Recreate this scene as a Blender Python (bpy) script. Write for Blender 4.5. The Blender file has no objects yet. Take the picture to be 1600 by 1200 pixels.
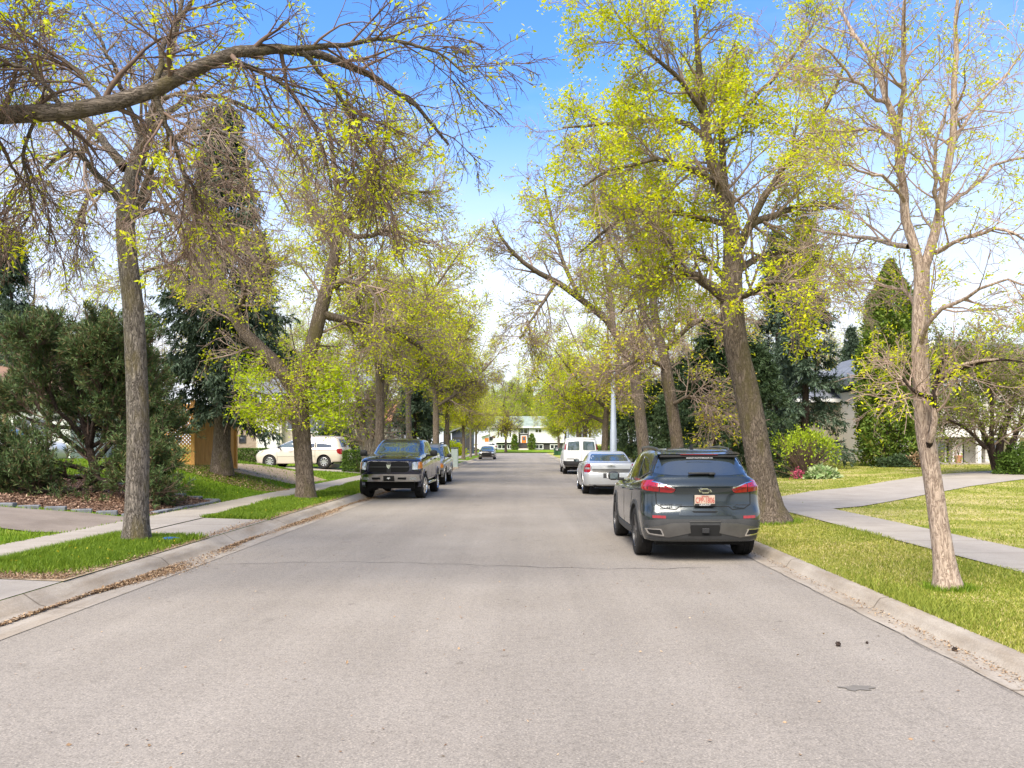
import bpy, bmesh, math, random
import numpy as np
from mathutils import Vector, Matrix
from mathutils.bvhtree import BVHTree

scene = bpy.context.scene
COL = scene.collection
# ------------------------------------------------------------------ camera
FPX, VPX, HY, CAMZ = 1333.3, 819.0, 693.0, 1.74
cd = bpy.data.cameras.new("camera"); cam = bpy.data.objects.new("camera", cd); COL.objects.link(cam)
cam.location = (0, 0, CAMZ); cam.rotation_euler = (math.radians(90), 0, 0)
cd.sensor_width = 36; cd.lens = 30.0; cd.clip_start = 0.1; cd.clip_end = 5000
cd.shift_x = -(VPX-800)/1600; cd.shift_y = (HY-600)/1600
scene.camera = cam
# ------------------------------------------------------------------ world
SUN_EL, SUN_AZ = math.radians(52), math.radians(205)      # azimuth from +Y, clockwise: behind the camera
w = bpy.data.worlds.new("World"); scene.world = w; w.use_nodes = True
nt = w.node_tree; nt.nodes.clear()
out = nt.nodes.new('ShaderNodeOutputWorld')
sky = nt.nodes.new('ShaderNodeTexSky'); sky.sky_type = 'NISHITA'; sky.sun_disc = False
sky.sun_elevation = SUN_EL; sky.sun_rotation = SUN_AZ; sky.air_density = 1.0; sky.dust_density = 0.6; sky.ozone_density = 2.2
hsv = nt.nodes.new('ShaderNodeHueSaturation'); hsv.inputs['Saturation'].default_value = 1.30; hsv.inputs['Value'].default_value = 1.06; hsv.inputs['Hue'].default_value = 0.511
bg1 = nt.nodes.new('ShaderNodeBackground'); bg1.inputs['Strength'].default_value = 0.15
bg2 = nt.nodes.new('ShaderNodeBackground'); bg2.inputs['Color'].default_value = (0.89, 0.925, 1.0, 1); bg2.inputs['Strength'].default_value = 0.56
mix = nt.nodes.new('ShaderNodeMixShader')
tc = nt.nodes.new('ShaderNodeTexCoord'); sep = nt.nodes.new('ShaderNodeSeparateXYZ')
mr = nt.nodes.new('ShaderNodeMapRange'); mr.interpolation_type = 'SMOOTHSTEP'
mr.inputs[1].default_value = 0.06; mr.inputs[2].default_value = 0.44; mr.inputs[3].default_value = 0.97; mr.inputs[4].default_value = 0.0
mp = nt.nodes.new('ShaderNodeMapping'); mp.inputs['Scale'].default_value = (1.6, 1.6, 5.0)
nz = nt.nodes.new('ShaderNodeTexNoise'); nz.inputs['Scale'].default_value = 1.7; nz.inputs['Detail'].default_value = 6; nz.inputs['Roughness'].default_value = 0.55
nr = nt.nodes.new('ShaderNodeMapRange'); nr.inputs[1].default_value = 0.38; nr.inputs[2].default_value = 0.68; nr.inputs[3].default_value = -0.08; nr.inputs[4].default_value = 0.16
ad = nt.nodes.new('ShaderNodeMath'); ad.operation = 'ADD'; ad.use_clamp = True
L = nt.links.new
L(tc.outputs['Generated'], sep.inputs[0]); L(sep.outputs['Z'], mr.inputs[0]); L(tc.outputs['Generated'], mp.inputs[0]); L(mp.outputs[0], nz.inputs['Vector'])
L(nz.outputs['Fac'], nr.inputs[0]); L(mr.outputs[0], ad.inputs[0]); L(nr.outputs[0], ad.inputs[1])
L(sky.outputs[0], hsv.inputs['Color']); L(hsv.outputs[0], bg1.inputs['Color'])
bk = nt.nodes.new('ShaderNodeMapRange'); bk.interpolation_type = 'SMOOTHSTEP'; bk.inputs[1].default_value = 0.25; bk.inputs[2].default_value = -0.55; bk.inputs[3].default_value = 0.0; bk.inputs[4].default_value = 0.62
ad2 = nt.nodes.new('ShaderNodeMath'); ad2.operation = 'ADD'; ad2.use_clamp = True      # a bank of thin cloud behind the camera
L(sep.outputs['Y'], bk.inputs[0]); L(ad.outputs[0], ad2.inputs[0]); L(bk.outputs[0], ad2.inputs[1]); L(ad2.outputs[0], mix.inputs[0]); L(bg1.outputs[0], mix.inputs[1]); L(bg2.outputs[0], mix.inputs[2]); L(mix.outputs[0], out.inputs[0])
# ------------------------------------------------------------------ sun (thin high cloud: soft edged)
sd = bpy.data.lights.new("sun", 'SUN'); so = bpy.data.objects.new("sun", sd); COL.objects.link(so)
sd.energy = 3.6; sd.angle = math.radians(44); sd.color = (1.0, 0.915, 0.79)
sdir = Vector((math.sin(SUN_AZ)*math.cos(SUN_EL), math.cos(SUN_AZ)*math.cos(SUN_EL), math.sin(SUN_EL)))
so.rotation_euler = sdir.to_track_quat('Z', 'Y').to_euler()
vs = scene.view_settings; scene.display_settings.display_device = 'sRGB'
vs.view_transform = 'Standard'; vs.look = 'None'; vs.gamma = 1; vs.exposure = 1.22
scene.cycles.max_bounces = 6; scene.cycles.transparent_max_bounces = 8; scene.cycles.diffuse_bounces = 3; scene.cycles.glossy_bounces = 3
scene.cycles.caustics_reflective = False; scene.cycles.caustics_refractive = False
# ------------------------------------------------------------------ helpers
def W(px, py, Y):
    return Vector(((px-VPX)*Y/FPX, Y, CAMZ-(py-HY)*Y/FPX))
def S(a, b, t):
    t = np.clip((np.asarray(t, float)-a)/(b-a), 0, 1); return t*t*(3-2*t)
def tag(o, label=None, cat=None, group=None, kind=None):
    if label: o['label'] = label
    if cat: o['category'] = cat
    if group: o['group'] = group
    if kind: o['kind'] = kind
    return o
def link(name, me, mat=None, parent=None):
    o = bpy.data.objects.new(name, me); COL.objects.link(o)
    if mat is not None and me is not None and len(me.materials) == 0:
        for m in (mat if isinstance(mat, (list, tuple)) else [mat]): me.materials.append(m)
    if parent is not None: o.parent = parent
    return o
def thing(name, label, cat, loc=(0, 0, 0), rz=0.0, group=None):
    o = bpy.data.objects.new(name, None); COL.objects.link(o); o.empty_display_size = 0.3
    o.location = loc; o.rotation_euler = (0, 0, rz); return tag(o, label, cat, group)
def kids(o):
    return [c for c in bpy.data.objects if c.parent == o]
def copy_tree(o, parent=None):
    ch = CH.get(o.name) or kids(o)
    c = o.copy(); COL.objects.link(c)
    if parent is not None: c.parent = parent
    for k in ch: copy_tree(k, c)
    return c
CH = {}
def mesh_np(name, V, F4=None, F3=None, smooth=True, midx=None):
    me = bpy.data.meshes.new(name)
    V = np.ascontiguousarray(V, np.float32).reshape(-1, 3)
    n4 = 0 if F4 is None else len(F4); n3 = 0 if F3 is None else len(F3)
    me.vertices.add(len(V)); me.vertices.foreach_set('co', V.ravel())
    loops = []; starts = []; 
    if n4: loops.append(np.asarray(F4, np.int32).ravel()); starts.append(np.arange(n4, dtype=np.int32)*4)
    if n3: loops.append(np.asarray(F3, np.int32).ravel()); starts.append(n4*4+np.arange(n3, dtype=np.int32)*3)
    lo = np.concatenate(loops); st = np.concatenate(starts)
    me.loops.add(len(lo)); me.loops.foreach_set('vertex_index', lo)
    me.polygons.add(len(st)); me.polygons.foreach_set('loop_start', st)
    me.update(calc_edges=True)
    me.polygons.foreach_set('use_smooth', np.full(len(st), smooth, bool))
    if midx is not None: me.polygons.foreach_set('material_index', np.asarray(midx, np.int32))
    me.validate(verbose=False)
    return me
class MB:
    """collects boxes, prisms, tubes and lathes into one mesh"""
    def __init__(s): s.bm = bmesh.new()
    def box(s, x0, x1, y0, y1, z0, z1, bev=0.0, rot=None, at=None):
        c = Vector(((x0+x1)/2, (y0+y1)/2, (z0+z1)/2))
        r = bmesh.ops.create_cube(s.bm, size=1.0); vs_ = r['verts']
        for v in vs_: v.co = Vector((v.co.x*(x1-x0), v.co.y*(y1-y0), v.co.z*(z1-z0)))
        if bev > 0:
            es = list({e for v in vs_ for e in v.link_edges})
            rb = bmesh.ops.bevel(s.bm, geom=es, offset=bev, segments=2, affect='EDGES', profile=0.5)
            vs_ = list({v for f in rb['faces'] for v in f.verts} | {v for v in vs_ if v.is_valid})
        for v in vs_:
            if rot is not None: v.co = rot @ v.co
            v.co += c
        return s
    def prism(s, pts, axis, a, b):
        """extrude a 2d polygon along an axis from a to b"""
        def mk(p, q):
            if axis == 'x': return Vector((q, p[0], p[1]))
            if axis == 'y': return Vector((p[0], q, p[1]))
            return Vector((p[0], p[1], q))
        A = [s.bm.verts.new(mk(p, a)) for p in pts]; B = [s.bm.verts.new(mk(p, b)) for p in pts]
        n = len(pts); fs = [s.bm.faces.new(A), s.bm.faces.new(B[::-1])]
        for i in range(n): fs.append(s.bm.faces.new((A[(i+1) % n], A[i], B[i], B[(i+1) % n])))
        return s
    def tube(s, pts, r, k=10, caps=True):
        pts = [Vector(p) for p in pts]; rs = r if isinstance(r, (list, tuple)) else [r]*len(pts); rings = []
        for i, p in enumerate(pts):
            t = (pts[min(i+1, len(pts)-1)]-pts[max(i-1, 0)]).normalized()
            ref = Vector((0, 0, 1)) if abs(t.z) < 0.9 else Vector((0, 1, 0))
            u = t.cross(ref).normalized(); v = t.cross(u)
            rings.append([s.bm.verts.new(p+(u*math.cos(2*math.pi*j/k)+v*math.sin(2*math.pi*j/k))*rs[i]) for j in range(k)])
        for a, b in zip(rings, rings[1:]):
            for j in range(k): s.bm.faces.new((a[j], a[(j+1) % k], b[(j+1) % k], b[j]))
        if caps: s.bm.faces.new(rings[0][::-1]); s.bm.faces.new(rings[-1])
        return s
    def lathe(s, prof, k=32, axis='z', c=(0, 0, 0)):
        rings = []
        for (r, h) in prof:
            ring = []
            for j in range(k):
                a = 2*math.pi*j/k; x, y = r*math.cos(a), r*math.sin(a)
                p = {'z': (x, y, h), 'y': (x, h, y), 'x': (h, x, y)}[axis]
                ring.append(s.bm.verts.new(Vector(p)+Vector(c)))
            rings.append(ring)
        for a, b in zip(rings, rings[1:]):
            for j in range(k): s.bm.faces.new((a[j], a[(j+1) % k], b[(j+1) % k], b[j]))
        return s
    def disc(s, c, r, k, axis, sx=1.0):
        ring = []
        for j in range(k):
            a = 2*math.pi*j/k; x, y = r*math.cos(a), r*math.sin(a)*sx
            ring.append(s.bm.verts.new(Vector({'z': (x, y, 0), 'y': (x, 0, y), 'x': (0, x, y)}[axis])+Vector(c)))
        s.bm.faces.new(ring); return s
    def build(s, name, mat, parent=None, smooth=False):
        bmesh.ops.recalc_face_normals(s.bm, faces=s.bm.faces)
        me = bpy.data.meshes.new(name); s.bm.to_mesh(me); s.bm.free()
        if smooth:
            for p in me.polygons: p.use_smooth = True
            try: me.set_sharp_from_angle(angle=math.radians(35))
            except Exception: pass
        return link(name, me, mat, parent)
# ------------------------------------------------------------------ materials
def nodes_of(m):
    m.use_nodes = True; return m.node_tree, m.node_tree.nodes['Principled BSDF']
def ramp(nt, stops):
    r = nt.nodes.new('ShaderNodeValToRGB'); e = r.color_ramp.elements
    while len(e) < len(stops): e.new(0.5)
    for el, (p, c) in zip(e, stops): el.position = p; el.color = (*c, 1)
    return r
def coords(nt, scale=(1, 1, 1), kind='Object'):
    t = nt.nodes.new('ShaderNodeTexCoord'); m = nt.nodes.new('ShaderNodeMapping'); m.inputs['Scale'].default_value = scale
    nt.links.new(t.outputs[kind], m.inputs[0]); return m.outputs[0]
def noise(nt, vec, scale, detail=4, rough=0.6):
    n = nt.nodes.new('ShaderNodeTexNoise'); n.inputs['Scale'].default_value = scale; n.inputs['Detail'].default_value = detail
    n.inputs['Roughness'].default_value = rough; nt.links.new(vec, n.inputs['Vector']); return n.outputs['Fac']
def mixc(nt, a, b, fac, mode='MIX'):
    m = nt.nodes.new('ShaderNodeMix'); m.data_type = 'RGBA'; m.blend_type = mode
    for i, v in ((0, fac), (6, a), (7, b)):
        if isinstance(v, (int, float)): m.inputs[i].default_value = v
        elif isinstance(v, tuple): m.inputs[i].default_value = (*v, 1)
        else: nt.links.new(v, m.inputs[i])
    return m.outputs[2]
def bump(nt, bsdf, h, strength, dist=0.02):
    b = nt.nodes.new('ShaderNodeBump'); b.inputs['Strength'].default_value = strength; b.inputs['Distance'].default_value = dist
    nt.links.new(h, b.inputs['Height']); nt.links.new(b.outputs[0], bsdf.inputs['Normal']); return b
def plain(name, col, rough=0.6, metal=0.0, var=0.12, scale=6.0, coat=0.0, spec=None, bmp=0.0):
    m = bpy.data.materials.new(name); nt, b = nodes_of(m)
    b.inputs['Roughness'].default_value = rough; b.inputs['Metallic'].default_value = metal
    if coat: b.inputs['Coat Weight'].default_value = coat; b.inputs['Coat Roughness'].default_value = 0.05
    if spec is not None: b.inputs['Specular IOR Level'].default_value = spec
    if var > 0:
        f = noise(nt, coords(nt), scale)
        r = ramp(nt, [(0.3, tuple(c*(1-var) for c in col)), (0.7, tuple(min(1, c*(1+var)) for c in col))])
        nt.links.new(f, r.inputs[0]); nt.links.new(r.outputs[0], b.inputs['Base Color'])
        if bmp: bump(nt, b, f, bmp)
    else: b.inputs['Base Color'].default_value = (*col, 1)
    return m
def leafmat(name, c1, c2, trans=0.4, rough=0.55, c3=None):
    m = bpy.data.materials.new(name); m.use_nodes = True; nt = m.node_tree; nt.nodes.clear()
    o = nt.nodes.new('ShaderNodeOutputMaterial'); g = nt.nodes.new('ShaderNodeNewGeometry')
    st = [(0.0, c1), (1.0, c2)] if c3 is None else [(0.0, c1), (0.75, c2), (1.0, c3)]
    r = ramp(nt, st); nt.links.new(g.outputs['Random Per Island'], r.inputs[0])
    d = nt.nodes.new('ShaderNodeBsdfPrincipled'); d.inputs['Roughness'].default_value = rough; d.inputs['Specular IOR Level'].default_value = 0.25
    t = nt.nodes.new('ShaderNodeBsdfTranslucent'); mx = nt.nodes.new('ShaderNodeMixShader'); mx.inputs[0].default_value = trans
    nt.links.new(r.outputs[0], d.inputs['Base Color']); nt.links.new(r.outputs[0], t.inputs['Color'])
    nt.links.new(d.outputs[0], mx.inputs[1]); nt.links.new(t.outputs[0], mx.inputs[2]); nt.links.new(mx.outputs[0], o.inputs[0])
    return m
def bark(name, dark, light, moss=None, sc=1.0, strength=0.9, stretch=(1, 1, 0.22)):
    m = bpy.data.materials.new(name); nt, b = nodes_of(m); b.inputs['Roughness'].default_value = 0.9; b.inputs['Specular IOR Level'].default_value = 0.15
    v = coords(nt, stretch); n0 = nt.nodes.new('ShaderNodeTexNoise'); n0.inputs['Scale'].default_value = 23*sc; n0.inputs['Detail'].default_value = 6; n0.inputs['Roughness'].default_value = 0.62; n0.inputs['Distortion'].default_value = 0.7
    nt.links.new(v, n0.inputs['Vector']); s1 = nt.nodes.new('ShaderNodeMath'); s1.operation = 'SUBTRACT'; s1.inputs[1].default_value = 0.5; nt.links.new(n0.outputs['Fac'], s1.inputs[0])
    s2 = nt.nodes.new('ShaderNodeMath'); s2.operation = 'ABSOLUTE'; nt.links.new(s1.outputs[0], s2.inputs[0]); s3 = nt.nodes.new('ShaderNodeMath'); s3.operation = 'MULTIPLY'; s3.inputs[1].default_value = 6.0; s3.use_clamp = True; nt.links.new(s2.outputs[0], s3.inputs[0])
    hgt = s3.outputs[0]; r = ramp(nt, [(0.0, dark), (0.13, tuple(a*.55+c*.45 for a, c in zip(dark, light))), (0.40, light), (1.0, tuple(min(1, x*1.12) for x in light))]); nt.links.new(hgt, r.inputs[0])
    big = noise(nt, coords(nt, (1, 1, 0.4)), 3.0, 5); c = r.outputs[0]
    fl = noise(nt, coords(nt, (1, 1, 0.35)), 48*sc, 2); fr = ramp(nt, [(0.64, (0, 0, 0)), (0.72, (.75, .75, .75))]); nt.links.new(fl, fr.inputs[0])
    c = mixc(nt, c, tuple(min(1, x*1.75) for x in light), fr.outputs[0])
    if moss:
        mr_ = ramp(nt, [(0.50, (0, 0, 0)), (0.66, (0.8, 0.8, 0.8))]); nt.links.new(big, mr_.inputs[0]); c = mixc(nt, c, moss, mr_.outputs[0])
    nt.links.new(c, b.inputs['Base Color']); bump(nt, b, hgt, strength, 0.025)
    return m
M = {}
M['bark_grey'] = bark('bark_grey', (0.04, 0.032, 0.026), (0.27, 0.235, 0.20), (0.19, 0.155, 0.07), 1.0, 1.0)
M['bark_limb'] = bark('bark_limb', (0.045, 0.036, 0.028), (0.20, 0.165, 0.135), (0.14, 0.115, 0.055), 1.0, .9, (.22, 1, 1))
M['bark_brown'] = bark('bark_brown', (0.045, 0.032, 0.024), (0.225, 0.18, 0.14), (0.13, 0.11, 0.05))
M['bark_pale'] = bark('bark_pale', (0.17, 0.12, 0.09), (0.46, 0.36, 0.285), None, 1.0, 0.5)
M['bark_dark'] = bark('bark_dark', (0.02, 0.015, 0.012), (0.085, 0.062, 0.05), None)
M['twig'] = plain('twig', (0.27, 0.205, 0.165), 0.85, var=0.3, scale=1.5, spec=0.1)
M['twig_pale'] = plain('twig_pale', (0.34, 0.25, 0.20), 0.85, var=0.3, scale=1.5, spec=0.1)
M['twig_dark'] = plain('twig_dark', (0.145, 0.10, 0.078), 0.85, var=0.3, scale=1.5, spec=0.1)
M['needle_twig'] = plain('needle_twig', (0.055, 0.050, 0.032), 0.9, var=0.3, scale=2, spec=0.05)
M['leaf_spring'] = leafmat('leaf_spring', (0.46, 0.53, 0.008), (0.72, 0.77, 0.015), 0.5, c3=(0.74, 0.62, 0.03))
M['leaf_fresh'] = leafmat('leaf_fresh', (0.32, 0.44, 0.008), (0.58, 0.68, 0.015), 0.5)
M['leaf_bud'] = leafmat('leaf_bud', (0.42, 0.44, 0.012), (0.64, 0.64, 0.02), 0.45, c3=(0.5, 0.3, 0.08))
M['spruce_blue'] = leafmat('spruce_blue', (0.036, 0.064, 0.038), (0.135, 0.190, 0.120), 0.15)
M['spruce_green'] = leafmat('spruce_green', (0.022, 0.044, 0.018), (0.080, 0.125, 0.050), 0.15)
M['pine_needle'] = leafmat('pine_needle', (0.034, 0.068, 0.022), (0.120, 0.180, 0.060), 0.15, c3=(0.17, 0.11, 0.045))
M['cedar_leaf'] = leafmat('cedar_leaf', (0.055, 0.11, 0.016), (0.19, 0.28, 0.04), 0.25, c3=(0.24, 0.22, 0.05))
M['hedge_leaf'] = leafmat('hedge_leaf', (0.05, 0.10, 0.015), (0.13, 0.21, 0.03), 0.25)
M['shrub_leaf'] = leafmat('shrub_leaf', (0.10, 0.15, 0.015), (0.30, 0.35, 0.03), 0.35)
M['shrub_fresh'] = leafmat('shrub_fresh', (0.20, 0.29, 0.012), (0.42, 0.52, 0.03), 0.35)
M['hosta_leaf'] = leafmat('hosta_leaf', (0.12, 0.24, 0.05), (0.55, 0.62, 0.35), 0.25)
M['petal_pink'] = leafmat('petal_pink', (0.5, 0.06, 0.14), (0.75, 0.16, 0.28), 0.3)
M['petal_yellow'] = leafmat('petal_yellow', (0.7, 0.5, 0.02), (0.85, 0.68, 0.05), 0.2)
M['grass_green'] = leafmat('grass_green', (0.10, 0.185, 0.010), (0.25, 0.35, 0.03), 0.35)
M['grass_mid'] = leafmat('grass_mid', (0.17, 0.225, 0.022), (0.37, 0.40, 0.07), 0.4)
M['grass_dry'] = leafmat('grass_dry', (0.20, 0.23, 0.02), (0.46, 0.44, 0.10), 0.35, c3=(0.62, 0.52, 0.25))
M['litter'] = leafmat('litter', (0.12, 0.07, 0.04), (0.38, 0.25, 0.14), 0.05, c3=(0.52, 0.40, 0.26))
M['mulch_chip'] = leafmat('mulch_chip', (0.075, 0.042, 0.028), (0.24, 0.145, 0.095), 0.0, c3=(0.42, 0.30, 0.21))

def lawn_mat(name, a, b, c, thr):
    m = bpy.data.materials.new(name); nt, bs = nodes_of(m); bs.inputs['Roughness'].default_value = 0.9; bs.inputs['Specular IOR Level'].default_value = 0.1
    v = coords(nt); n1 = noise(nt, v, 0.55, 5, 0.62); n2 = noise(nt, v, 14, 4, 0.7); n3 = noise(nt, coords(nt, (1, 0.6, 1)), 90, 2, 0.6)
    r1 = ramp(nt, [(thr-0.14, a), (thr, b), (thr+0.13, c)]); nt.links.new(n1, r1.inputs[0])
    r2 = ramp(nt, [(0.25, (0.45, 0.5, 0.4)), (0.75, (1.35, 1.3, 1.25))]); nt.links.new(n2, r2.inputs[0])
    r3 = ramp(nt, [(0.3, (0.6, 0.6, 0.6)), (0.7, (1.3, 1.3, 1.3))]); nt.links.new(n3, r3.inputs[0])
    cc = mixc(nt, r1.outputs[0], r2.outputs[0], 0.8, 'MULTIPLY'); cc = mixc(nt, cc, r3.outputs[0], 0.8, 'MULTIPLY')
    nt.links.new(cc, bs.inputs['Base Color']); bump(nt, bs, n3, 0.8, 0.03); return m
M['lawn_left'] = lawn_mat('lawn_left', (0.11, 0.21, 0.008), (0.19, 0.29, 0.018), (0.34, 0.32, 0.08), 0.54)
M['lawn_right'] = lawn_mat('lawn_right', (0.16, 0.21, 0.022), (0.31, 0.32, 0.065), (0.52, 0.44, 0.20), 0.46)
def asphalt():
    m = bpy.data.materials.new('asphalt'); nt, b = nodes_of(m); b.inputs['Roughness'].default_value = 0.93; b.inputs['Specular IOR Level'].default_value = 0.2
    v = coords(nt)
    base = ramp(nt, [(0.30, (0.228, 0.202, 0.172)), (0.72, (0.278, 0.250, 0.216))]); nt.links.new(noise(nt, v, 0.45, 6, 0.65), base.inputs[0])
    tr = ramp(nt, [(0.35, (0.92, 0.92, 0.92)), (0.65, (1.06, 1.06, 1.06))]); nt.links.new(noise(nt, coords(nt, (1.1, 0.035, 1)), 1.1, 3), tr.inputs[0])
    sp = ramp(nt, [(0.30, (0.42, 0.41, 0.40)), (0.47, (.94, .94, .94)), (0.56, (1.02, 1.02, 1.02)), (0.70, (1.75, 1.72, 1.68))]); nt.links.new(noise(nt, v, 62, 3, 0.8), sp.inputs[0])
    sp2 = ramp(nt, [(0.36, (0.72, 0.72, 0.72)), (0.52, (1, 1, 1)), (0.68, (1.15, 1.14, 1.12))]); nt.links.new(noise(nt, v, 17, 4, 0.75), sp2.inputs[0])
    c = mixc(nt, base.outputs[0], tr.outputs[0], 1.0, 'MULTIPLY'); c = mixc(nt, c, sp.outputs[0], 1.0, 'MULTIPLY'); c = mixc(nt, c, sp2.outputs[0], 0.6, 'MULTIPLY')
    st = ramp(nt, [(0.62, (1, 1, 1)), (0.74, (.80, .80, .80))]); nt.links.new(noise(nt, coords(nt, (1, .6, 1)), 1.7, 4, .6), st.inputs[0]); c = mixc(nt, c, st.outputs[0], .8, 'MULTIPLY')
    dr = ramp(nt, [(0.70, (1, 1, 1)), (0.75, (.62, .61, .60))]); nt.links.new(noise(nt, v, 4.5, 2, .5), dr.inputs[0]); c = mixc(nt, c, dr.outputs[0], .7, 'MULTIPLY')
    nt.links.new(c, b.inputs['Base Color']); bump(nt, b, noise(nt, v, 120, 3, 0.7), 0.35, 0.006); return m
M['asphalt'] = asphalt()
def concrete(name, a, b_, joint=None, axis=1):
    m = bpy.data.materials.new(name); nt, b = nodes_of(m); b.inputs['Roughness'].default_value = 0.9; b.inputs['Specular IOR Level'].default_value = 0.2
    v = coords(nt); r = ramp(nt, [(0.3, a), (0.7, b_)]); nt.links.new(noise(nt, v, 1.3, 6, 0.7), r.inputs[0])
    sp = ramp(nt, [(0.32, (0.75, 0.75, 0.75)), (0.66, (1.15, 1.15, 1.15))]); nt.links.new(noise(nt, v, 60, 3, 0.7), sp.inputs[0])
    c = mixc(nt, r.outputs[0], sp.outputs[0], 0.7, 'MULTIPLY')
    if joint:
        sx = nt.nodes.new('ShaderNodeSeparateXYZ'); nt.links.new(v, sx.inputs[0])
        a1 = nt.nodes.new('ShaderNodeMath'); a1.operation = 'PINGPONG'; a1.inputs[1].default_value = joint/2; nt.links.new(sx.outputs[axis], a1.inputs[0])
        jr = ramp(nt, [(0.0, (0.38, 0.35, 0.31)), (0.022, (1, 1, 1))]); nt.links.new(a1.outputs[0], jr.inputs[0]); c = mixc(nt, c, jr.outputs[0], 1.0, 'MULTIPLY')
    nt.links.new(c, b.inputs['Base Color']); bump(nt, b, noise(nt, v, 80, 3, 0.7), 0.25, 0.006); return m
M['walk'] = concrete('walk', (0.285, 0.252, 0.212), (0.37, 0.332, 0.285), 1.5)
def stained(m):
    nt = m.node_tree; b = nt.nodes['Principled BSDF']; src = b.inputs['Base Color'].links[0].from_socket; v = coords(nt, (2.5, .35, 1)); r = ramp(nt, [(.42, (1, 1, 1)), (.66, (.62, .54, .44))]); nt.links.new(noise(nt, v, 2.0, 6, .7), r.inputs[0]); nt.links.new(mixc(nt, src, r.outputs[0], .6, 'MULTIPLY'), b.inputs['Base Color'])
M['kerb'] = concrete('kerb', (0.27, 0.237, 0.198), (0.38, 0.338, 0.285), 3.0)
stained(M['kerb'])
M['drive'] = concrete('drive', (0.285, 0.252, 0.212), (0.37, 0.332, 0.285), 3.3)
M['drive_old'] = concrete('drive_old', (0.17, 0.14, 0.115), (0.25, 0.21, 0.175), None)
M['mulch'] = plain('mulch', (0.15, 0.095, 0.065), 0.95, var=0.5, scale=30, spec=0.1, bmp=0.8)
M['soil'] = plain('soil', (0.34, 0.26, 0.175), 0.95, var=0.35, scale=9, spec=0.1, bmp=0.6)
M['edging'] = plain('edging', (0.16, 0.17, 0.19), 0.85, var=0.3, scale=9, bmp=0.4)
# ------------------------------------------------------------------ ground heights
def H(x, y):
    x = np.asarray(x, float); y = np.asarray(y, float); d = np.abs(x)
    left = 0.155+0.02*S(5.3, 6.7, d)
    slope = 0.11*(1-0.5*S(36, 42, y))*(1-0.35*S(60, 90, y))
    left = left+slope*np.clip(d-8.0, 0, 4.5)*S(8.0, 9.0, d)+0.45*S(22.5, 29, y)*(1-S(33, 42, y))*S(8, 11, d)
    right = 0.112+0.068*S(3.8, 6, d)+0.42*S(7.5, 19, d)*S(20, 46, y)
    h = np.where(x < 0, left, right)
    far = 0.13+0.34*S(157, 170, y)
    return np.where(y > 147, far, h)
def Hs(x, y): return float(H(x, y))
def sheet(name, xs, ys, mat, off=0.0, flat=None):
    X, Y = np.meshgrid(xs, ys); Z = H(X, Y)+off if flat is None else np.full_like(X, flat)
    V = np.stack([X, Y, Z], -1).reshape(-1, 3); nx, ny = len(xs), len(ys)
    i = (np.arange(ny-1)[:, None]*nx+np.arange(nx-1)[None]).ravel()
    return link(name, mesh_np(name, V, np.stack([i, i+1, i+1+nx, i+nx], -1)), mat)
def patch(name, poly, mat, off, step=0.5, hf=None, skirt=0.0):
    bm = bmesh.new(); vs_ = [bm.verts.new((p[0], p[1], 0)) for p in poly]; bm.faces.new(vs_)
    xs = [p[0] for p in poly]; ys = [p[1] for p in poly]
    for ax, lo, hi in ((0, min(xs), max(xs)), (1, min(ys), max(ys))):
        g = math.ceil(lo/step)*step
        while g < hi:
            co = [0, 0, 0]; co[ax] = g; no = [0, 0, 0]; no[ax] = 1
            bmesh.ops.bisect_plane(bm, geom=bm.verts[:]+bm.edges[:]+bm.faces[:], plane_co=co, plane_no=no); g += step
    for v in bm.verts: v.co.z = (Hs(v.co.x, v.co.y) if hf is None else hf(v.co.x, v.co.y))+off
    bmesh.ops.recalc_face_normals(bm, faces=bm.faces)
    if sum(f.normal.z for f in bm.faces) < 0: bmesh.ops.reverse_faces(bm, faces=bm.faces)
    if skirt:
        r = bmesh.ops.extrude_edge_only(bm, edges=[e for e in bm.edges if e.is_boundary])
        for v in r['geom']:
            if isinstance(v, bmesh.types.BMVert): v.co.z -= skirt
    me = bpy.data.meshes.new(name); bm.to_mesh(me); bm.free(); return link(name, me, mat)
def structure(o): o['kind'] = 'structure'; return o
RXL, RXR = -5.0, 3.7
LX = np.concatenate([np.arange(-90, -24, 6.0), np.arange(-24, -5.4, 0.5), [-5.28]])
RX = np.concatenate([[3.84], np.arange(4.5, 24, 0.5), np.arange(24, 91, 6.0)])
YS = np.concatenate([np.arange(-8, 60, 0.5), np.arange(60, 147.1, 3.0)])
structure(sheet('lawn_left', LX, YS, M['lawn_left'])); structure(sheet('lawn_right', RX, YS, M['lawn_right']))
structure(sheet('ground', np.array([-1500, -90, 0, 90, 1500.]), np.array([-200, 0, 147, 300, 2500.]), M['lawn_right'], flat=-0.08))
structure(sheet('road', np.array([RXL-0.06, -2, 1, RXR+0.06]), np.arange(-8, 150, 4.0), M['asphalt'], flat=0.0))
structure(sheet('cross_street', np.array([-90, -30, 0, 30, 90.]), np.array([146.5, 150, 157.]), M['asphalt'], flat=-0.004))
structure(sheet('far_lawn', np.arange(-90, 91, 5.0), np.concatenate([[157.], np.arange(159, 176, 2.), [215.]]), M['lawn_left'], off=0.0))
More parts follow.
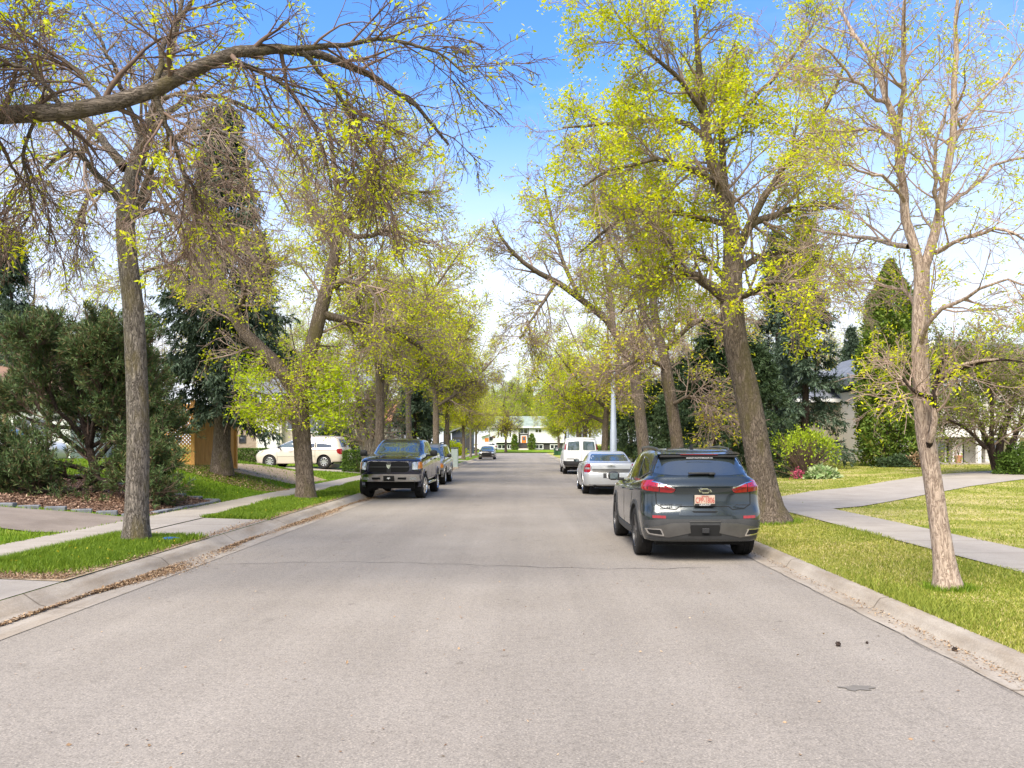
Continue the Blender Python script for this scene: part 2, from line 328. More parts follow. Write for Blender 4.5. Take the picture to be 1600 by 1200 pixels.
# kerbs with dropped stretches at the drives
def kerb(name, sgn, x0, drops, y0=-8, y1=147, hh=1.0, ww=1.0, gut=0.38):
    ys = np.arange(y0, y1+0.1, 0.5); V = []; 
    for y in ys:
        k = 1.0
        for (a, b) in drops: k = min(k, 1-0.72*float(S(a-0.7, a+0.1, y)*(1-S(b-0.1, b+0.7, y))))
        top = 0.15
        for dx, z in ((-gut, 0.006), (-0.10*ww, 0.004), (-0.03*ww, 0.012), (0.05*ww, 0.09*k*hh), (0.11*ww, 0.135*k*hh), (0.28*ww, 0.155*hh), (0.31*ww, 0.152*hh), (0.31*ww, 0.0)):
            V.append((x0+sgn*dx, y, z))
    n = 8; i = (np.arange(len(ys)-1)[:, None]*n+np.arange(n-1)[None]).ravel()
    return structure(link(name, mesh_np(name, np.array(V), np.stack([i, i+n, i+n+1, i+1], -1)), M['kerb']))
kerb('kerb_left', -1, RXL, [(-8, 9.8), (14.4, 17.7), (44, 47.5), (76, 80)]); kerb('kerb_right', 1, RXR, [(19.0, 23.5), (58, 62)], hh=.8, ww=.5, gut=.27)
structure(patch('sidewalk_left', [(-6.7, -8), (-6.7, 147), (-8.0, 147), (-8.0, -8)], M['walk'], 0.022, 2.0))
structure(patch('sidewalk_right', [(5.95, -8), (7.3, -8), (7.3, 147), (5.95, 147)], M['walk'], 0.022, 2.0))
structure(patch('drive_apron', [(-5.285, -8), (-5.285, 9.75), (-6.71, 9.95), (-6.71, -8)], M['drive'], 0.008))
structure(patch('drive_apron', [(-5.285, 14.35), (-5.285, 17.65), (-6.71, 17.85), (-6.71, 14.5)], M['drive'], 0.008))
structure(patch('drive_apron', [(-5.285, 44), (-5.285, 47.5), (-6.71, 47.7), (-6.71, 43.8)], M['drive'], 0.008))
structure(patch('drive_apron', [(-5.285, 76), (-5.285, 80), (-6.71, 80), (-6.71, 76)], M['drive'], 0.008))
structure(patch('driveway', [(-7.99, 14.85), (-7.99, 18.0), (-10.4, 17.2), (-22, 17.2), (-22, 14.4), (-9, 14.6)], M['drive_old'], 0.018))
structure(patch('driveway', [(-7.99, 43.8), (-7.99, 47.7), (-20, 50), (-20, 45)], M['drive'], 0.02))
structure(patch('driveway', [(-7.99, 76), (-7.99, 80), (-9.5, 128), (-14, 128), (-12, 90)], M['drive'], 0.02, 2.0))
structure(patch('drive_apron', [(3.80, 19.2), (5.96, 19.0), (5.96, 23.4), (3.80, 23.2)], M['drive'], 0.008))
structure(patch('driveway', [(7.29, 20.2), (7.29, 24.6), (9.3, 27.6), (11.4, 29.6), (13.8, 32.4), (16.3, 34.8), (19.8, 37.4), (23.9, 39.6), (40, 46), (40, 40), (19.0, 32.4), (15.2, 29.1), (12.3, 25.9), (9.8, 22.8), (8.3, 21.0)], M['drive'], 0.02))
structure(patch('driveway', [(7.29, 58), (7.29, 62), (16, 62), (16, 58)], M['drive'], 0.02, 1.0))
structure(patch('mulch_bed', [(-8.0, 18.35), (-8.03, 22.7), (-9.6, 23.0), (-13, 24.6), (-21, 24.6), (-21, 17.6), (-10.4, 17.55)], M['mulch'], 0.018))
structure(patch('bare_soil', [(-5.275, 9.76), (-5.275, 11.2), (-5.9, 10.75), (-6.5, 11.0), (-6.68, 10.4), (-6.68, 9.96)], M['soil'], 0.012, 0.25))
structure(patch('bare_soil', [(-5.275, 17.7), (-5.275, 26.0), (-5.6, 24), (-5.75, 20)], M['soil'], 0.012))
structure(patch('bare_soil', [(-5.275, 11.1), (-5.275, 14.3), (-5.36, 14.3), (-5.42, 12.5)], M['soil'], 0.012))
structure(patch('bare_soil', [(-8.4, 31.5), (-8.3, 36), (-9.5, 36.5), (-11.0, 33), (-11.4, 30), (-10.2, 29.3)], M['soil'], 0.014))
# block edging of the bed
mb = MB()
rr = random.Random(3)
def edge_run(pts, off):
    for (xa, ya), (xb, yb) in zip(pts, pts[1:]):
        n = max(1, int(math.hypot(xb-xa, yb-ya)/0.42)); a = math.atan2(yb-ya, xb-xa)
        for i in range(n):
            t = (i+0.5)/n; x, y = xa+(xb-xa)*t, ya+(yb-ya)*t; z = Hs(x, y)
            R_ = Matrix.Rotation(a+rr.uniform(-.04, .04), 3, 'Z')
            mb.box(x-0.2, x+0.2, y-0.09, y+0.09, z-0.05, z+rr.uniform(0.055, 0.075), 0.012, R_)
for pts_, lab in (([(-8.12, 18.25), (-10.4, 17.45), (-19, 17.45)], 'row of grey concrete blocks between the old drive and the mulch bed'), ([(-8.12, 18.7), (-8.14, 22.7)], 'row of grey concrete blocks between the pavement and the mulch bed'), ([(-8.14, 22.8), (-9.6, 23.1), (-13, 24.7)], 'row of grey concrete blocks between the lawn and the mulch bed')):
    mb = MB(); edge_run(pts_, 0); tag(mb.build('garden_edging', M['edging']), lab, 'garden edging', 'block edging of the mulch bed')
# tar crack across the road, oil spot, repair lip
def ribbon(name, pts, wd, mat, z):
    V = []; 
    for i, (x, y) in enumerate(pts):
        a = pts[max(i-1, 0)]; b = pts[min(i+1, len(pts)-1)]; d = Vector((b[0]-a[0], b[1]-a[1])).normalized(); ww = wd*rr.uniform(0.5, 1.3)/2
        V += [(x-d.y*ww, y+d.x*ww, z), (x+d.y*ww, y-d.x*ww, z)]
    i = np.arange(len(pts)-1)*2
    return link(name, mesh_np(name, np.array(V), np.stack([i, i+1, i+3, i+2], -1)), mat)
M['crack'] = plain('crack', (0.085, 0.075, 0.065), 0.95, var=0.3, scale=12)
M['oil'] = plain('oil', (0.15, 0.135, 0.115), 0.8, var=0.15, scale=9)
pts = [(-4.4+7.0*i/60, 12.1+0.35*math.sin(i*0.09)+0.05*math.sin(i*0.9)+rr.uniform(-.02, .02)+0.28*abs(i/60-0.5), ) for i in range(61)]
structure(ribbon('road_crack', pts, 0.016, M['crack'], 0.004))
structure(ribbon('road_crack', [(3.42+0.02*math.sin(i*1.3)+rr.uniform(-.015, .015), 4+i*0.25) for i in range(60)], 0.006, M['crack'], 0.010))
structure(ribbon('road_crack', [(-2.6+0.12*i, 27.5+0.05*math.sin(i)) for i in range(50)], 0.012, M['crack'], 0.004))
mb = MB(); mb.bm.faces.new([mb.bm.verts.new(((.11+.025*math.sin(3*a)+.018*math.sin(7*a+1))*math.cos(a), (.075+.02*math.sin(2*a+1)+.015*math.sin(5*a))*math.sin(a), 0)) for a in [k*2*math.pi/40 for k in range(40)]]); o = mb.build('oil_stain', M['oil']); o.location = (2.37, 6.06, 0.005); structure(o)
# ================================================================== trees
def unit(a): return a/np.maximum(np.linalg.norm(a, axis=-1, keepdims=True), 1e-9)
def tubes(P, R, K):
    P = np.asarray(P, float); R = np.asarray(R, float); B, N, _ = P.shape
    T = np.empty_like(P); T[:, 1:-1] = P[:, 2:]-P[:, :-2]; T[:, 0] = P[:, 1]-P[:, 0]; T[:, -1] = P[:, -1]-P[:, -2]; T = unit(T)
    ref = np.eye(3)[np.argmin(np.abs(T).mean(1), axis=1)]
    U = unit(np.cross(T, ref[:, None, :])); Vv = np.cross(T, U)
    a = np.arange(K)*2*np.pi/K
    V = P[:, :, None]+R[:, :, None, None]*(np.cos(a)[:, None]*U[:, :, None]+np.sin(a)[:, None]*Vv[:, :, None])
    b = np.arange(B)[:, None, None]*N*K; n = np.arange(N-1)[None, :, None]*K; k = np.arange(K)[None, None]
    k2 = (k+1) % K
    F = np.stack([b+n+k, b+n+k2, b+n+K+k2, b+n+K+k], -1).reshape(-1, 4)
    return V.reshape(-1, 3), F
def join(parts):
    Vs, Fs, o = [], [], 0
    for V, F in parts: Vs.append(V); Fs.append(F+o); o += len(V)
    return np.concatenate(Vs), np.concatenate(Fs)
def resample(pts, rad, N, rng=None, jit=0.0):
    """Catmull-Rom through control points, N samples"""
    P = np.asarray(pts, float); r = np.asarray(rad, float)
    Q = np.concatenate([[2*P[0]-P[1]], P, [2*P[-1]-P[-2]]]); t = np.linspace(0, len(P)-1-1e-6, N); i = t.astype(int); f = (t-i)[:, None]
    a, b, c, d = Q[i], Q[i+1], Q[i+2], Q[i+3]
    out = 0.5*((2*b)+(c-a)*f+(2*a-5*b+4*c-d)*f*f+(3*b-a-3*c+d)*f**3)
    if rng is not None and jit: out[1:] += rng.normal(0, jit, (N-1, 3))
    return out, np.interp(t, np.arange(len(r)), r)
def spawn(P, R, rng, n, t0, t1, L0, L1, a0, a1, N, rk, tip, trop=0.0, wob=0.12, shrink=0.45, rmax=None, late=0.0):
    """n children on each parent branch; trop >0 grows up, <0 droops, late bends the tip"""
    B, Np, _ = P.shape
    pi = np.repeat(np.arange(B), n); k = np.tile(np.arange(n), B)
    t = t0+(t1-t0)*((k+rng.random(B*n))/n); f = t*(Np-1-1e-6); i = np.minimum(f.astype(int), Np-2); fr = (f-i)[:, None]
    base = P[pi, i]*(1-fr)+P[pi, i+1]*fr; tang = unit(P[pi, i+1]-P[pi, i]); r = R[pi, i]*(1-fr[:, 0])+R[pi, i+1]*fr[:, 0]
    az = rng.random(B*n)*2*np.pi
    ref = np.eye(3)[np.argmin(np.abs(tang), axis=1)]; u = unit(np.cross(tang, ref)); v = np.cross(tang, u)
    ang = np.radians(a0+(a1-a0)*rng.random(B*n))[:, None]
    d = np.cos(ang)*tang+np.sin(ang)*(np.cos(az)[:, None]*u+np.sin(az)[:, None]*v)
    Ln = (L0+(L1-L0)*rng.random(B*n))*(1-shrink*t); st = (Ln/(N-1))[:, None]
    C = np.empty((B*n, N, 3)); C[:, 0] = base
    for s in range(1, N):
        d = d+rng.normal(0, wob, d.shape); d[:, 2] += trop/(N-1)+late*(s/(N-1))**2/(N-1)*2; d = unit(d); C[:, s] = C[:, s-1]+d*st
    r0 = np.minimum(r*rk, rmax) if rmax else r*rk
    tp = np.linspace(0, 1, N)[None]
    return C, np.maximum(r0[:, None]*(1-tp)**0.85, tip)
def rhombi(C, D, Nn, ln, wd):
    """leaf-sized rhombus faces at C along D with normal-ish Nn"""
    D = unit(D); s = unit(np.cross(D, Nn)); ln = np.asarray(ln)[:, None]; wd = np.asarray(wd)[:, None]
    up = np.cross(s, D)
    V = np.stack([C, C+D*ln*0.5+s*wd*0.5+up*wd*0.12, C+D*ln, C+D*ln*0.5-s*wd*0.5+up*wd*0.12], 1)
    i = np.arange(len(C))*4
    return V.reshape(-1, 3), np.stack([i, i+1, i+2, i+3], -1)
def clusters(pts, rng, m, spread, l0, l1, asp=0.55, droop=0.25):
    n = len(pts); C = np.repeat(pts, m, 0)+rng.normal(0, spread, (n*m, 3)); D = rng.normal(0, 1, (n*m, 3)); D[:, 2] = D[:, 2]*0.6-droop
    Nn = rng.normal(0, 0.6, (n*m, 3)); Nn[:, 2] += 1.0
    ln = l0+(l1-l0)*rng.random(n*m); return rhombi(C, D, Nn, ln, ln*asp*(0.8+0.4*rng.random(n*m)))
def leafpts(C, rng, frac, end=True, per=2):
    """points on twigs: the tips and a few along"""
    k = rng.random(len(C)) < frac; T = C[k]
    if len(T) == 0: return np.zeros((0, 3))
    pts = [T[:, -1]]
    for _ in range(per-1):
        f = rng.random(len(T))*(T.shape[1]-1.001); i = f.astype(int); fr = (f-i)[:, None]
        pts.append(T[np.arange(len(T)), i]*(1-fr)+T[np.arange(len(T)), i+1]*fr)
    return np.concatenate(pts)
def deciduous(name, label, base, limbs, seed, lv, leaf, group=None, mats=('bark_brown', 'twig', 'leaf_spring'), cat='tree', N=14, K=12, flare=1.35, twigK=3, zleaf=None, spare=None):
    """limbs: list of (points, radii) in world space, the first is the trunk. lv: dict of branch levels. leaf: dict."""
    rng = np.random.default_rng(seed); base = np.array(base, float)
    root = thing(name, label, cat, tuple(base), group=group)
    P, R = [], []
    for j, (p, r) in enumerate(limbs):
        q, s = resample(p, r, N*2 if j == 0 else N, rng, 0.012 if j else 0.0)
        if j == 0:
            h = np.maximum(q[:, 2]-base[2], 0); s = s*(1+(flare-1)*np.exp(-h/0.22)); P0, R0 = q, s
        else: P.append(q); R.append(s)
    tb = [tubes((P0-base)[None], R0[None], K+4)]
    if P: tb.append(tubes(np.array(P)-base, np.array(R), K))
    V, F = join(tb); link('trunk', mesh_np('trunk', V, F), M[mats[0]], root)
    if spare: sel = spare(P0, R0)
    tr, trr = resample(P0[-N:], R0[-N:], N)
    A = np.array(P+[tr]) if lv.get('from_trunk', True) else np.array(P); AR = np.array(R+[trr]) if lv.get('from_trunk', True) else np.array(R)
    levels = []
    if 'l0' in lv:
        C, CR = spawn(A, AR, rng, **lv['l0']); levels.append((C, CR, 7)); A, AR = C, CR
        if lv.get('keep'): pass
    C1, R1 = spawn(A, AR, rng, **lv['l1']); levels.append((C1, R1, 5))
    C2, R2 = spawn(C1, R1, rng, **lv['l2']); levels.append((C2, R2, 4))
    last = C2
    if 'l3' in lv:
        C3, R3 = spawn(C2, R2, rng, **lv['l3']); levels.append((C3, R3, twigK)); last = C3
    V, F = join([tubes(C-base, R_, k) for C, R_, k in levels]); link('crown', mesh_np('crown', V, F), M[mats[1]], root)
    pts = leafpts(last, rng, leaf['frac'], per=leaf.get('per', 1))
    if zleaf is not None: pts = pts[rng.random(len(pts)) < zleaf(pts)]
    if len(pts):
        V, F = clusters(pts-base, rng, leaf['m'], leaf['spread'], leaf['l0'], leaf['l1'], leaf.get('asp', 0.55), leaf.get('droop', 0.2))
        link('foliage', mesh_np('foliage', V, F, smooth=False), M[mats[2]], root)
    return root
def PX(Y, pts):
    """(px, py, width px[, dy]) picture measurements at depth Y -> world points and radii"""
    P, R = [], []
    for q in pts:
        yy = Y+(q[3] if len(q) > 3 else 0); P.append(tuple(W(q[0], q[1], yy))); R.append(max(0.006, q[2]*yy/FPX/2))
    return P, R
# branch recipes --------------------------------------------------------------
TW_NEAR = dict(l1=dict(n=12, t0=.12, t1=.98, L0=1.0, L1=2.2, a0=30, a1=65, N=8, rk=.55, tip=.006, trop=-.10, wob=.13, rmax=.035),
               l2=dict(n=9, t0=.12, t1=1, L0=.5, L1=1.1, a0=25, a1=60, N=6, rk=.6, tip=.0042, trop=-.35, wob=.14, rmax=.011),
               l3=dict(n=6, t0=.15, t1=1, L0=.18, L1=.5, a0=25, a1=60, N=4, rk=.7, tip=.003, trop=-.25, wob=.16, rmax=.0055))
# ---- big limb of a street tree standing just outside the picture
b0 = (-6.35, 7.9, 0.16)
lim = [([b0, (-6.4, 7.95, 2.2), (-6.45, 8.1, 4.0), (-6.4, 8.2, 5.3), (-6.6, 8.3, 8.0), (-6.9, 8.6, 11)], [.24, .21, .20, .18, .13, .05]),
       ([(-6.43, 8.12, 4.6)]+PX(9, [(-60, 182, 31, -.4), (0, 180, 28), (80, 177, 27), (160, 164, 25), (240, 140, 23), (315, 100, 20), (390, 76, 17), (470, 80, 14, .3), (550, 103, 11, .6), (640, 155, 7, .9), (700, 225, 4, 1.2)])[0], [.17]+PX(9, [(0, 0, 31, 0), (0, 180, 28), (80, 177, 27), (160, 164, 25), (240, 140, 23), (315, 100, 20), (390, 76, 17), (470, 80, 14, .3), (550, 103, 11, .6), (640, 155, 7, .9), (700, 225, 4, 1.2)])[1]),
       PX(9, [(240, 142, 10), (262, 200, 8, .1), (280, 250, 7, .2), (300, 310, 5, .3), (312, 370, 3, .4)]),
       PX(9, [(330, 92, 9), (400, 110, 8, .2), (460, 150, 6, .3), (500, 220, 5, .4), (520, 300, 3, .5)]),
       PX(9, [(440, 76, 9), (520, 72, 8, .2), (600, 62, 6, .3), (680, 80, 4, .4), (730, 120, 3, .5)]),
       PX(9, [(470, 80, 8), (530, 150, 6, .3), (580, 230, 4, .4), (600, 320, 3, .5)]),
       PX(9, [(160, 160, 9), (120, 110, 7, .2), (60, 70, 5, .3), (20, 20, 4, .3)]),
       PX(9, [(100, 172, 8), (60, 120, 7, -.2), (10, 100, 5, -.3), (-40, 110, 4, -.4)]),
       PX(9, [(60, 180, 6), (35, 240, 5, .2), (50, 300, 4, .3), (40, 350, 3, .3)]),
       PX(9, [(240, 138, 9), (260, 60, 8, .3), (300, 0, 6, .5), (330, -60, 4, .6)])]
lv = dict(TW_NEAR); lv['from_trunk'] = False
lv['l1'] = dict(lv['l1'], n=17, L0=.6, L1=1.7, trop=-.3); lv['l2'] = dict(lv['l2'], n=7, L0=.35, L1=.8); lv['l3'] = dict(lv['l3'], n=6, L0=.12, L1=.32)
deciduous('street_tree', 'budding tree whose long grey limb arches over the near grass island from beyond the frame', b0, lim, 11, lv,
          dict(frac=.10, m=13, spread=.040, l0=.035, l1=.085, asp=.38), 'trees along the boulevards', ('bark_limb', 'twig_dark', 'leaf_spring'))
# ---- tree on the near grass island
Y1 = 13.5; b1 = tuple(W(214, 852, Y1))
lim = [PX(Y1, [(213, 853, 37), (214, 780, 34), (216, 700, 33), (214, 600, 32), (208, 480, 31), (200, 410, 29), (196, 340, 28), (206, 280, 25), (222, 230, 22), (240, 180, 18), (256, 120, 13), (275, 50, 8), (290, -30, 5)]),
       PX(Y1, [(194, 262, 16), (165, 225, 13, .3), (130, 185, 11, .5), (80, 150, 8, .8), (20, 100, 5, 1.1)]),
       PX(Y1, [(186, 312, 12), (150, 270, 10, -.3), (110, 235, 8, -.6), (60, 275, 5, -.9), (5, 320, 4, -1.2)]),
       PX(Y1, [(184, 306, 9), (160, 295, 8, .5), (135, 315, 6, .9), (115, 360, 4, 1.3)]),
       PX(Y1, [(208, 336, 14), (232, 300, 11), (245, 280, 10, .2), (285, 292, 8, .4), (330, 330, 5, .8), (360, 400, 3, 1.0)]),
       PX(Y1, [(210, 330, 10), (235, 270, 9, -.4), (275, 215, 7, -.8), (330, 200, 5, -1.2), (400, 240, 4, -1.5), (450, 330, 3, -1.8)]),
       PX(Y1, [(236, 205, 11), (270, 170, 9, .5), (330, 150, 7, 1.0), (420, 190, 5, 1.4), (500, 290, 3, 1.6)]),
       PX(Y1, [(226, 225, 10), (200, 160, 8, -.4), (170, 90, 6, -.8), (130, 20, 4, -1)]),
       PX(Y1, [(200, 345, 9), (240, 330, 7, -.7), (290, 345, 5, -1.3), (330, 400, 3, -1.7)])]
lv = dict(TW_NEAR); lv['l1'] = dict(lv['l1'], n=16, L0=.9, L1=2.1, trop=-.45); lv['l2'] = dict(lv['l2'], trop=-.7, n=8); lv['l3'] = dict(lv['l3'], n=5, trop=-.5)
lv['l1'] = dict(lv['l1'], t0=.25)
deciduous('street_tree', 'straight grey furrowed trunk with hanging bare twigs on the near grass island', b1, lim, 12, lv,
          dict(frac=.07, m=7, spread=.05, l0=.045, l1=.09, asp=.45), 'trees along the boulevards', ('bark_grey', 'twig', 'leaf_spring'))
# ---- forked tree in front of the beige minivan
Y2 = 24.2; b2 = tuple(W(478, 783, Y2))
lim = [PX(Y2, [(478, 785, 30), (476, 740, 27), (472, 690, 28), (468, 640, 29), (464, 610, 31)]),
       PX(Y2, [(464, 618, 26), (440, 580, 23), (410, 548, 21), (385, 525, 20), (358, 480, 18, .2), (335, 440, 15, .4), (315, 405, 13, .5), (290, 380, 11, .6), (270, 340, 9, .7), (240, 290, 6, .8), (215, 240, 4, 1)]),
       PX(Y2, [(466, 620, 26), (478, 575, 23), (490, 530, 23), (502, 480, 22), (514, 440, 21), (522, 400, 18), (530, 350, 15), (528, 300, 11), (520, 240, 8), (505, 170, 5)]),
       PX(Y2, [(526, 375, 15), (548, 335, 12, .2), (565, 300, 11, .4), (580, 250, 8, .6), (592, 190, 5, .8)]),
       PX(Y2, [(545, 340, 10), (575, 300, 8, -.3), (590, 255, 7, -.5), (610, 200, 5, -.6)]),
       PX(Y2, [(512, 452, 12), (535, 440, 10, -.5), (565, 445, 8, -1), (590, 470, 5, -1.4), (605, 510, 3, -1.7)]),
       PX(Y2, [(506, 490, 14), (540, 500, 12, .3), (575, 505, 10, .6), (620, 520, 8, 1), (660, 545, 5, 1.4)]),
       PX(Y2, [(526, 390, 11), (500, 350, 9, .5), (480, 310, 7, .9), (470, 250, 5, 1.3)]),
       PX(Y2, [(555, 320, 8), (600, 310, 7, .8), (640, 300, 5, 1.3), (690, 300, 3, 1.8)]),
       PX(Y2, [(530, 345, 9), (560, 370, 8, -.8), (610, 360, 6, -1.6), (670, 380, 4, -2.2)]),
       PX(Y2, [(365, 492, 10), (380, 470, 8, -.4), (385, 440, 6, -.7), (420, 400, 4, -1)]),
       PX(Y2, [(330, 435, 9), (280, 420, 7, .8), (235, 420, 5, 1.4), (200, 450, 3, 1.8)])]
lv = dict(l1=dict(n=14, t0=.15, t1=.98, L0=1.0, L1=2.4, a0=30, a1=65, N=7, rk=.5, tip=.009, trop=.05, wob=.13, rmax=.045),
          l2=dict(n=9, t0=.15, t1=1, L0=.5, L1=1.2, a0=25, a1=60, N=5, rk=.6, tip=.0065, trop=-.25, wob=.14, rmax=.015),
          l3=dict(n=6, t0=.15, t1=1, L0=.2, L1=.55, a0=25, a1=60, N=4, rk=.7, tip=.005, trop=-.2, wob=.15, rmax=.008), from_trunk=True)
t2 = deciduous('street_tree', 'mossy trunk forking low into two big limbs, standing in front of the beige minivan', b2, lim, 13, lv,
          dict(frac=.24, m=11, spread=.075, l0=.05, l1=.11, asp=.5), 'trees along the boulevards', ('bark_brown', 'twig', 'leaf_spring'))
rng = np.random.default_rng(5)   # leafy low shoots round the fork
lowp = []
for (px, py, sx, sy, n) in ((505, 600, 42, 45, 420), (425, 645, 34, 24, 150), (390, 590, 26, 40, 130), (515, 645, 28, 22, 170), (385, 640, 26, 14, 50)):
    q = np.array([W(px+rng.normal(0, sx*.55), py+rng.normal(0, sy*.55), Y2+rng.normal(0, 0.9)) for _ in range(n)]); lowp.append(q)
lowp = np.concatenate(lowp)
V, F = clusters(lowp-np.array(b2), rng, 9, .10, .06, .13, .5); link('low_shoots', mesh_np('low_shoots', V, F, smooth=False), M['leaf_fresh'], t2)
st = np.concatenate([lowp[:, None]+rng.normal(0, .03, (len(lowp), 1, 3)), (lowp+rng.normal(0, .22, lowp.shape))[:, None]], 1)
V, F = tubes(st-np.array(b2), np.full((len(st), 2), .005), 3); link('shoot_stems', mesh_np('shoot_stems', V, F), M['twig'], t2)
# ---- pale young tree on the near right verge
YR1 = 9.4; r1 = tuple(W(1481, 919, YR1))
lim = [PX(YR1, [(1481, 920, 34), (1476, 880, 30), (1466, 810, 28), (1456, 740, 27), (1446, 680, 27), (1440, 620, 25), (1438, 560, 24), (1437, 500, 23), (1440, 450, 23), (1440, 412, 24)]),
       PX(YR1, [(1438, 425, 17), (1424, 370, 15), (1414, 310, 13), (1408, 250, 12), (1403, 205, 12), (1388, 160, 9, .2), (1370, 110, 8, .3), (1345, 65, 6, .4), (1310, 10, 4, .5)]),
       PX(YR1, [(1403, 210, 9), (1409, 150, 8, -.2), (1411, 95, 8, -.3), (1413, 40, 6, -.4), (1418, -40, 4, -.5)]),
       PX(YR1, [(1442, 425, 17), (1458, 375, 15), (1470, 320, 13), (1480, 260, 12), (1488, 200, 11), (1492, 130, 9), (1494, 66, 7), (1498, -20, 4)]),
       PX(YR1, [(1484, 230, 6), (1510, 190, 5, .2), (1550, 140, 4, .5), (1600, 80, 3, .7)]),
       PX(YR1, [(1466, 345, 7), (1462, 290, 6, -.3), (1466, 220, 5, -.5), (1480, 160, 3, -.7)]),
       PX(YR1, [(1472, 330, 6), (1520, 290, 5, .4), (1570, 250, 4, .8), (1630, 250, 3, 1.1)]),
       PX(YR1, [(1420, 385, 9), (1380, 378, 7, .6), (1330, 368, 5, 1.2), (1270, 360, 4, 1.8)]),
       PX(YR1, [(1414, 318, 6), (1390, 285, 5, -.4), (1350, 270, 4, -.8), (1300, 250, 3, -1)]),
       PX(YR1, [(1403, 215, 6), (1370, 205, 5, .3), (1320, 205, 4, .6), (1260, 205, 3, .9)]),
       PX(YR1, [(1390, 165, 6), (1350, 140, 5, -.2), (1310, 95, 4, -.4), (1280, 70, 3, -.5)]),
       PX(YR1, [(1436, 545, 9), (1455, 500, 7, -.3), (1500, 470, 6, -.6), (1560, 440, 4, -.9), (1620, 450, 3, -1.1)]),
       PX(YR1, [(1452, 690, 10, -.12), (1460, 655, 10, -.22), (1459, 620, 9, -.25), (1470, 595, 7, -.3), (1500, 570, 5, -.5), (1560, 560, 4, -.7)]),
       PX(YR1, [(1458, 622, 7, -.24), (1435, 616, 6, -.3), (1415, 600, 5, -.3), (1395, 590, 3, -.3)]),
       PX(YR1, [(1437, 520, 8), (1425, 470, 6, .3), (1400, 450, 4, .6), (1360, 440, 3, .8)]),
       PX(YR1, [(1462, 395, 8), (1500, 375, 6, -.4), (1560, 360, 5, -.8), (1620, 380, 3, -1)])]
lv = dict(l1=dict(n=11, t0=.15, t1=.98, L0=.5, L1=1.3, a0=30, a1=60, N=8, rk=.5, tip=.004, trop=.25, wob=.13, rmax=.02),
          l2=dict(n=6, t0=.15, t1=1, L0=.25, L1=.6, a0=25, a1=60, N=5, rk=.6, tip=.003, trop=.0, wob=.15, rmax=.008),
          l3=dict(n=4, t0=.2, t1=1, L0=.08, L1=.25, a0=25, a1=60, N=4, rk=.7, tip=.0022, trop=.1, wob=.16, rmax=.004), from_trunk=False)
tr1 = deciduous('street_tree', 'slim pale pinkish trunk leaning over the near verge beside the pavement, sparsely leafed', r1, lim, 14, lv,
          dict(frac=.34, m=10, spread=.028, l0=.026, l1=.055, asp=.42), 'trees along the boulevards', ('bark_pale', 'twig_pale', 'leaf_spring'), N=12, flare=1.45)
q1, s1_ = PX(YR1, [(1450, 700, 11, -.05), (1457, 672, 11, -.16), (1461, 645, 10, -.22), (1459, 622, 9, -.26), (1463, 590, 7, -.3), (1475, 560, 5, -.35), (1500, 540, 3, -.4)]); q2, s2_ = PX(YR1, [(1459, 622, 8, -.26), (1440, 617, 7, -.34), (1425, 608, 5, -.36), (1410, 592, 3, -.38)]); q3, s3_ = PX(YR1, [(1461, 600, 6, -.3), (1485, 586, 6, -.36), (1515, 572, 5, -.5), (1560, 562, 4, -.7), (1600, 566, 2, -.8)])
bb = [tubes((resample(q, s, 12)[0]-np.array(r1))[None], resample(q, s, 12)[1][None], 8) for q, s in ((q1, s1_), (q2, s2_), (q3, s3_))]; V, F = join(bb); link('limb', mesh_np('limb', V, F), M['bark_dark'], tr1)
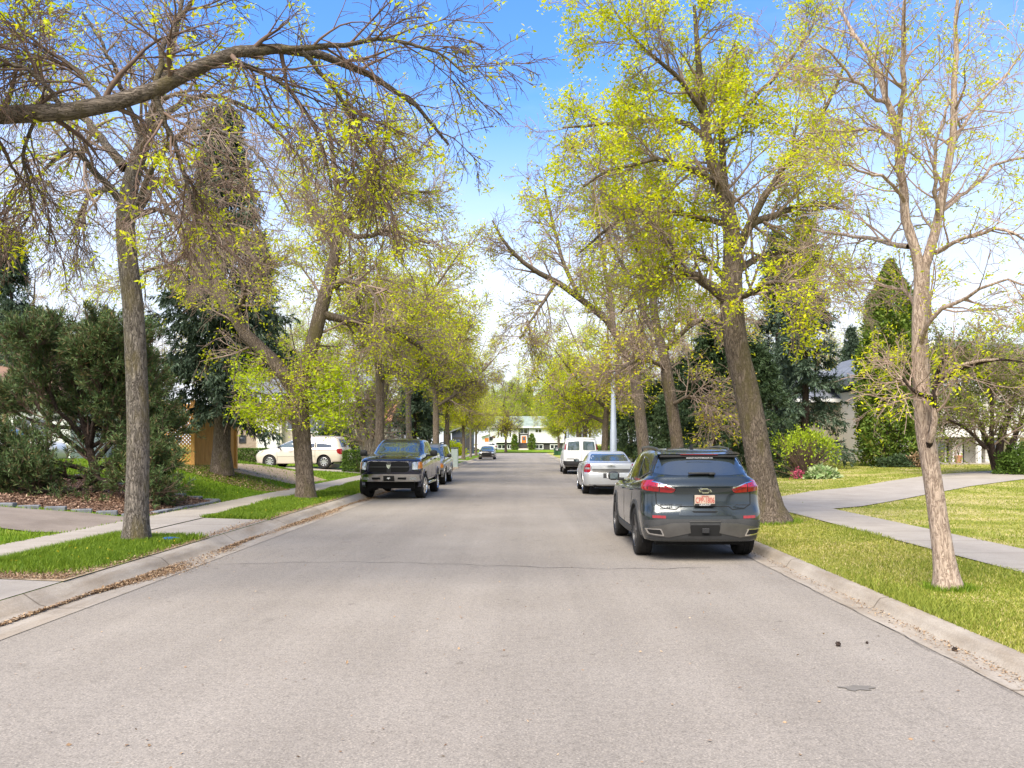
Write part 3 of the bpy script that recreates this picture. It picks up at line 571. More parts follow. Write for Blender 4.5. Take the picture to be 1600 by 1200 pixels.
# ---- big tree beside the dark grey SUV
YR2 = 17.2; r2 = tuple(W(1203, 818, YR2))
lim = [PX(YR2, [(1204, 818, 47), (1196, 770, 42), (1186, 720, 41), (1176, 660, 40), (1164, 600, 38), (1152, 550, 37), (1144, 490, 37), (1143, 440, 33), (1145, 400, 30), (1140, 340, 24), (1122, 280, 20), (1105, 220, 16), (1096, 150, 13), (1090, 80, 9), (1085, 10, 5)]),
       PX(YR2, [(1140, 470, 22), (1112, 448, 17, -.2), (1085, 430, 14, -.4), (1065, 425, 12, -.6), (1050, 390, 9, -.8), (1035, 365, 7, -1), (1000, 330, 5, -1.3)]),
       PX(YR2, [(1142, 380, 16), (1132, 300, 13, .5), (1128, 220, 10, .8), (1135, 150, 8, 1), (1150, 70, 5, 1.2)]),
       PX(YR2, [(1146, 400, 16), (1175, 350, 13), (1215, 335, 10, .3), (1260, 320, 8, .5), (1310, 325, 5, .8)]),
       PX(YR2, [(1150, 390, 13), (1200, 300, 11, -.5), (1240, 240, 8, -.8), (1290, 170, 6, -1), (1320, 100, 4, -1.2)]),
       PX(YR2, [(1104, 215, 10), (1060, 190, 9, .3), (1000, 190, 7, .6), (930, 195, 5, 1), (880, 200, 3, 1.3)]),
       PX(YR2, [(1125, 290, 11), (1080, 265, 9, -.6), (1030, 250, 7, -1.1), (970, 260, 5, -1.6), (910, 290, 3, -2)]),
       PX(YR2, [(1140, 350, 11), (1090, 340, 9, .8), (1030, 330, 7, 1.5), (960, 350, 5, 2.2), (900, 400, 3, 2.8)]),
       PX(YR2, [(1100, 180, 8), (1060, 120, 7, -.5), (1010, 80, 5, -.9), (960, 20, 3, -1.2)]),
       PX(YR2, [(1130, 200, 8), (1180, 150, 7, .5), (1230, 100, 5, 1), (1270, 40, 3, 1.3)]),
       PX(YR2, [(1146, 470, 12), (1175, 455, 10, -.8), (1220, 440, 7, -1.5), (1270, 460, 4, -2)]),
       PX(YR2, [(1146, 430, 12), (1190, 400, 10, .9), (1240, 395, 8, 1.6), (1300, 420, 5, 2.2), (1340, 460, 3, 2.6)]),
       PX(YR2, [(1143, 450, 11), (1110, 410, 9, 1), (1070, 400, 7, 1.8), (1010, 430, 5, 2.4), (970, 490, 3, 2.9)])]
lv = dict(l1=dict(n=18, t0=.15, t1=.98, L0=.9, L1=2.2, a0=30, a1=65, N=7, rk=.5, tip=.007, trop=.05, wob=.14, rmax=.035),
          l2=dict(n=9, t0=.15, t1=1, L0=.45, L1=1.0, a0=25, a1=60, N=5, rk=.6, tip=.005, trop=-.1, wob=.15, rmax=.012),
          l3=dict(n=6, t0=.15, t1=1, L0=.15, L1=.45, a0=25, a1=60, N=4, rk=.7, tip=.0038, trop=-.1, wob=.16, rmax=.006), from_trunk=True)
def z_r2(p):
    px = VPX+p[:, 0]*FPX/p[:, 1]; py = HY-(p[:, 2]-CAMZ)*FPX/p[:, 1]
    c = np.sin(p[:, 0]*2.1+p[:, 2]*1.3)+np.sin(p[:, 1]*1.9-p[:, 2]*2.3+1)+np.sin(p[:, 0]*3.7-p[:, 1]*2.9+2)*.7      # foliage comes in clumps
    return np.clip((1.05-np.clip((p[:, 0]-4.3)/3.2, 0, .80)-0.30*((p[:, 2] > 3.6) & (p[:, 2] < 5.4)))*np.clip(.62+.5*c, .05, 1.15), 0.03, 1)
deciduous('street_tree', 'thick leaning trunk with dense yellow-green clusters growing beside the dark grey SUV', r2, lim, 15, lv,
          dict(frac=.56, m=17, spread=.070, l0=.045, l1=.095, asp=.52), 'trees along the boulevards', ('bark_brown', 'twig', 'leaf_spring'), N=14, flare=1.55, zleaf=z_r2)
# ---- next trees down the right verge
def auto_limbs(base, h_fork, n, reach, height, seed, rad, lean=(0, 0), bias=(0, 0)):
    rng = np.random.default_rng(seed); b = np.array(base); f = b+np.array([lean[0], lean[1], h_fork])
    out = [([tuple(b), tuple(b+(f-b)*.5+rng.normal(0, .04, 3)), tuple(f), tuple(f+np.array([lean[0]*.5+rng.normal(0, .2), rng.normal(0, .2), (height-h_fork)*.4])), tuple(f+np.array([rng.normal(0, .4)+bias[0]*.3, rng.normal(0, .4), height-h_fork]))], [rad, rad*.86, rad*.8, rad*.45, .02])]
    for k in range(n):
        a = 2*math.pi*(k+rng.uniform(-.3, .3))/n; t = rng.uniform(0, .35); p0 = f+np.array([0, 0, (height-h_fork)*t*.6])
        R_ = reach*rng.uniform(.7, 1.1); Hh = (height-h_fork)*rng.uniform(.35, .95)-(p0[2]-f[2])
        d = np.array([math.cos(a)*R_+bias[0], math.sin(a)*R_+bias[1], Hh])
        out.append(([tuple(p0), tuple(p0+d*np.array([.3, .3, .22])), tuple(p0+d*np.array([.62, .62, .55])+rng.normal(0, .15, 3)), tuple(p0+d)], [rad*.5, rad*.38, rad*.24, .015]))
    return out
MID = dict(l1=dict(n=17, t0=.2, t1=.98, L0=1.0, L1=2.6, a0=30, a1=65, N=6, rk=.5, tip=.011, trop=.1, wob=.14, rmax=.05),
           l2=dict(n=8, t0=.15, t1=1, L0=.5, L1=1.3, a0=25, a1=60, N=5, rk=.6, tip=.008, trop=-.25, wob=.14, rmax=.017),
           l3=dict(n=6, t0=.15, t1=1, L0=.2, L1=.6, a0=25, a1=60, N=3, rk=.7, tip=.0065, trop=-.2, wob=.15, rmax=.009))
YR3 = 27.6; r3 = tuple(W(1060, 700, YR3)[:2])+(0.17,)
lim = [PX(YR3, [(1064, 768, 22), (1058, 695, 20), (1052, 650, 19), (1044, 600, 19), (1038, 560, 17), (1028, 520, 14), (1020, 470, 12), (1018, 410, 10), (1015, 340, 7), (1010, 260, 4)]),
       PX(YR3, [(1030, 530, 10), (1005, 490, 9, .4), (985, 440, 7, .8), (960, 390, 5, 1.1), (930, 330, 3, 1.4)]),
       PX(YR3, [(1036, 550, 10), (1065, 520, 8, -.4), (1100, 500, 6, -.8), (1140, 510, 4, -1.2)]),
       PX(YR3, [(1020, 470, 9), (1050, 420, 7, .5), (1075, 370, 6, .9), (1090, 300, 4, 1.2)]),
       PX(YR3, [(1019, 430, 8), (990, 380, 7, -.6), (970, 320, 5, -1), (955, 250, 3, -1.3)]),
       PX(YR3, [(1054, 630, 6, -.2), (1075, 620, 5, -.6), (1100, 622, 4, -.9), (1125, 640, 3, -1.2)]),
       PX(YR3, [(1040, 575, 8), (1010, 560, 7, -1), (980, 570, 5, -1.8), (950, 600, 3, -2.4)])]
deciduous('street_tree', 'rough brown trunk with a tangle of bare twigs rising behind the dark grey SUV roof', r3, lim, 16, MID,
          dict(frac=.17, m=8, spread=.09, l0=.07, l1=.14, asp=.5), 'trees along the boulevards', ('bark_brown', 'twig', 'leaf_bud'), N=10, K=9)
YR4 = 35.0; r4 = tuple(W(1008, 700, YR4)[:2])+(0.17,)
lim = [PX(YR4, [(1010, 755, 20), (1005, 695, 19), (1000, 650, 18), (996, 610, 18), (990, 575, 18), (986, 560, 17)]),
       PX(YR4, [(986, 565, 14), (970, 545, 13), (958, 510, 12), (935, 490, 11), (905, 465, 10, -.5), (870, 440, 9, -1), (832, 422, 8, -1.5), (808, 400, 6, -1.8), (785, 375, 5, -2), (770, 345, 3, -2.2)]),
       PX(YR4, [(958, 515, 10), (955, 470, 9, .5), (945, 420, 7, .8), (935, 360, 5, 1), (925, 290, 3, 1.2)]),
       PX(YR4, [(990, 570, 13), (1000, 520, 11, .4), (1005, 460, 9, .7), (1000, 390, 7, 1), (990, 310, 4, 1.2)]),
       PX(YR4, [(905, 465, 7, -.5), (880, 410, 6, -.5), (865, 350, 5, -.4), (850, 290, 3, -.3)]),
       PX(YR4, [(870, 440, 6, -1), (850, 470, 5, -1.3), (830, 500, 4, -1.6), (812, 530, 3, -1.8)]),
       PX(YR4, [(992, 580, 10), (1020, 540, 8, 1), (1050, 510, 6, 1.8), (1080, 490, 4, 2.4)])]
deciduous('street_tree', 'tree behind the pale lamp post whose long mossy limb leans far out over the road', r4, lim, 17, MID,
          dict(frac=.14, m=8, spread=.1, l0=.08, l1=.15, asp=.5), 'trees along the boulevards', ('bark_brown', 'twig', 'leaf_bud'), N=12, K=9)
# ---- shared, lighter trees for the rows farther down the street
FAR = dict(l1=dict(n=15, t0=.12, t1=.98, L0=1.0, L1=2.7, a0=30, a1=65, N=5, rk=.5, tip=.016, trop=.12, wob=.14, rmax=.05),
           l2=dict(n=9, t0=.15, t1=1, L0=.5, L1=1.5, a0=25, a1=60, N=4, rk=.6, tip=.011, trop=-.2, wob=.14, rmax=.02),
           l3=dict(n=6, t0=.15, t1=1, L0=.25, L1=.7, a0=25, a1=60, N=3, rk=.7, tip=.009, trop=-.15, wob=.15, rmax=.012))
def far_tree(label, x, y, seed, hf=3.0, reach=2.6, height=9.5, rad=.22, frac=.16, mats=('bark_brown', 'twig', 'leaf_spring'), bias=(0, 0), lean=(0, 0), group='trees along the boulevards', m=7, n=6, name='street_tree', l=(.09, .17), z=None):
    b = (x, y, (Hs(x, y) if z is None else z)-.03)
    t = deciduous(name, label, b, auto_limbs(b, hf, n, reach, height, seed, rad, lean, bias), seed, FAR,
                  dict(frac=frac, m=m, spread=.15, l0=l[0], l1=l[1], asp=.5), group, mats, N=9, K=8)
    CH[t.name] = kids_list(t); return t
def kids_list(t): return [o for o in bpy.data.objects if o.parent == t]
def again(src, label, x, y, rz, sc, group='trees along the boulevards', z=None):
    c = copy_tree(src); c.location = (x, y, (Hs(x, y) if z is None else z)-.03); c.rotation_euler = (0, 0, rz); c.scale = (sc, sc, sc); tag(c, label, group=group); return c
XL = -6.25
def px2x(px, Y): return (px-VPX)*Y/FPX
a3 = far_tree('mossy brown trunk rising behind the navy pickup hood, beside the clump of smooth stems', px2x(594, 36.5), 36.5, 31, 4.2, 3.6, 12.5, .23, .42, bias=(.8, 0))
a4 = far_tree('straight trunk showing above the navy pickup roof in front of the blue spruce', px2x(638, 46), 46, 32, 4.0, 3.4, 12, .19, .46, ('bark_grey', 'twig', 'leaf_spring'), bias=(.9, 0))
a5 = far_tree('stout trunk behind the grey pickup cab with a limb slanting up over the road', px2x(681, 59), 59, 33, 3.8, 3.5, 12, .26, .26, ('bark_brown', 'twig', 'leaf_bud'), bias=(1.2, 0))
a6 = far_tree('brown trunk between the grey pickup and the dark SUV in the drive', px2x(699, 69), 69, 34, 3.6, 3.0, 11, .22, .60)
again(a6, 'crooked dark trunk on the green verge just before the dark blue garage', px2x(724, 84), 84, 2.1, .80)
again(a4, 'second trunk on the green verge past the crooked one, before the dark hatchback', px2x(735.5, 95), 95, 1.2, .72)
again(a6, 'third and farthest thin trunk of the verge row behind the dark hatchback', px2x(744, 107), 107, 4.1, .74)
b5 = far_tree('spreading tree behind the lamp post with low dark limbs arching over the white van', px2x(946, 52), 52, 41, 2.6, 3.8, 11.0, .24, .6, ('bark_brown', 'twig', 'leaf_spring'), bias=(-1.0, 0))
b6 = far_tree('yellow-green tree standing over the roof of the white cargo van', px2x(914, 68), 68, 42, 3.0, 3.2, 10.0, .26, .75, ('bark_brown', 'twig', 'leaf_fresh'), bias=(-.8, 0))
again(b5, 'tree just past the white cargo van with a pair of trunks', px2x(903, 82), 82, 3.9, .84)
again(b6, 'tree beside the second, farther lamp post', px2x(884, 97), 97, 1.0, .80)
again(b5, 'last tree of the far end of the row, hiding the corner of the white house', px2x(873, 118), 118, 5.0, .80)
h1 = far_tree('small dark forked tree on the lawn in front of the white house', -3.4, 158.5, 45, 3.4, 2.6, 7.5, .24, .10, ('bark_dark', 'twig_dark', 'leaf_spring'), l=(.14, .24), group='trees round the white house')
# clump of smooth grey stems on the lawn
bc = (px2x(576, 42), 42.0, Hs(px2x(576, 42), 42)-.03)
lim = [PX(42, [(576, 742, 18), (575, 715, 15), (572, 690, 12), (566, 660, 10), (560, 620, 8), (552, 560, 5)]), PX(42, [(578, 735, 14), (580, 700, 12), (583, 660, 9), (588, 610, 7), (592, 540, 4)]),
       PX(42, [(574, 735, 13), (568, 700, 10, .3), (556, 660, 8, .6), (540, 620, 6, .9), (528, 570, 3, 1)]), PX(42, [(580, 730, 11), (588, 690, 9, -.4), (596, 650, 7, -.8), (606, 600, 4, -1)])]
deciduous('clump_tree', 'clump of smooth grey stems growing on the lawn behind the navy pickup', bc, lim, 46, MID, dict(frac=.10, m=6, spread=.12, l0=.1, l1=.18), None, ('bark_grey', 'twig', 'leaf_fresh'), N=10, K=9)
# trees beyond the gardens, filling the skyline
bk = 'trees beyond the gardens'
v1 = far_tree('bright yellow-green tree with a broad crown behind the beige house', -17, 64, 51, 3.0, 3.6, 10, .25, .5, ('bark_dark', 'twig', 'leaf_fresh'), group=bk, name='garden_tree')
v2 = far_tree('bare brownish tree with thin crown behind the orange-roofed house', -15.5, 84, 52, 3.5, 3.6, 12, .25, .09, ('bark_dark', 'twig', 'leaf_bud'), group=bk, name='garden_tree')
again(v1, 'yellow tree crown behind the dark blue garage', -14.5, 122, 1.0, .75, bk); again(v1, 'yellow-green tree between the garage and the white house', -15, 172, 2.2, 1.05, bk)
again(v2, 'bare tree crown showing behind the garage roof', -19, 133, 4.0, 1.0, bk)
again(v1, 'low leafy tree behind the white van and lamp post', 10.5, 76, 3.0, .68, bk); again(v1, 'bright leafy tree beyond the verge row past the dark conifers', 11.5, 62, 4.4, .7, bk)
again(v2, 'tall bare tree behind the spruces past the parked sedan', 14, 72, 5.0, 1.0, bk); again(v2, 'bare tree beyond the siding house chimney', 24, 88, .5, .85, bk)
again(v1, 'leafy tree past the far lamp post, over the kerb', 10, 100, .9, .85, bk); again(v1, 'leafy tree at the corner of the cross street', 12.5, 128, 5.5, .95, bk)
again(v1, 'tall yellow tree behind the roof of the white house', -7, 196, .3, 1.75, bk); again(v1, 'broad yellow tree behind the green roof, over the orange door', 3, 200, 2.9, 1.6, bk)
again(v2, 'bare tree behind the white house at its garage end', -16, 200, 2.0, 1.7, bk); again(v1, 'tree behind the white house at its far gable', 13, 198, 4.0, 1.9, bk)
again(v2, 'bare crown behind the pine shrub and the pale trailer', -30, 52, 1.0, 1.0, bk)
again(v2, 'bare crown behind the house with the glass door', 33, 74, 2.6, .95, bk); again(v1, 'leafy crown showing between the columnar cedar and the gable', 27, 80, 1.6, .75, bk)
v3 = far_tree('tall hazy tree with yellow-green crown beyond the left gardens, over the beige roof', -22, 78, 53, 3.6, 4.2, 13.5, .28, .42, ('bark_dark', 'twig', 'leaf_spring'), group=bk, name='garden_tree')
for (lab, x, y, rz, sc, src) in (('tall budding tree behind the orange roof', -12.5, 93, 1.1, .8, v3), ('budding tree behind the blue spruce', -13.5, 74, 2.4, .66, v3), ('yellow-green tree past the orange roof', -11.5, 104, .4, .82, v1), ('tall tree behind the blue garage roof ridge', -13, 140, 3.3, .95, v3), ('tree at the near corner of the cross street', -9.5, 143, 5.1, .85, v1),
        ('tall budding tree over the minivan roof', -17.5, 68, 4.6, .85, v3), ('budding crown above the beige house garage', -24, 70, 3.0, .95, v3), ('bare crown above the brick front', -30, 66, .3, 1.0, v2), ('wide bare crown beyond the pale house', -38, 62, 2.3, 1.1, v2),
        ('tall budding tree behind the far lamp post', 11.5, 92, 1.3, .85, v3), ('yellow tree beyond the second lamp post, set back', 13, 112, 3.6, 1.0, v1), ('tall tree at the far corner past the bins', 11, 143, .9, .8, v3), ('tall tree over the dark conifers', 13, 58, 2.7, .75, v3),
        ('tall budding tree behind the maroon-posted house', 17, 74, 4.2, .95, v3), ('tall tree behind the taupe house', 22, 70, 5.6, .9, v3), ('leafy tree beyond the chimney stack', 29, 72, 3.1, .85, v3), ('broad tree behind the house with the white pier', 40, 68, 2.0, 1.1, v1),
        ('yellow tree left of the white house roof', -22, 190, 1.9, 1.7, v1), ('tall tree rising over the white house ridge', -1.5, 206, 3.9, 1.45, v3), ('tree behind the far end of the white house', 20, 190, 4.8, 1.8, v1), ('tree behind the white garage', -12, 186, .8, 1.5, v1), ('bright tree crown directly over the white house roof, nearest the ridge middle', -4.5, 184, 2.2, 1.35, v1), ('bright tree crown over the white house roof beside the lamp row', 5.5, 186, 1.2, 1.45, v1)):
    again(src, lab, x, y, rz, sc, bk)
# ornamental tree screening the house front on the far right
bo = (px2x(1575, 36), 36.0, Hs(px2x(1575, 36), 36)-.03)
lim = [PX(36, [(1560, 735, 13), (1562, 700, 11), (1568, 670, 10), (1580, 640, 8), (1592, 600, 5), (1600, 560, 3)]), PX(36, [(1565, 735, 11), (1578, 700, 9), (1596, 660, 7), (1620, 620, 5), (1640, 590, 3)]),
       PX(36, [(1555, 735, 10), (1545, 700, 8, .3), (1530, 660, 7, .5), (1510, 620, 5, .8), (1490, 590, 3, 1)]), PX(36, [(1540, 700, 7, -.3), (1510, 670, 5, -.8), (1480, 655, 3, -1.2)]),
       PX(36, [(1558, 735, 9), (1550, 690, 7, -.4), (1550, 640, 6, -.6), (1545, 590, 4, -.8), (1535, 550, 3, -1)]), PX(36, [(1545, 600, 5), (1500, 560, 4, -.5), (1470, 550, 3, -.8)])]
deciduous('ornamental_tree', 'low spreading leafy tree with several dark stems screening the house with the glass door', bo, lim, 47, dict(MID, from_trunk=True),
          dict(frac=.55, m=7, spread=.10, l0=.07, l1=.14), None, ('bark_dark', 'twig', 'shrub_leaf'), N=10, K=8)
# ------------------------------------------------------------------ conifers
def conifer(name, label, base, height, rad, seed, mat, clear=1.0, nb=95, droop=-.5, blade=.22, dens=1.0, top=0.04, group=None, trunk_r=.2, power=.85, barkm='bark_dark', hang=0.0):
    rng = np.random.default_rng(seed); base = np.array(base, float); root = thing(name, label, 'conifer', tuple(base), group=group)
    hs = np.linspace(0, height, 14); tp = np.stack([rng.normal(0, .02, 14), rng.normal(0, .02, 14), hs], -1); tp[0, :2] = 0
    tr = trunk_r*(1-hs/height)**.9+.015; tr[0] *= 1.35
    V, F = tubes(tp[None], tr[None], 10); link('trunk', mesh_np('trunk', V, F), M[barkm], root)
    u = rng.random(nb)**.9; z = clear+(height-clear)*np.sort(u); frac = (z-clear)/(height-clear)
    prof = rad*((1-frac)**power)*(0.72+0.28*np.minimum(frac/.12, 1))+top
    Ln = prof*rng.uniform(.72, 1.12, nb); az = rng.random(nb)*2*np.pi+np.arange(nb)*2.4
    N = 7; B = np.empty((nb, N, 3)); B[:, 0] = np.stack([np.zeros(nb), np.zeros(nb), z], -1)
    el = np.radians(12-34*(1-frac)+rng.normal(0, 6, nb)); d = np.stack([np.cos(az)*np.cos(el), np.sin(az)*np.cos(el), np.sin(el)], -1)
    for s in range(1, N):
        d = d.copy(); d[:, 2] += (droop*(0.5-s/(N-1)))*.28+.02; d += rng.normal(0, .05, d.shape); d = unit(d); B[:, s] = B[:, s-1]+d*(Ln/(N-1))[:, None]
    BR = np.maximum(.028*(Ln/rad)[:, None]*(1-np.linspace(0, 1, N)[None])**.8, .006)
    T1, R1 = spawn(B, BR, rng, max(4, int(15*dens)), .12, 1, .25*rad*.5, .5*rad*.62, 35, 62, 5, .5, .004, -.35-hang, .08, .45, .012)
    V, F = join([tubes(B, BR, 5), tubes(T1, R1, 3)]); link('branches', mesh_np('branches', V, F), M['needle_twig'], root)
    # needle sprays
    def sprays(Q, per):
        n = len(Q)*per; qi = np.repeat(np.arange(len(Q)), per); f = rng.random(n)**.8*(Q.shape[1]-1.001); i = f.astype(int); fr = (f-i)[:, None]
        c = Q[qi, i]*(1-fr)+Q[qi, i+1]*fr; t = unit(Q[qi, i+1]-Q[qi, i]); dd = t+rng.normal(0, .55, (n, 3)); dd[:, 2] -= .12+hang*.6
        nn = rng.normal(0, .5, (n, 3)); nn[:, 2] += 1; ln = blade*.78*rng.uniform(.55, 1.25, n); return rhombi(c, dd, nn, ln, ln*rng.uniform(.18, .32, n))
    V, F = join([sprays(T1, int(15*dens)), sprays(B, int(36*dens))]); link('foliage', mesh_np('foliage', V, F, smooth=False), M[mat], root)
    CH[root.name] = kids_list(root); return root
gx = lambda px, Y: (px2x(px, Y), Y, Hs(px2x(px, Y), Y)-.05)
conifer('spruce_tree', 'large blue-green spruce with a bare lower trunk beside the orange cedar fence', gx(347, 28.3), 12.2, 2.75, 61, 'spruce_blue', 2.35, 190, -.6, .24, 1.5, trunk_r=.30, hang=.55, barkm='bark_brown')
bs = conifer('spruce_tree', 'dense blue spruce growing behind the navy pickup roof', gx(648, 64), 7.4, 2.9, 62, 'spruce_blue', .3, 110, -.4, .34, 1.0)
s1 = conifer('spruce_tree', 'tall blue-green spruce beside the siding house on the far lawn', gx(1258, 43), 12.5, 2.75, 63, 'spruce_blue', 1.0, 150, -.6, .30, 1.15, trunk_r=.22, hang=.15)
s2 = conifer('spruce_tree', 'dark green spruce with sweeping low boughs behind the dark grey SUV', gx(1120, 41), 7.6, 3.4, 64, 'spruce_green', .25, 130, -.5, .30, 1.1, hang=.1)
for (lab, px, Y, rz, sc, src) in (('dark spruce behind the leaning roadside trunk and the SUV', 1178, 38.5, 1.2, .80, s2), ('dark green spruce just past the bare tangled street tree', 1065, 48, 2.6, .82, s2), ('tall spruce rising above the dark ones, next to the siding house spruce', 1215, 50, .8, 1.08, s1),
                                  ('brownish tall spruce top behind the pine shrub at the edge of the view', 18, 46, 1.9, 1.02, s1), ('small spruce top showing over the pine shrub', 168, 44, .6, .66, s1), ('second tall spruce behind the big blue-green one', 405, 69, 2.2, 1.45, s1),
                                  ('dark conifer against the white house roof line', 800, 204, .2, 1.25, s1), ('shorter pointed conifer beside the one behind the white house', 826, 204, 1.2, 1.25, s1), ('dark spruce behind the lamp post hedge', 1008, 60, 3.4, .8, s2), ('dark spruce between the lamp post and the tree with the long limb', 978, 64, 1.4, .72, s2), ('low dark spruce right behind the two bare verge trunks', 1034, 52, 4.4, .72, s2),
                                  ('tall bare-trunked spruce in the gap behind the pale young tree', 1330, 66, 2.0, .8, s1)):
    c = copy_tree(src); c.location = gx(px, Y); c.rotation_euler = (0, 0, rz); c.scale = (sc, sc, sc); tag(c, lab)
# ---- spreading pine on the mulch bed
def pine_shrub():
    rng = np.random.default_rng(71); b = np.array(gx(150, 21.6)); root = thing('pine_tree', 'broad dark pine with low spreading boughs on the mulch bed', 'conifer', tuple(b))
    P, R = [], []
    for (pts) in ([(152, 768, 15), (148, 735, 14), (140, 700, 12), (130, 660, 9), (120, 615, 6), (112, 565, 3)],
                  [(145, 725, 10), (175, 690, 9, -.4), (190, 640, 7, -.7), (200, 590, 5, -.9), (203, 555, 3, -1)], [(145, 715, 9), (110, 690, 8, .4), (70, 650, 6, .8), (40, 590, 4, 1.1), (20, 530, 3, 1.3)],
                  [(150, 735, 9), (185, 715, 7, .4), (212, 690, 6, .7), (238, 662, 4, .9), (258, 640, 2, 1)], [(148, 740, 8), (100, 725, 7, -.5), (40, 715, 5, -.8), (-30, 720, 4, -1), (-80, 735, 2, -1.2)],
                  [(150, 745, 8), (110, 745, 6, -.7), (60, 735, 5, -1.2), (10, 738, 3, -1.6)], [(152, 750, 7), (190, 750, 6, -.5), (218, 742, 5, -.8), (240, 722, 3, -1)], [(150, 745, 7), (185, 762, 5, -.9), (212, 764, 4, -1.3), (235, 752, 3, -1.4)],
                  [(140, 700, 8), (150, 640, 7, -.8), (165, 570, 5, -1.2), (160, 545, 3, -1.4)], [(135, 690, 8), (90, 640, 6, -.6), (60, 570, 5, -1), (55, 535, 3, -1.2)], [(140, 700, 7), (190, 672, 6, 1), (215, 630, 4, 1.4), (222, 580, 3, 1.5)],
                  [(130, 670, 7), (60, 660, 5, .8), (-10, 620, 4, 1.4), (-60, 560, 3, 1.7)], [(125, 640, 6), (80, 580, 5, .8), (90, 545, 3, 1)], [(150, 750, 6), (120, 765, 5, -1.2), (70, 768, 4, -1.7), (30, 765, 3, -2)], [(140, 700, 7), (110, 640, 5, 1.2), (140, 560, 4, 1.8), (150, 535, 2, 2)]):
        p, r = PX(21.6, [tuple(q) for q in pts]); q, s = resample(p, r, 10, rng, .02); P.append(q); R.append(s)
    P, R = np.array(P), np.array(R); V, F = tubes(P-b, R, 8); link('trunk', mesh_np('trunk', V, F), M['bark_dark'], root)
    C0, R0 = spawn(P, R, rng, 5, .3, .95, .55, 1.3, 30, 65, 10, .55, .012, .7, .1, .3, .05); V0, F0 = tubes(C0-b, R0, 6); P = np.concatenate([P, C0]); R = np.concatenate([R, R0])
    C1, R1 = spawn(P, R, rng, 11, .22, 1, .4, 1.0, 25, 65, 6, .5, .008, .55, .1, .3, .03); C2, R2 = spawn(C1, R1, rng, 10, .2, 1, .16, .45, 20, 55, 4, .6, .005, .5, .1, .2, .012)
    V, F = join([(V0, F0), tubes(C1-b, R1, 5), tubes(C2-b, R2, 4)]); link('branches', mesh_np('branches', V, F), M['twig_dark'], root)
    per = 22; Q = C2; n = len(Q)*per; qi = np.repeat(np.arange(len(Q)), per); f = (0.25+.75*rng.random(n))*(Q.shape[1]-1.001); i = f.astype(int); fr = (f-i)[:, None]
    c = Q[qi, i]*(1-fr)+Q[qi, i+1]*fr; t = unit(Q[qi, i+1]-Q[qi, i]); dd = t*1.0+rng.normal(0, .62, (n, 3)); ln = rng.uniform(.08, .15, n)
    V, F = rhombi(c-b, dd, rng.normal(0, 1, (n, 3)), ln, ln*.17); link('foliage', mesh_np('foliage', V, F, smooth=False), M['pine_needle'], root); return root
pine_shrub()
# ------------------------------------------------------------------ shrubs, hedges
def bushy(name, label, base, fn, n, size, seed, mat, cat='shrub', stems=None, inner=0.0, group=None, asp=.5, out=.8):
    """fn(rng, n) -> points and outward directions relative to the base"""
    rng = np.random.default_rng(seed); base = np.array(base, float); root = thing(name, label, cat, tuple(base), group=group)
    p, d = fn(rng, n); dd = unit(d)*out+rng.normal(0, .6, p.shape); ln = size*rng.uniform(.6, 1.3, len(p))
    V, F = rhombi(p, dd, rng.normal(0, .7, p.shape)+unit(d), ln, ln*asp); link('foliage', mesh_np('foliage', V, F, smooth=False), M[mat], root)
    st = stems or 40; k = rng.integers(0, len(p), st); e = p[k]; s0 = e*np.array([.12, .12, 0])
    Q = np.stack([s0, s0*.5+e*.5*np.array([.8, .8, 1]), e], 1); V, F = tubes(Q, np.tile([.03, .018, .006], (st, 1)), 5); link('stems', mesh_np('stems', V, F), M['twig_dark'], root); return root
def ellip(rx, ry, h, fill=.35, z0=0.05):
    def f(rng, n):
        v = unit(rng.normal(0, 1, (n, 3))); v[:, 2] = np.abs(v[:, 2]); lump = 1+.16*np.sin(v[:, 0]*7+1)*np.sin(v[:, 1]*6+2)+.12*np.sin(v[:, 2]*9+v[:, 0]*5); r = (fill+(1-fill)*rng.random(n)**.5)*lump
        return v*r[:, None]*np.array([rx, ry, h])+np.array([0, 0, z0]), v+np.array([0, 0, .15])
    return f
def boxy(lx, ly, h):
    def f(rng, n):
        p = rng.uniform(-1, 1, (n, 3)); k = rng.integers(0, 4, n); q = p.copy()
        q[k == 0, 1] = np.sign(q[k == 0, 1]); q[k == 1, 0] = np.sign(q[k == 1, 0]); q[k == 2, 2] = 1; inn = k == 3
        d = np.zeros((n, 3)); d[k == 0, 1] = q[k == 0, 1]; d[k == 1, 0] = q[k == 1, 0]; d[k == 2, 2] = 1; d[inn] = p[inn]+np.array([0, 0, .01])
        q *= 1+rng.normal(0, .035, (n, 3)); return q*np.array([lx/2, ly/2, h/2])+np.array([0, 0, h/2]), d
    return f
def column(r, h):
    def f(rng, n):
        t = rng.random(n)**.85; a = rng.random(n)*2*np.pi; rr_ = r*(1-t**4.5)*(.80+.20*np.minimum(t/.10, 1))*(1+.13*np.sin(a*5+t*14)+.09*np.sin(a*3-t*25)+.10*np.sin(a*11+t*47)); k = (.55+.45*rng.random(n)**.45)*(1+rng.normal(0, .05, n))
        return np.stack([np.cos(a)*rr_*k, np.sin(a)*rr_*k, t*h], -1), np.stack([np.cos(a), np.sin(a), np.full(n, .9)], -1)
    return f
def weeping(r, h):
    def f(rng, n):
        a = rng.random(n)*2*np.pi; t = rng.random(n); rr_ = r*np.sqrt(t)*(1+.22*np.sin(a*5)+.12*np.sin(a*11+1)); z = h*(.98-.22*t-.55*t**2*rng.random(n))+.16*np.sin(a*4+t*5)+rng.normal(0, .15, n)
        return np.stack([np.cos(a)*rr_, np.sin(a)*rr_, z], -1), np.stack([np.cos(a)*t, np.sin(a)*t, 1.1-t], -1)
    return f
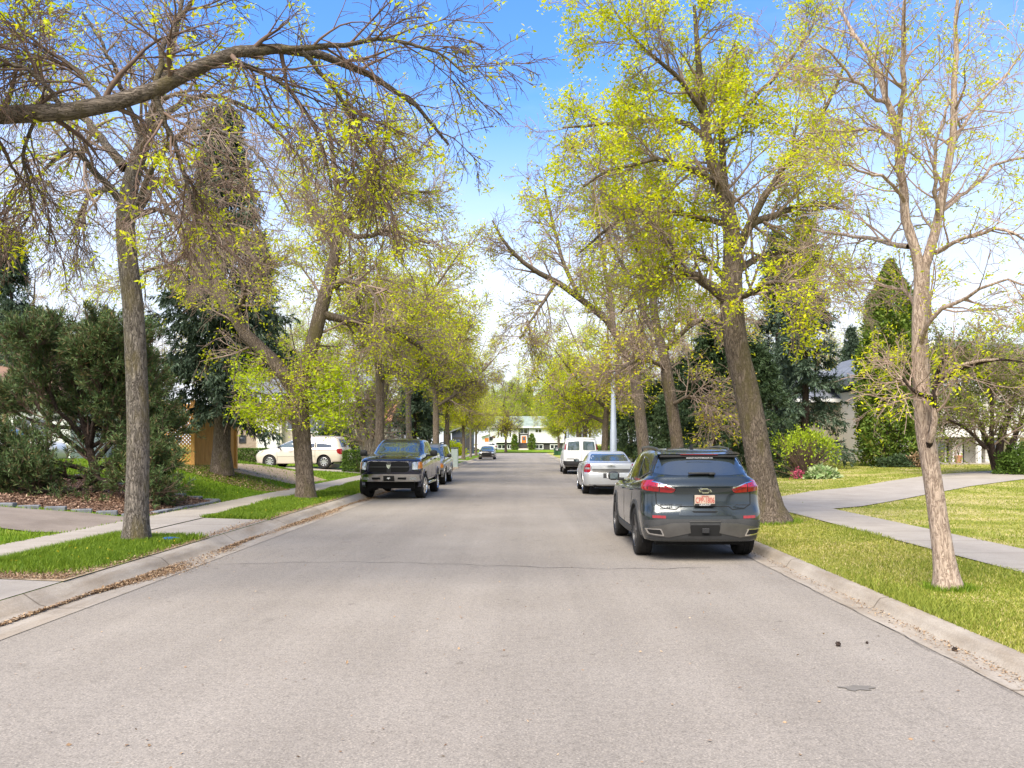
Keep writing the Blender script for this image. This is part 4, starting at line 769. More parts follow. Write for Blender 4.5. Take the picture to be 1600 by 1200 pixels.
bushy('columnar_cedar', 'tall green columnar cedar growing against the house gable', gx(1391, 44), column(1.5, 10.6), 42000, .19, 81, 'cedar_leaf', 'conifer', 30)
bushy('columnar_cedar', 'small upright cedar beside the doorstep of the white house, garage side', W(804, 703.5, 170.6), column(.5, 3.0), 700, .4, 82, 'cedar_leaf', 'conifer', 6, group='cedars by the white house door')
bushy('columnar_cedar', 'small upright cedar beside the doorstep of the white house, lamp side', W(831, 703.5, 170.6), column(.55, 3.2), 700, .4, 83, 'cedar_leaf', 'conifer', 6, group='cedars by the white house door')
bushy('clipped_hedge', 'clipped green hedge before the brick wall beside the minivan nose', gx(388, 50.5), boxy(2.3, 1.0, 1.0), 9000, .10, 84, 'hedge_leaf', 'hedge', 20)
bushy('clipped_hedge', 'clipped hedge corner between the minivan tail and the navy pickup', gx(563, 45), boxy(1.6, 1.0, 1.15), 6000, .10, 85, 'hedge_leaf', 'hedge', 20)
bushy('clipped_hedge', 'loose green hedge under the dark conifers past the lamp post', gx(985, 62), boxy(6.0, 1.2, 1.3), 7000, .16, 86, 'cedar_leaf', 'hedge', 20)
bushy('dark_bush', 'dark round cedar bush against the siding behind the minivan tail', gx(524, 53.2), ellip(1.5, 1.0, 3.1), 9000, .16, 87, 'spruce_green', 'bush', 30)
bushy('weeping_shrub', 'low weeping caragana with bright green drooping top on the far lawn', gx(1258, 36.5), weeping(1.35, 1.95), 2100, .12, 88, 'shrub_fresh', 'shrub', 150)
bushy('hosta_plant', 'pale variegated hosta clump in front of the weeping shrub', gx(1283, 35.4), ellip(.62, .4, .42), 700, .24, 89, 'hosta_leaf', 'plant', 8)
bushy('pink_flowers', 'patch of pink blossoms beside the hosta clump', gx(1247, 35.6), ellip(.28, .2, .45), 260, .07, 90, 'petal_pink', 'flowers', 14)
bushy('leafy_shrub', 'glossy green shrub at the foot of the ornamental tree', gx(1592, 35.6), ellip(.95, .8, 1.15), 4500, .13, 91, 'hedge_leaf', 'shrub', 24)
bushy('juniper_shrub', 'low creeping juniper at the foot of the columnar cedar', gx(1408, 42.3), ellip(1.3, .6, .55), 2600, .14, 92, 'spruce_green', 'shrub', 12)
bushy('rust_shrub', 'small rusty brown shrub beside the creeping juniper', gx(1434, 42.0), ellip(.5, .4, .7), 900, .12, 93, 'litter', 'shrub', 18)
bushy('yellow_shrub', 'yellow-leaved bush in front of the dark blue garage', gx(708, 108), ellip(1.6, 1, 1.7), 1600, .3, 94, 'leaf_spring', 'shrub', 12)
# ================================================================== vehicles
def paint(name, col, rough=.28, metal=.35, coat=.8, dirt=.12):
    m = bpy.data.materials.new(name); nt, b = nodes_of(m); b.inputs['Roughness'].default_value = rough; b.inputs['Metallic'].default_value = metal
    b.inputs['Coat Weight'].default_value = coat; b.inputs['Coat Roughness'].default_value = .06
    v = coords(nt); f = noise(nt, v, 2.2, 6, .7); sx = nt.nodes.new('ShaderNodeSeparateXYZ'); nt.links.new(v, sx.inputs[0])
    mrr = nt.nodes.new('ShaderNodeMapRange'); mrr.inputs[1].default_value = .25; mrr.inputs[2].default_value = .95; mrr.inputs[3].default_value = 1.0; mrr.inputs[4].default_value = .15; nt.links.new(sx.outputs[2], mrr.inputs[0])
    mu = nt.nodes.new('ShaderNodeMath'); mu.operation = 'MULTIPLY'; nt.links.new(f, mu.inputs[0]); nt.links.new(mrr.outputs[0], mu.inputs[1])
    mu2 = nt.nodes.new('ShaderNodeMath'); mu2.operation = 'MULTIPLY'; mu2.inputs[1].default_value = dirt*4; mu2.use_clamp = True; nt.links.new(mu.outputs[0], mu2.inputs[0])
    c = mixc(nt, tuple(col), (.24, .205, .165), mu2.outputs[0]); nt.links.new(c, b.inputs['Base Color'])
    rr_ = nt.nodes.new('ShaderNodeMapRange'); rr_.inputs[3].default_value = rough; rr_.inputs[4].default_value = min(1, rough+.5); nt.links.new(mu2.outputs[0], rr_.inputs[0]); nt.links.new(rr_.outputs[0], b.inputs['Roughness'])
    cw = nt.nodes.new('ShaderNodeMapRange'); cw.inputs[3].default_value = coat; cw.inputs[4].default_value = coat*.15; nt.links.new(mu2.outputs[0], cw.inputs[0]); nt.links.new(cw.outputs[0], b.inputs['Coat Weight'])
    return m
M['p_slate'] = paint('p_slate', (.022, .032, .037), .22, .45, .95, .03); M['p_navy'] = paint('p_navy', (.008, .010, .034), .18, .3, .95, .02)
M['p_silver'] = paint('p_silver', (.52, .54, .56), .3, .35, .8, .02); M['p_white'] = paint('p_white', (.66, .67, .67), .35, .0, .6, .03)
M['p_beige'] = paint('p_beige', (.60, .545, .455), .32, .2, .8, .02); M['p_sand'] = paint('p_sand', (.30, .295, .275), .32, .4, .8, .04)
M['p_black'] = paint('p_black', (.012, .012, .016), .25, .2, .9, .06); M['p_dark'] = paint('p_dark', (.03, .026, .028), .25, .2, .9, .05)
def glass(name, col=(.02, .026, .026), rough=.03):
    m = bpy.data.materials.new(name); nt, b = nodes_of(m); b.inputs['Base Color'].default_value = (*col, 1); b.inputs['Roughness'].default_value = rough
    b.inputs['Specular IOR Level'].default_value = .9; b.inputs['IOR'].default_value = 1.6; b.inputs['Coat Weight'].default_value = 1.0; b.inputs['Coat Roughness'].default_value = .02; b.inputs['Coat IOR'].default_value = 1.7
    return m
M['glass'] = glass('glass'); M['glass_light'] = glass('glass_light', (.05, .075, .075)); M['house_glass'] = glass('house_glass', (.035, .04, .045))
M['rubber'] = plain('rubber', (.022, .021, .02), .85, var=.3, scale=14, spec=.25); M['blackp'] = plain('blackp', (.018, .018, .019), .55, var=.2, scale=9)
M['greyp'] = plain('greyp', (.042, .043, .044), .6, var=.15, scale=9); M['chrome'] = plain('chrome', (.74, .74, .73), .16, 1.0, var=.06); M['satin'] = plain('satin', (.15, .147, .14), .38, .8, var=.12)
M['alloy'] = plain('alloy', (.58, .58, .58), .32, .85, var=.08); M['alloy_dark'] = plain('alloy_dark', (.06, .06, .062), .35, .7, var=.1)
M['void'] = plain('void', (.006, .006, .006), .95, var=0); M['lamp_red'] = plain('lamp_red', (.26, .004, .008), .12, 0, var=.25, scale=22, coat=1.0)
M['lamp_deep'] = plain('lamp_deep', (.16, .004, .008), .12, 0, var=.25, scale=22, coat=1.0); M['lamp_clear'] = plain('lamp_clear', (.52, .55, .55), .12, .5, var=.35, scale=24, coat=1.0)
M['lamp_amber'] = plain('lamp_amber', (.75, .25, .03), .15, 0, var=.15, coat=1.0); M['plate_white'] = plain('plate_white', (.46, .37, .29), .5, var=.12, scale=18)
M['plate_red'] = plain('plate_red', (.36, .012, .012), .5, var=.05); M['ink_black'] = plain('ink_black', (.012, .012, .012), .5, var=0); M['ink_grey'] = plain('ink_grey', (.45, .45, .45), .6, var=0); M['ink_white'] = plain('ink_white', (.8, .8, .8), .5, var=.05)

def car_body(rings, wheels, arch_r, nside=56):
    """rings: (xr,zr, xf,zf, wr,wm,wf, zm, cr, cf). Closed loops lofted bottom to top, wheel openings cut."""
    K = np.array([list(r)+[.28, .34][len(r)-8:] if len(r) < 10 else list(r) for r in rings], float)
    T = np.arange(len(K)); tt = []
    for i in range(len(K)-1): tt += list(np.linspace(i, i+1, 4)[:-1])
    tt = np.array(tt+[len(K)-1.0])
    Q = np.concatenate([[2*K[0]-K[1]], K, [2*K[-1]-K[-2]]]); i = np.minimum(tt.astype(int), len(K)-2); f = (tt-i)[:, None]
    a, b, c, d = Q[i], Q[i+1], Q[i+2], Q[i+3]; s = .35
    R = b+f*(s*(c-a))+f*f*(2*s*a+(s-3)*b+(3-2*s)*c-s*d)+f**3*(-s*a+(2-s)*b+(s-2)*c+s*d)
    half = []
    for (xr, zr, xf, zf, wr, wm, wf, zm, cr, cf) in R:
        cr = min(cr, wr*.9); cf = min(cf, wf*.9); pts = []
        br, bf = .10*wr, .16*wf
        for y in np.linspace(0, wr-cr, 8): pts.append((xr+br*(y/wr)**2, y))
        x0 = xr+br*((wr-cr)/wr)**2
        for th in np.linspace(0, math.pi/2, 9)[1:]: pts.append((x0+cr*1.15*(1-math.cos(th)), wr-cr+cr*math.sin(th)))
        xs = x0+cr*1.15; xe0 = xf-bf*((wf-cf)/wf)**2; xe = xe0-cf*1.25
        if xe < xs+.05: xe = xs+.05
        for u in np.linspace(0, 1, nside)[1:-1]:
            y = wr*(1-u)*(1-2*u)+4*wm*u*(1-u)+wf*u*(2*u-1); pts.append((xs+(xe-xs)*u, y))
        for th in np.linspace(math.pi/2, 0, 9)[:-1]: pts.append((xe+cf*1.25*math.cos(th), wf-cf+cf*math.sin(th)))
        for y in np.linspace(wf-cf, 0, 8): pts.append((xf-bf*(y/wf)**2, y))
        p = np.array(pts); u = np.clip((p[:, 0]-xr)/max(xf-xr, .01), 0, 1); z = zr*(1-u)*(1-2*u)+4*zm*u*(1-u)+zf*u*(2*u-1)
        half.append(np.column_stack([p, z]))
    half = np.array(half); nr, nh, _ = half.shape
    for (wx, wz) in wheels:      # push loop points out of the wheel circle, remember them
        pass
    mir = half[:, ::-1][:, 1:-1].copy(); mir[..., 1] *= -1
    loop = np.concatenate([half, mir], 1); n = loop.shape[1]; V = loop.reshape(-1, 3)
    i = np.arange(nr-1)[:, None]*n; k = np.arange(n)[None]; k2 = (k+1) % n
    F = np.stack([i+k, i+n+k, i+n+k2, i+k2], -1).reshape(-1, 4)
    inside = np.zeros(len(V), bool); V = V.copy()
    for (wx, wz) in wheels:
        dx, dz = V[:, 0]-wx, V[:, 2]-wz; r = np.hypot(dx, dz); low = (np.abs(V[:, 1]) > .45)
        h = (r < arch_r) & low; inside |= h; sc = arch_r/np.maximum(r, 1e-4); e = h & (dz > -.05)
        V[e, 0] = wx+dx[e]*sc[e]; V[e, 2] = wz+dz[e]*sc[e]
    F = F[~inside[F].all(1)]
    caps = []
    top = (nr-1)*n
    for j in range(nh-1):
        a1, b1 = j, j+1; a2, b2 = (n-j) % n, n-j-1
        if j == 0: continue
        if b1 == nh-1: continue
        caps.append([top+a1, top+a2, top+b2, top+b1]); caps.append([a1, b1, b2, a2])
    return V, np.concatenate([F, np.array(caps, int)])
class Car:
    def __init__(s, name, label, rings, pmat, wheels, wr, ww, track, arch=None, rim='alloy', cat='car', group=None, spokes=10, dish=0.02, steer=0.0, low=None):
        s.root = thing(name, label, cat, group=group); s.arch = arch or wr+.06
        V, F = car_body(rings, [(x, wr) for x in wheels], s.arch)
        me = mesh_np('body', V, F); s.body = link('body', me, M[pmat], s.root)
        bmx = bmesh.new(); bmx.from_mesh(me); bmesh.ops.recalc_face_normals(bmx, faces=bmx.faces); bmx.to_mesh(me); bmx.free()
        for p in me.polygons: p.use_smooth = True
        try: me.set_sharp_from_angle(angle=math.radians(38))
        except Exception: pass
        s.bvh = BVHTree.FromPolygons([tuple(v) for v in V], [tuple(f) for f in F])
        s.pm = pmat; s.hw = max(V[:, 1]); mb = MB()
        xf, xr = max(wheels), min(wheels)
        z0 = min(r[1] for r in rings[:1]); mb.box(min(V[:, 0])+.35, max(V[:, 0])-.4, -s.hw*.72, s.hw*.72, min(z0-.06, .33), z0+.22); mb.build('underbody', M['void'], s.root)
        for x in wheels:
            for sg in (-1, 1):
                mb = MB(); pts = [(x+s.arch*1.01*math.cos(t), wr+s.arch*1.01*math.sin(t)) for t in np.linspace(-.35, math.pi+.35, 22)]
                mb.prism(pts, 'y', sg*(s.hw-.42), sg*(s.hw-.09)); mb.build('wheel_well', M['void'], s.root)
            for sg in (-1, 1): s.wheel(x, sg*track, wr, ww, rim, spokes, dish, steer if x == xf else 0.0)
    def wheel(s, x, y, r, w, rim, spokes, dish, steer):
        sg = 1 if y > 0 else -1; mb = MB(); h = w/2
        prof = [(r*.64, -h*.86), (r*.78, -h), (r*.93, -h*.96), (r*.985, -h*.80), (r, -h*.55), (r, -h*.36), (r*.985, -h*.33), (r*.985, -h*.27), (r, -h*.24), (r, -h*.04), (r*.985, 0), (r, h*.06), (r, h*.24), (r*.985, h*.27), (r*.985, h*.33), (r, h*.36), (r, h*.55), (r*.985, h*.80), (r*.93, h*.96), (r*.78, h), (r*.64, h*.86), (r*.62, 0)]
        mb.lathe(prof, 40, 'y'); t = mb.build('wheel', M['rubber'], s.root, smooth=True); t.location = (x, y, r); t.rotation_euler = (0, 0, steer)
        mb = MB(); o = sg*h
        mb.lathe([(r*.66, o*.92), (r*.63, o*.95), (r*.60, o*.70), (r*.58, o*.1)], 40, 'y')
        for k in range(spokes):
            a = 2*math.pi*k/spokes; wd = r*.62*math.pi/spokes*.62
            R_ = Matrix.Rotation(-a, 3, 'Y')
            q = [R_ @ Vector(p) for p in ((0, 0, 0),)]
            pts = [(r*.10, -wd*.7), (r*.63, -wd*.55), (r*.63, wd*.55), (r*.10, wd*.7)]
            top = [mb.bm.verts.new(R_ @ Vector((p[0], o*(.80 if i in (0, 3) else .88), p[1]))) for i, p in enumerate(pts)]
            bot = [mb.bm.verts.new(R_ @ Vector((p[0], o*.55, p[1]))) for p in pts]
            mb.bm.faces.new(top); mb.bm.faces.new(bot[::-1])
            for i in range(4): mb.bm.faces.new((top[i], bot[i], bot[(i+1) % 4], top[(i+1) % 4]))
        mb.lathe([(0.001, o*.86), (r*.13, o*.85), (r*.15, o*.6)], 20, 'y'); mb.build('rim', M[rim], t)
        mb = MB(); mb.disc((0, o*.42, 0), r*.62, 30, 'y'); mb.build('brake_disc', M['blackp'], t)
    def proj(s, poly, axis, name, mat, off=.006, thick=0.0, step=.07, sign=1, parent=None, rnd=0.0):
        """lay a flat outline on the body along an axis and lift it by off"""
        if rnd: poly = round_poly(poly, rnd)
        bm = bmesh.new(); bm.faces.new([bm.verts.new((p[0], p[1], 0)) for p in poly])
        for ax in (0, 1):
            lo, hi = min(p[ax] for p in poly), max(p[ax] for p in poly); g = math.ceil(lo/step+.01)*step
            while g < hi-1e-4:
                co = [0, 0, 0]; co[ax] = g; no = [0, 0, 0]; no[ax] = 1; bmesh.ops.bisect_plane(bm, geom=bm.verts[:]+bm.edges[:]+bm.faces[:], plane_co=co, plane_no=no); g += step
        D = {'x': Vector((-sign, 0, 0)), 'y': Vector((0, -sign, 0)), 'z': Vector((0, 0, -1))}[axis]; last = None
        for v in bm.verts:
            a, b_ = v.co.x, v.co.y; o = {'x': Vector((sign*6, a, b_)), 'y': Vector((a, sign*6, b_)), 'z': Vector((a, b_, 6))}[axis]
            h, n, _, _ = s.bvh.ray_cast(o, D)
            if h is None:
                h, n, _, _ = s.bvh.find_nearest(o+D*5.0); h = {'x': Vector((h.x, a, b_)), 'y': Vector((a, h.y, b_)), 'z': Vector((a, b_, h.z))}[axis]
            v.co = h-D*off
        bmesh.ops.recalc_face_normals(bm, faces=bm.faces)
        if sum((f.normal.dot(D))*f.calc_area() for f in bm.faces) > 0: bmesh.ops.reverse_faces(bm, faces=bm.faces)
        for f in bm.faces: f.smooth = True
        r = bmesh.ops.extrude_edge_only(bm, edges=[e for e in bm.edges if e.is_boundary])
        for v in r['geom']:
            if isinstance(v, bmesh.types.BMVert): v.co += D*(thick or off+.02)
            elif isinstance(v, bmesh.types.BMFace): v.smooth = False
        me = bpy.data.meshes.new(name); bm.to_mesh(me); bm.free()
        try: me.set_sharp_from_angle(angle=math.radians(38))
        except Exception: pass
        return link(name, me, M[mat], parent or s.root)
    def sides(s, poly, name, mat, **k):
        for sg in (1, -1): s.proj(poly, 'y', name, mat, sign=sg, **k)
    def seam(s, pts, axis='y', sign=None, name='panel_seam', mat='void', wd=.012, off=.0025):
        """a thin dark panel gap following the body"""
        for (p, q) in zip(pts, pts[1:]):
            d = Vector((q[0]-p[0], q[1]-p[1])); d.normalize(); n = Vector((-d.y, d.x))*wd/2
            poly = [(p[0]+n.x, p[1]+n.y), (q[0]+n.x, q[1]+n.y), (q[0]-n.x, q[1]-n.y), (p[0]-n.x, p[1]-n.y)]
            for sg in ((1, -1) if sign is None else (sign,)): s.proj(poly, axis, name, mat, off=off, sign=sg, step=.12)
    def lips(s, wheels, wr, mat, r0=0.0, r1=.06, out=.012):
        for x in wheels:
            for sg in (1, -1):
                A = np.linspace(-.06, math.pi+.06, 26); ra = s.arch-.004+r0; rb = s.arch+r1
                poly = [(x+ra*math.cos(t), wr+ra*math.sin(t)) for t in A]+[(x+rb*math.cos(t), wr+rb*math.sin(t)) for t in A[::-1]]
                V, ok = [], True
                for (a, b_) in poly:
                    h, n, _, _ = s.bvh.ray_cast(Vector((a, sg*6, b_)), Vector((0, -sg, 0)))
                    if h is None or abs(h.y) < .5: h, n, _, _ = s.bvh.find_nearest(Vector((a, sg*s.hw, b_)))
                    V.append((a, h.y+sg*out, b_))
                m = len(A); F = [[i, i+1, 2*m-2-i, 2*m-1-i] for i in range(m-1)]
                Vi = [(v[0], v[1]-sg*.10, v[2]) for v in V]; F += [[i, i+1, 2*m+i+1, 2*m+i] for i in range(m-1)]
                F += [[2*m-1-i, 2*m-2-i, 4*m-2-i, 4*m-1-i] for i in range(m-1)]
                link('arch_trim', mesh_np('arch_trim', np.array(V+Vi), np.array(F), smooth=False), M[mat], s.root)
    def mirror(s, x, y, z, sx, sy, sz, mat, arm=.09):
        for sg in (1, -1):
            mb = MB(); mb.box(x-sx/2, x+sx/2, sg*y-sy/2, sg*y+sy/2, z-sz/2, z+sz/2, min(sx, sy, sz)*.44)
            mb.box(x-.03, x+.05, min(sg*(y-sy/2-arm), sg*(y-sy/2+.03)), max(sg*(y-sy/2-arm), sg*(y-sy/2+.03)), z-sz*.52, z-sz*.20, .008); o = mb.build('wing_mirror', M[mat], s.root, smooth=True)
            mb = MB(); mb.box(x-sx/2-.006, x-sx/2+.004, sg*y-sy*.36, sg*y+sy*.36, z-sz*.33, z+sz*.33, .003); mb.build('mirror_glass', M['glass_light'], o)
    def place(s, x, y, rz, z=0.0, sc=1.0, tilt=0.0):
        s.root.location = (x, y, z); s.root.rotation_euler = (tilt, 0, rz); s.root.scale = (sc, sc, sc); return s
def round_poly(poly, r, n=4):
    out = []; m = len(poly)
    for i in range(m):
        p = Vector(poly[i]); a = Vector(poly[i-1])-p; b = Vector(poly[(i+1) % m])-p; rr_ = min(r, a.length*.45, b.length*.45); A = p+a.normalized()*rr_; B = p+b.normalized()*rr_
        for k in range(n+1): t = k/n; q = A*(1-t)**2+p*2*t*(1-t)+B*t*t; out.append((q.x, q.y))
    return out
def text_mesh(name, body, size, mat, parent, loc, rot, depth=.003, width=None):
    c = bpy.data.curves.new(name, 'FONT'); c.body = body; c.size = size; c.extrude = depth; c.align_x = 'CENTER'; c.align_y = 'CENTER'; c.resolution_u = 3
    t = bpy.data.objects.new(name+'_curve', c); COL.objects.link(t); dg = bpy.context.evaluated_depsgraph_get(); me = bpy.data.meshes.new_from_object(t.evaluated_get(dg)); bpy.data.objects.remove(t); bpy.data.curves.remove(c)
    me.name = name; me.materials.clear()
    if width:
        xs = [v.co.x for v in me.vertices]; k = width/max(1e-6, max(xs)-min(xs))
        for v in me.vertices: v.co.x *= k
    o = link(name, me, M[mat], parent); o.location = loc; o.rotation_euler = rot; return o
REAR = (math.radians(90), 0, math.radians(-90)); FRONT = (math.radians(90), 0, math.radians(90))
# ------------------------------------------------------------------ dark grey SUV
def build_suv(name, label, pmat, full=True, rim='alloy_dark'):
    rg = [(-2.28, .29, 2.22, .24, .80, .86, .80, .26), (-2.40, .33, 2.36, .28, .89, .93, .86, .29), (-2.44, .56, 2.43, .5, .935, .965, .9, .50), (-2.43, .72, 2.43, .64, .945, .97, .92, .66),
          (-2.37, .86, 2.41, .78, .935, .968, .92, .80), (-2.34, 1.04, 2.34, .93, .93, .968, .905, .94), (-2.37, 1.13, 2.28, .98, .925, .965, .89, 1.00), (-2.29, 1.22, 2.16, 1.03, .90, .95, .87, 1.06),
          (-2.25, 1.27, 1.62, 1.09, .865, .925, .86, 1.10, .30, .3), (-2.20, 1.31, 1.12, 1.13, .825, .885, .83, 1.125, .30, .3), (-2.07, 1.44, .80, 1.31, .755, .82, .77, 1.33, .26, .3), (-1.93, 1.58, .40, 1.53, .675, .74, .69, 1.55, .22, .3),
          (-1.87, 1.635, .18, 1.62, .615, .68, .63, 1.645, .2, .3), (-1.75, 1.665, -.1, 1.665, .48, .53, .49, 1.685, .15, .2), (-1.6, 1.68, -.4, 1.685, .22, .25, .22, 1.70, .1, .1)]
    c = Car(name, label, rg, pmat, (1.42, -1.44), .385, .265, .825, .435, rim, 'SUV', spokes=5 if full else 8); hw = c.hw
    # glazing
    c.sides([(.98, 1.16), (.42, 1.50), (-.02, 1.595), (-.12, 1.595), (-.12, 1.15)], 'side_window', 'glass', rnd=.03)
    c.sides([(-.19, 1.15), (-.19, 1.597), (-.75, 1.595), (-1.10, 1.565), (-1.16, 1.20), (-1.0, 1.16)], 'side_window', 'glass', rnd=.03)
    c.sides([(-1.23, 1.22), (-1.17, 1.56), (-1.50, 1.52), (-1.86, 1.36), (-1.90, 1.33), (-1.55, 1.27)], 'quarter_window', 'glass', rnd=.03)
    for sg in (1, -1): c.proj([(-1.02, 1.125), (-1.25, 1.16), (-1.60, 1.235), (-1.95, 1.315), (-1.95, 1.335), (-1.55, 1.26), (-1.2, 1.195), (-1.02, 1.15)], 'y', 'window_trim', 'satin', off=.010, sign=sg)
    c.proj([(1.16, -.72), (1.16, .72), (.42, .60), (.42, -.60)], 'z', 'windscreen', 'glass')
    c.proj([(-.74, 1.315), (-.62, 1.56), (.62, 1.56), (.74, 1.315), (.40, 1.285), (-.40, 1.285)], 'x', 'rear_window', 'glass', sign=-1, rnd=.05)
    for sg in (1, -1): c.proj([(sg*.625, 1.565), (sg*.665, 1.565), (sg*.80, 1.315), (sg*.745, 1.31)], 'x', 'pillar_trim', 'blackp', sign=-1, off=.010)
    # roof spoiler and rails
    mb = MB(); mb.prism([(-1.98, 1.588), (-2.00, 1.606), (-1.62, 1.672), (-1.55, 1.655)], 'y', -.60, .60); mb.prism([(-1.98, 1.588), (-2.00, 1.606), (-1.74, 1.640), (-1.80, 1.58)], 'y', .60, .665); mb.prism([(-1.98, 1.588), (-2.00, 1.606), (-1.74, 1.640), (-1.80, 1.58)], 'y', -.665, -.60)
    mb.build('roof_spoiler', M[pmat], c.root); mb = MB(); mb.box(-2.004, -1.985, -.30, .30, 1.590, 1.603, .004); mb.build('brake_lamp', M['lamp_deep'], c.root)
    mb = MB(); mb.box(-1.99, -1.93, -.62, .62, 1.555, 1.586, .01); mb.build('spoiler_lip', M['blackp'], c.root)
    for sg in (1, -1): MB().tube([(-1.62, sg*.575, 1.635), (-1.48, sg*.59, 1.685), (-.7, sg*.615, 1.712), (.05, sg*.60, 1.69), (.20, sg*.58, 1.645)], .019, 8).build('roof_rail', M['satin'], c.root, smooth=True)
    mb = MB(); mb.prism([(-1.45, 1.69), (-1.28, 1.69), (-1.42, 1.755), (-1.46, 1.755)], 'y', -.018, .018); mb.build('roof_antenna', M['blackp'], c.root)
    c.mirror(.78, 1.055, 1.17, .14, .21, .16, 'blackp', .10)
    c.lips((1.42, -1.44), .385, 'greyp', 0, .06, .010)
    c.sides([(-.96, .29), (.94, .29), (.94, .40), (-.96, .40)], 'sill_trim', 'greyp', off=.012)
    for pts in ([(.96, .42), (.98, 1.14)], [(-.15, .42), (-.15, 1.14)], [(-1.0, .72), (-1.16, .98), (-1.19, 1.16)], [(.96, .42), (-.93, .42)]): c.seam(pts)
    c.sides([(-.10, .985), (.12, .985), (.12, 1.015), (-.10, 1.015)], 'door_handle', pmat, off=.035, thick=.05, rnd=.01); c.sides([(-1.12, 1.01), (-.90, 1.01), (-.90, 1.04), (-1.12, 1.04)], 'door_handle', pmat, off=.035, thick=.05, rnd=.01)
    c.proj([(-.86, .93), (-.66, .93), (-.55, 1.02), (-.86, 1.04)], 'x', 'headlight', 'lamp_clear', sign=1); c.proj([(.86, .93), (.66, .93), (.55, 1.02), (.86, 1.04)], 'x', 'headlight', 'lamp_clear', sign=1)
    c.proj([(-.6, .45), (.6, .45), (.55, .86), (-.55, .86)], 'x', 'front_grille', 'blackp', sign=1)
    # tail lamps wrap round the corner: rear face and flank
    for sg in (1, -1):
        f = lambda P: [(sg*a, b) for a, b in P]
        l = c.proj(f([(.50, 1.03), (.46, 1.045), (.44, 1.085), (.66, 1.165), (.68, 1.16), (.68, 1.04)]), 'x', 'tail_light', 'lamp_red', sign=-1, off=.012)
        c.proj(f([(.695, 1.045), (.695, 1.17), (.90, 1.215), (.905, 1.06)]), 'x', 'tail_light', 'lamp_red', sign=-1, off=.012)
        c.proj(f([(.47, 1.062), (.66, 1.10), (.66, 1.118), (.46, 1.078)]), 'x', 'lamp_strip', 'lamp_deep', sign=-1, off=.016); c.proj(f([(.71, 1.10), (.885, 1.13), (.885, 1.152), (.71, 1.12)]), 'x', 'lamp_strip', 'lamp_deep', sign=-1, off=.016)
        c.proj(f([(.46, 1.092), (.66, 1.166), (.89, 1.216), (.89, 1.228), (.66, 1.180), (.455, 1.104)]), 'x', 'lamp_trim', 'chrome', sign=-1, off=.013)
        c.proj([(-2.20, 1.06), (-2.20, 1.22), (-1.97, 1.205), (-1.94, 1.17), (-2.06, 1.08)], 'y', 'tail_light', 'lamp_red', sign=sg, off=.010)
        c.proj(f([(.60, .655), (.80, .66), (.80, .70), (.60, .695)]), 'x', 'reflector', 'lamp_red', sign=-1, off=.010)
        c.proj(f([(.62, .39), (.86, .415), (.905, .50), (.67, .50)]), 'x', 'exhaust_surround', 'chrome', sign=-1, off=.030, rnd=.02)
        c.proj(f([(.65, .41), (.84, .43), (.875, .485), (.69, .485)]), 'x', 'exhaust_opening', 'void', sign=-1, off=.034, rnd=.015)
    if not full: return c
    # tailgate: shut lines, creased panel, plate, badge, wiper
    c.seam([(-.765, 1.30), (-.74, 1.05), (-.73, .86), (-.62, .80), (-.44, .785), (-.38, .83), (.38, .83), (.44, .785), (.62, .80), (.73, .86), (.74, 1.05), (.765, 1.30)], 'x', -1)
    c.proj([(-.46, 1.03), (-.42, 1.105), (.42, 1.105), (.46, 1.03), (.44, 1.018), (-.44, 1.018)], 'x', 'plate_brow', pmat, off=.034, thick=.05, sign=-1)
    c.proj([(-.40, .70), (-.36, .80), (.36, .80), (.40, .70)], 'x', 'bumper_panel', pmat, off=.016, thick=.03, sign=-1)
    c.proj([(-.93, .40), (-.90, .62), (-.62, .645), (.62, .645), (.90, .62), (.93, .40), (.80, .305), (-.80, .305)], 'x', 'lower_bumper', 'greyp', off=.012, thick=.05, sign=-1)
    c.proj([(-.90, .40), (-.84, .52), (-.50, .585), (-.24, .59), (-.24, .57), (-.22, .44), (-.55, .37)], 'x', 'skid_trim', 'satin', off=.024, sign=-1); c.proj([(.90, .40), (.84, .52), (.50, .585), (.24, .59), (.24, .57), (.22, .44), (.55, .37)], 'x', 'skid_trim', 'satin', off=.024, sign=-1)
    c.proj([(-.24, .605), (.24, .605), (.24, .618), (-.24, .618)], 'x', 'skid_trim', 'satin', off=.024, sign=-1)
    c.proj([(-.26, .40), (-.22, .56), (.22, .56), (.26, .40)], 'x', 'hitch_recess', 'void', off=.020, sign=-1)
    mb = MB(); mb.box(-2.50, -2.36, -.055, .055, .445, .515, .006); mb.build('tow_hitch', M['blackp'], c.root)
    xp = -2.425
    mb = MB(); mb.box(xp-.006, xp+.05, -.155, .155, .845, 1.000, .004); pl = mb.build('license_plate', M['plate_white'], c.root)
    text_mesh('plate_number', 'CPP-1806', .118, 'plate_red', pl, (xp-.008, 0, .922), REAR, .002, .29); text_mesh('plate_region', 'Alberta', .036, 'plate_red', pl, (xp-.008, 0, .983), REAR, .002)
    mb = MB(); mb.box(xp-.012, xp-.002, -.157, .157, .840, .874, .002); mb.build('plate_frame', M['ink_black'], pl); text_mesh('frame_lettering', 'LEGACY', .034, 'ink_white', pl, (xp-.013, 0, .857), REAR, .002, .17)
    bow = [(-.105, -.018), (-.085, .018), (-.045, .018), (-.045, .036), (.052, .036), (.052, .018), (.105, .018), (.085, -.018), (.045, -.018), (.045, -.036), (-.052, -.036), (-.052, -.018)]
    inn = [(x*.86, z*.66) for x, z in bow]
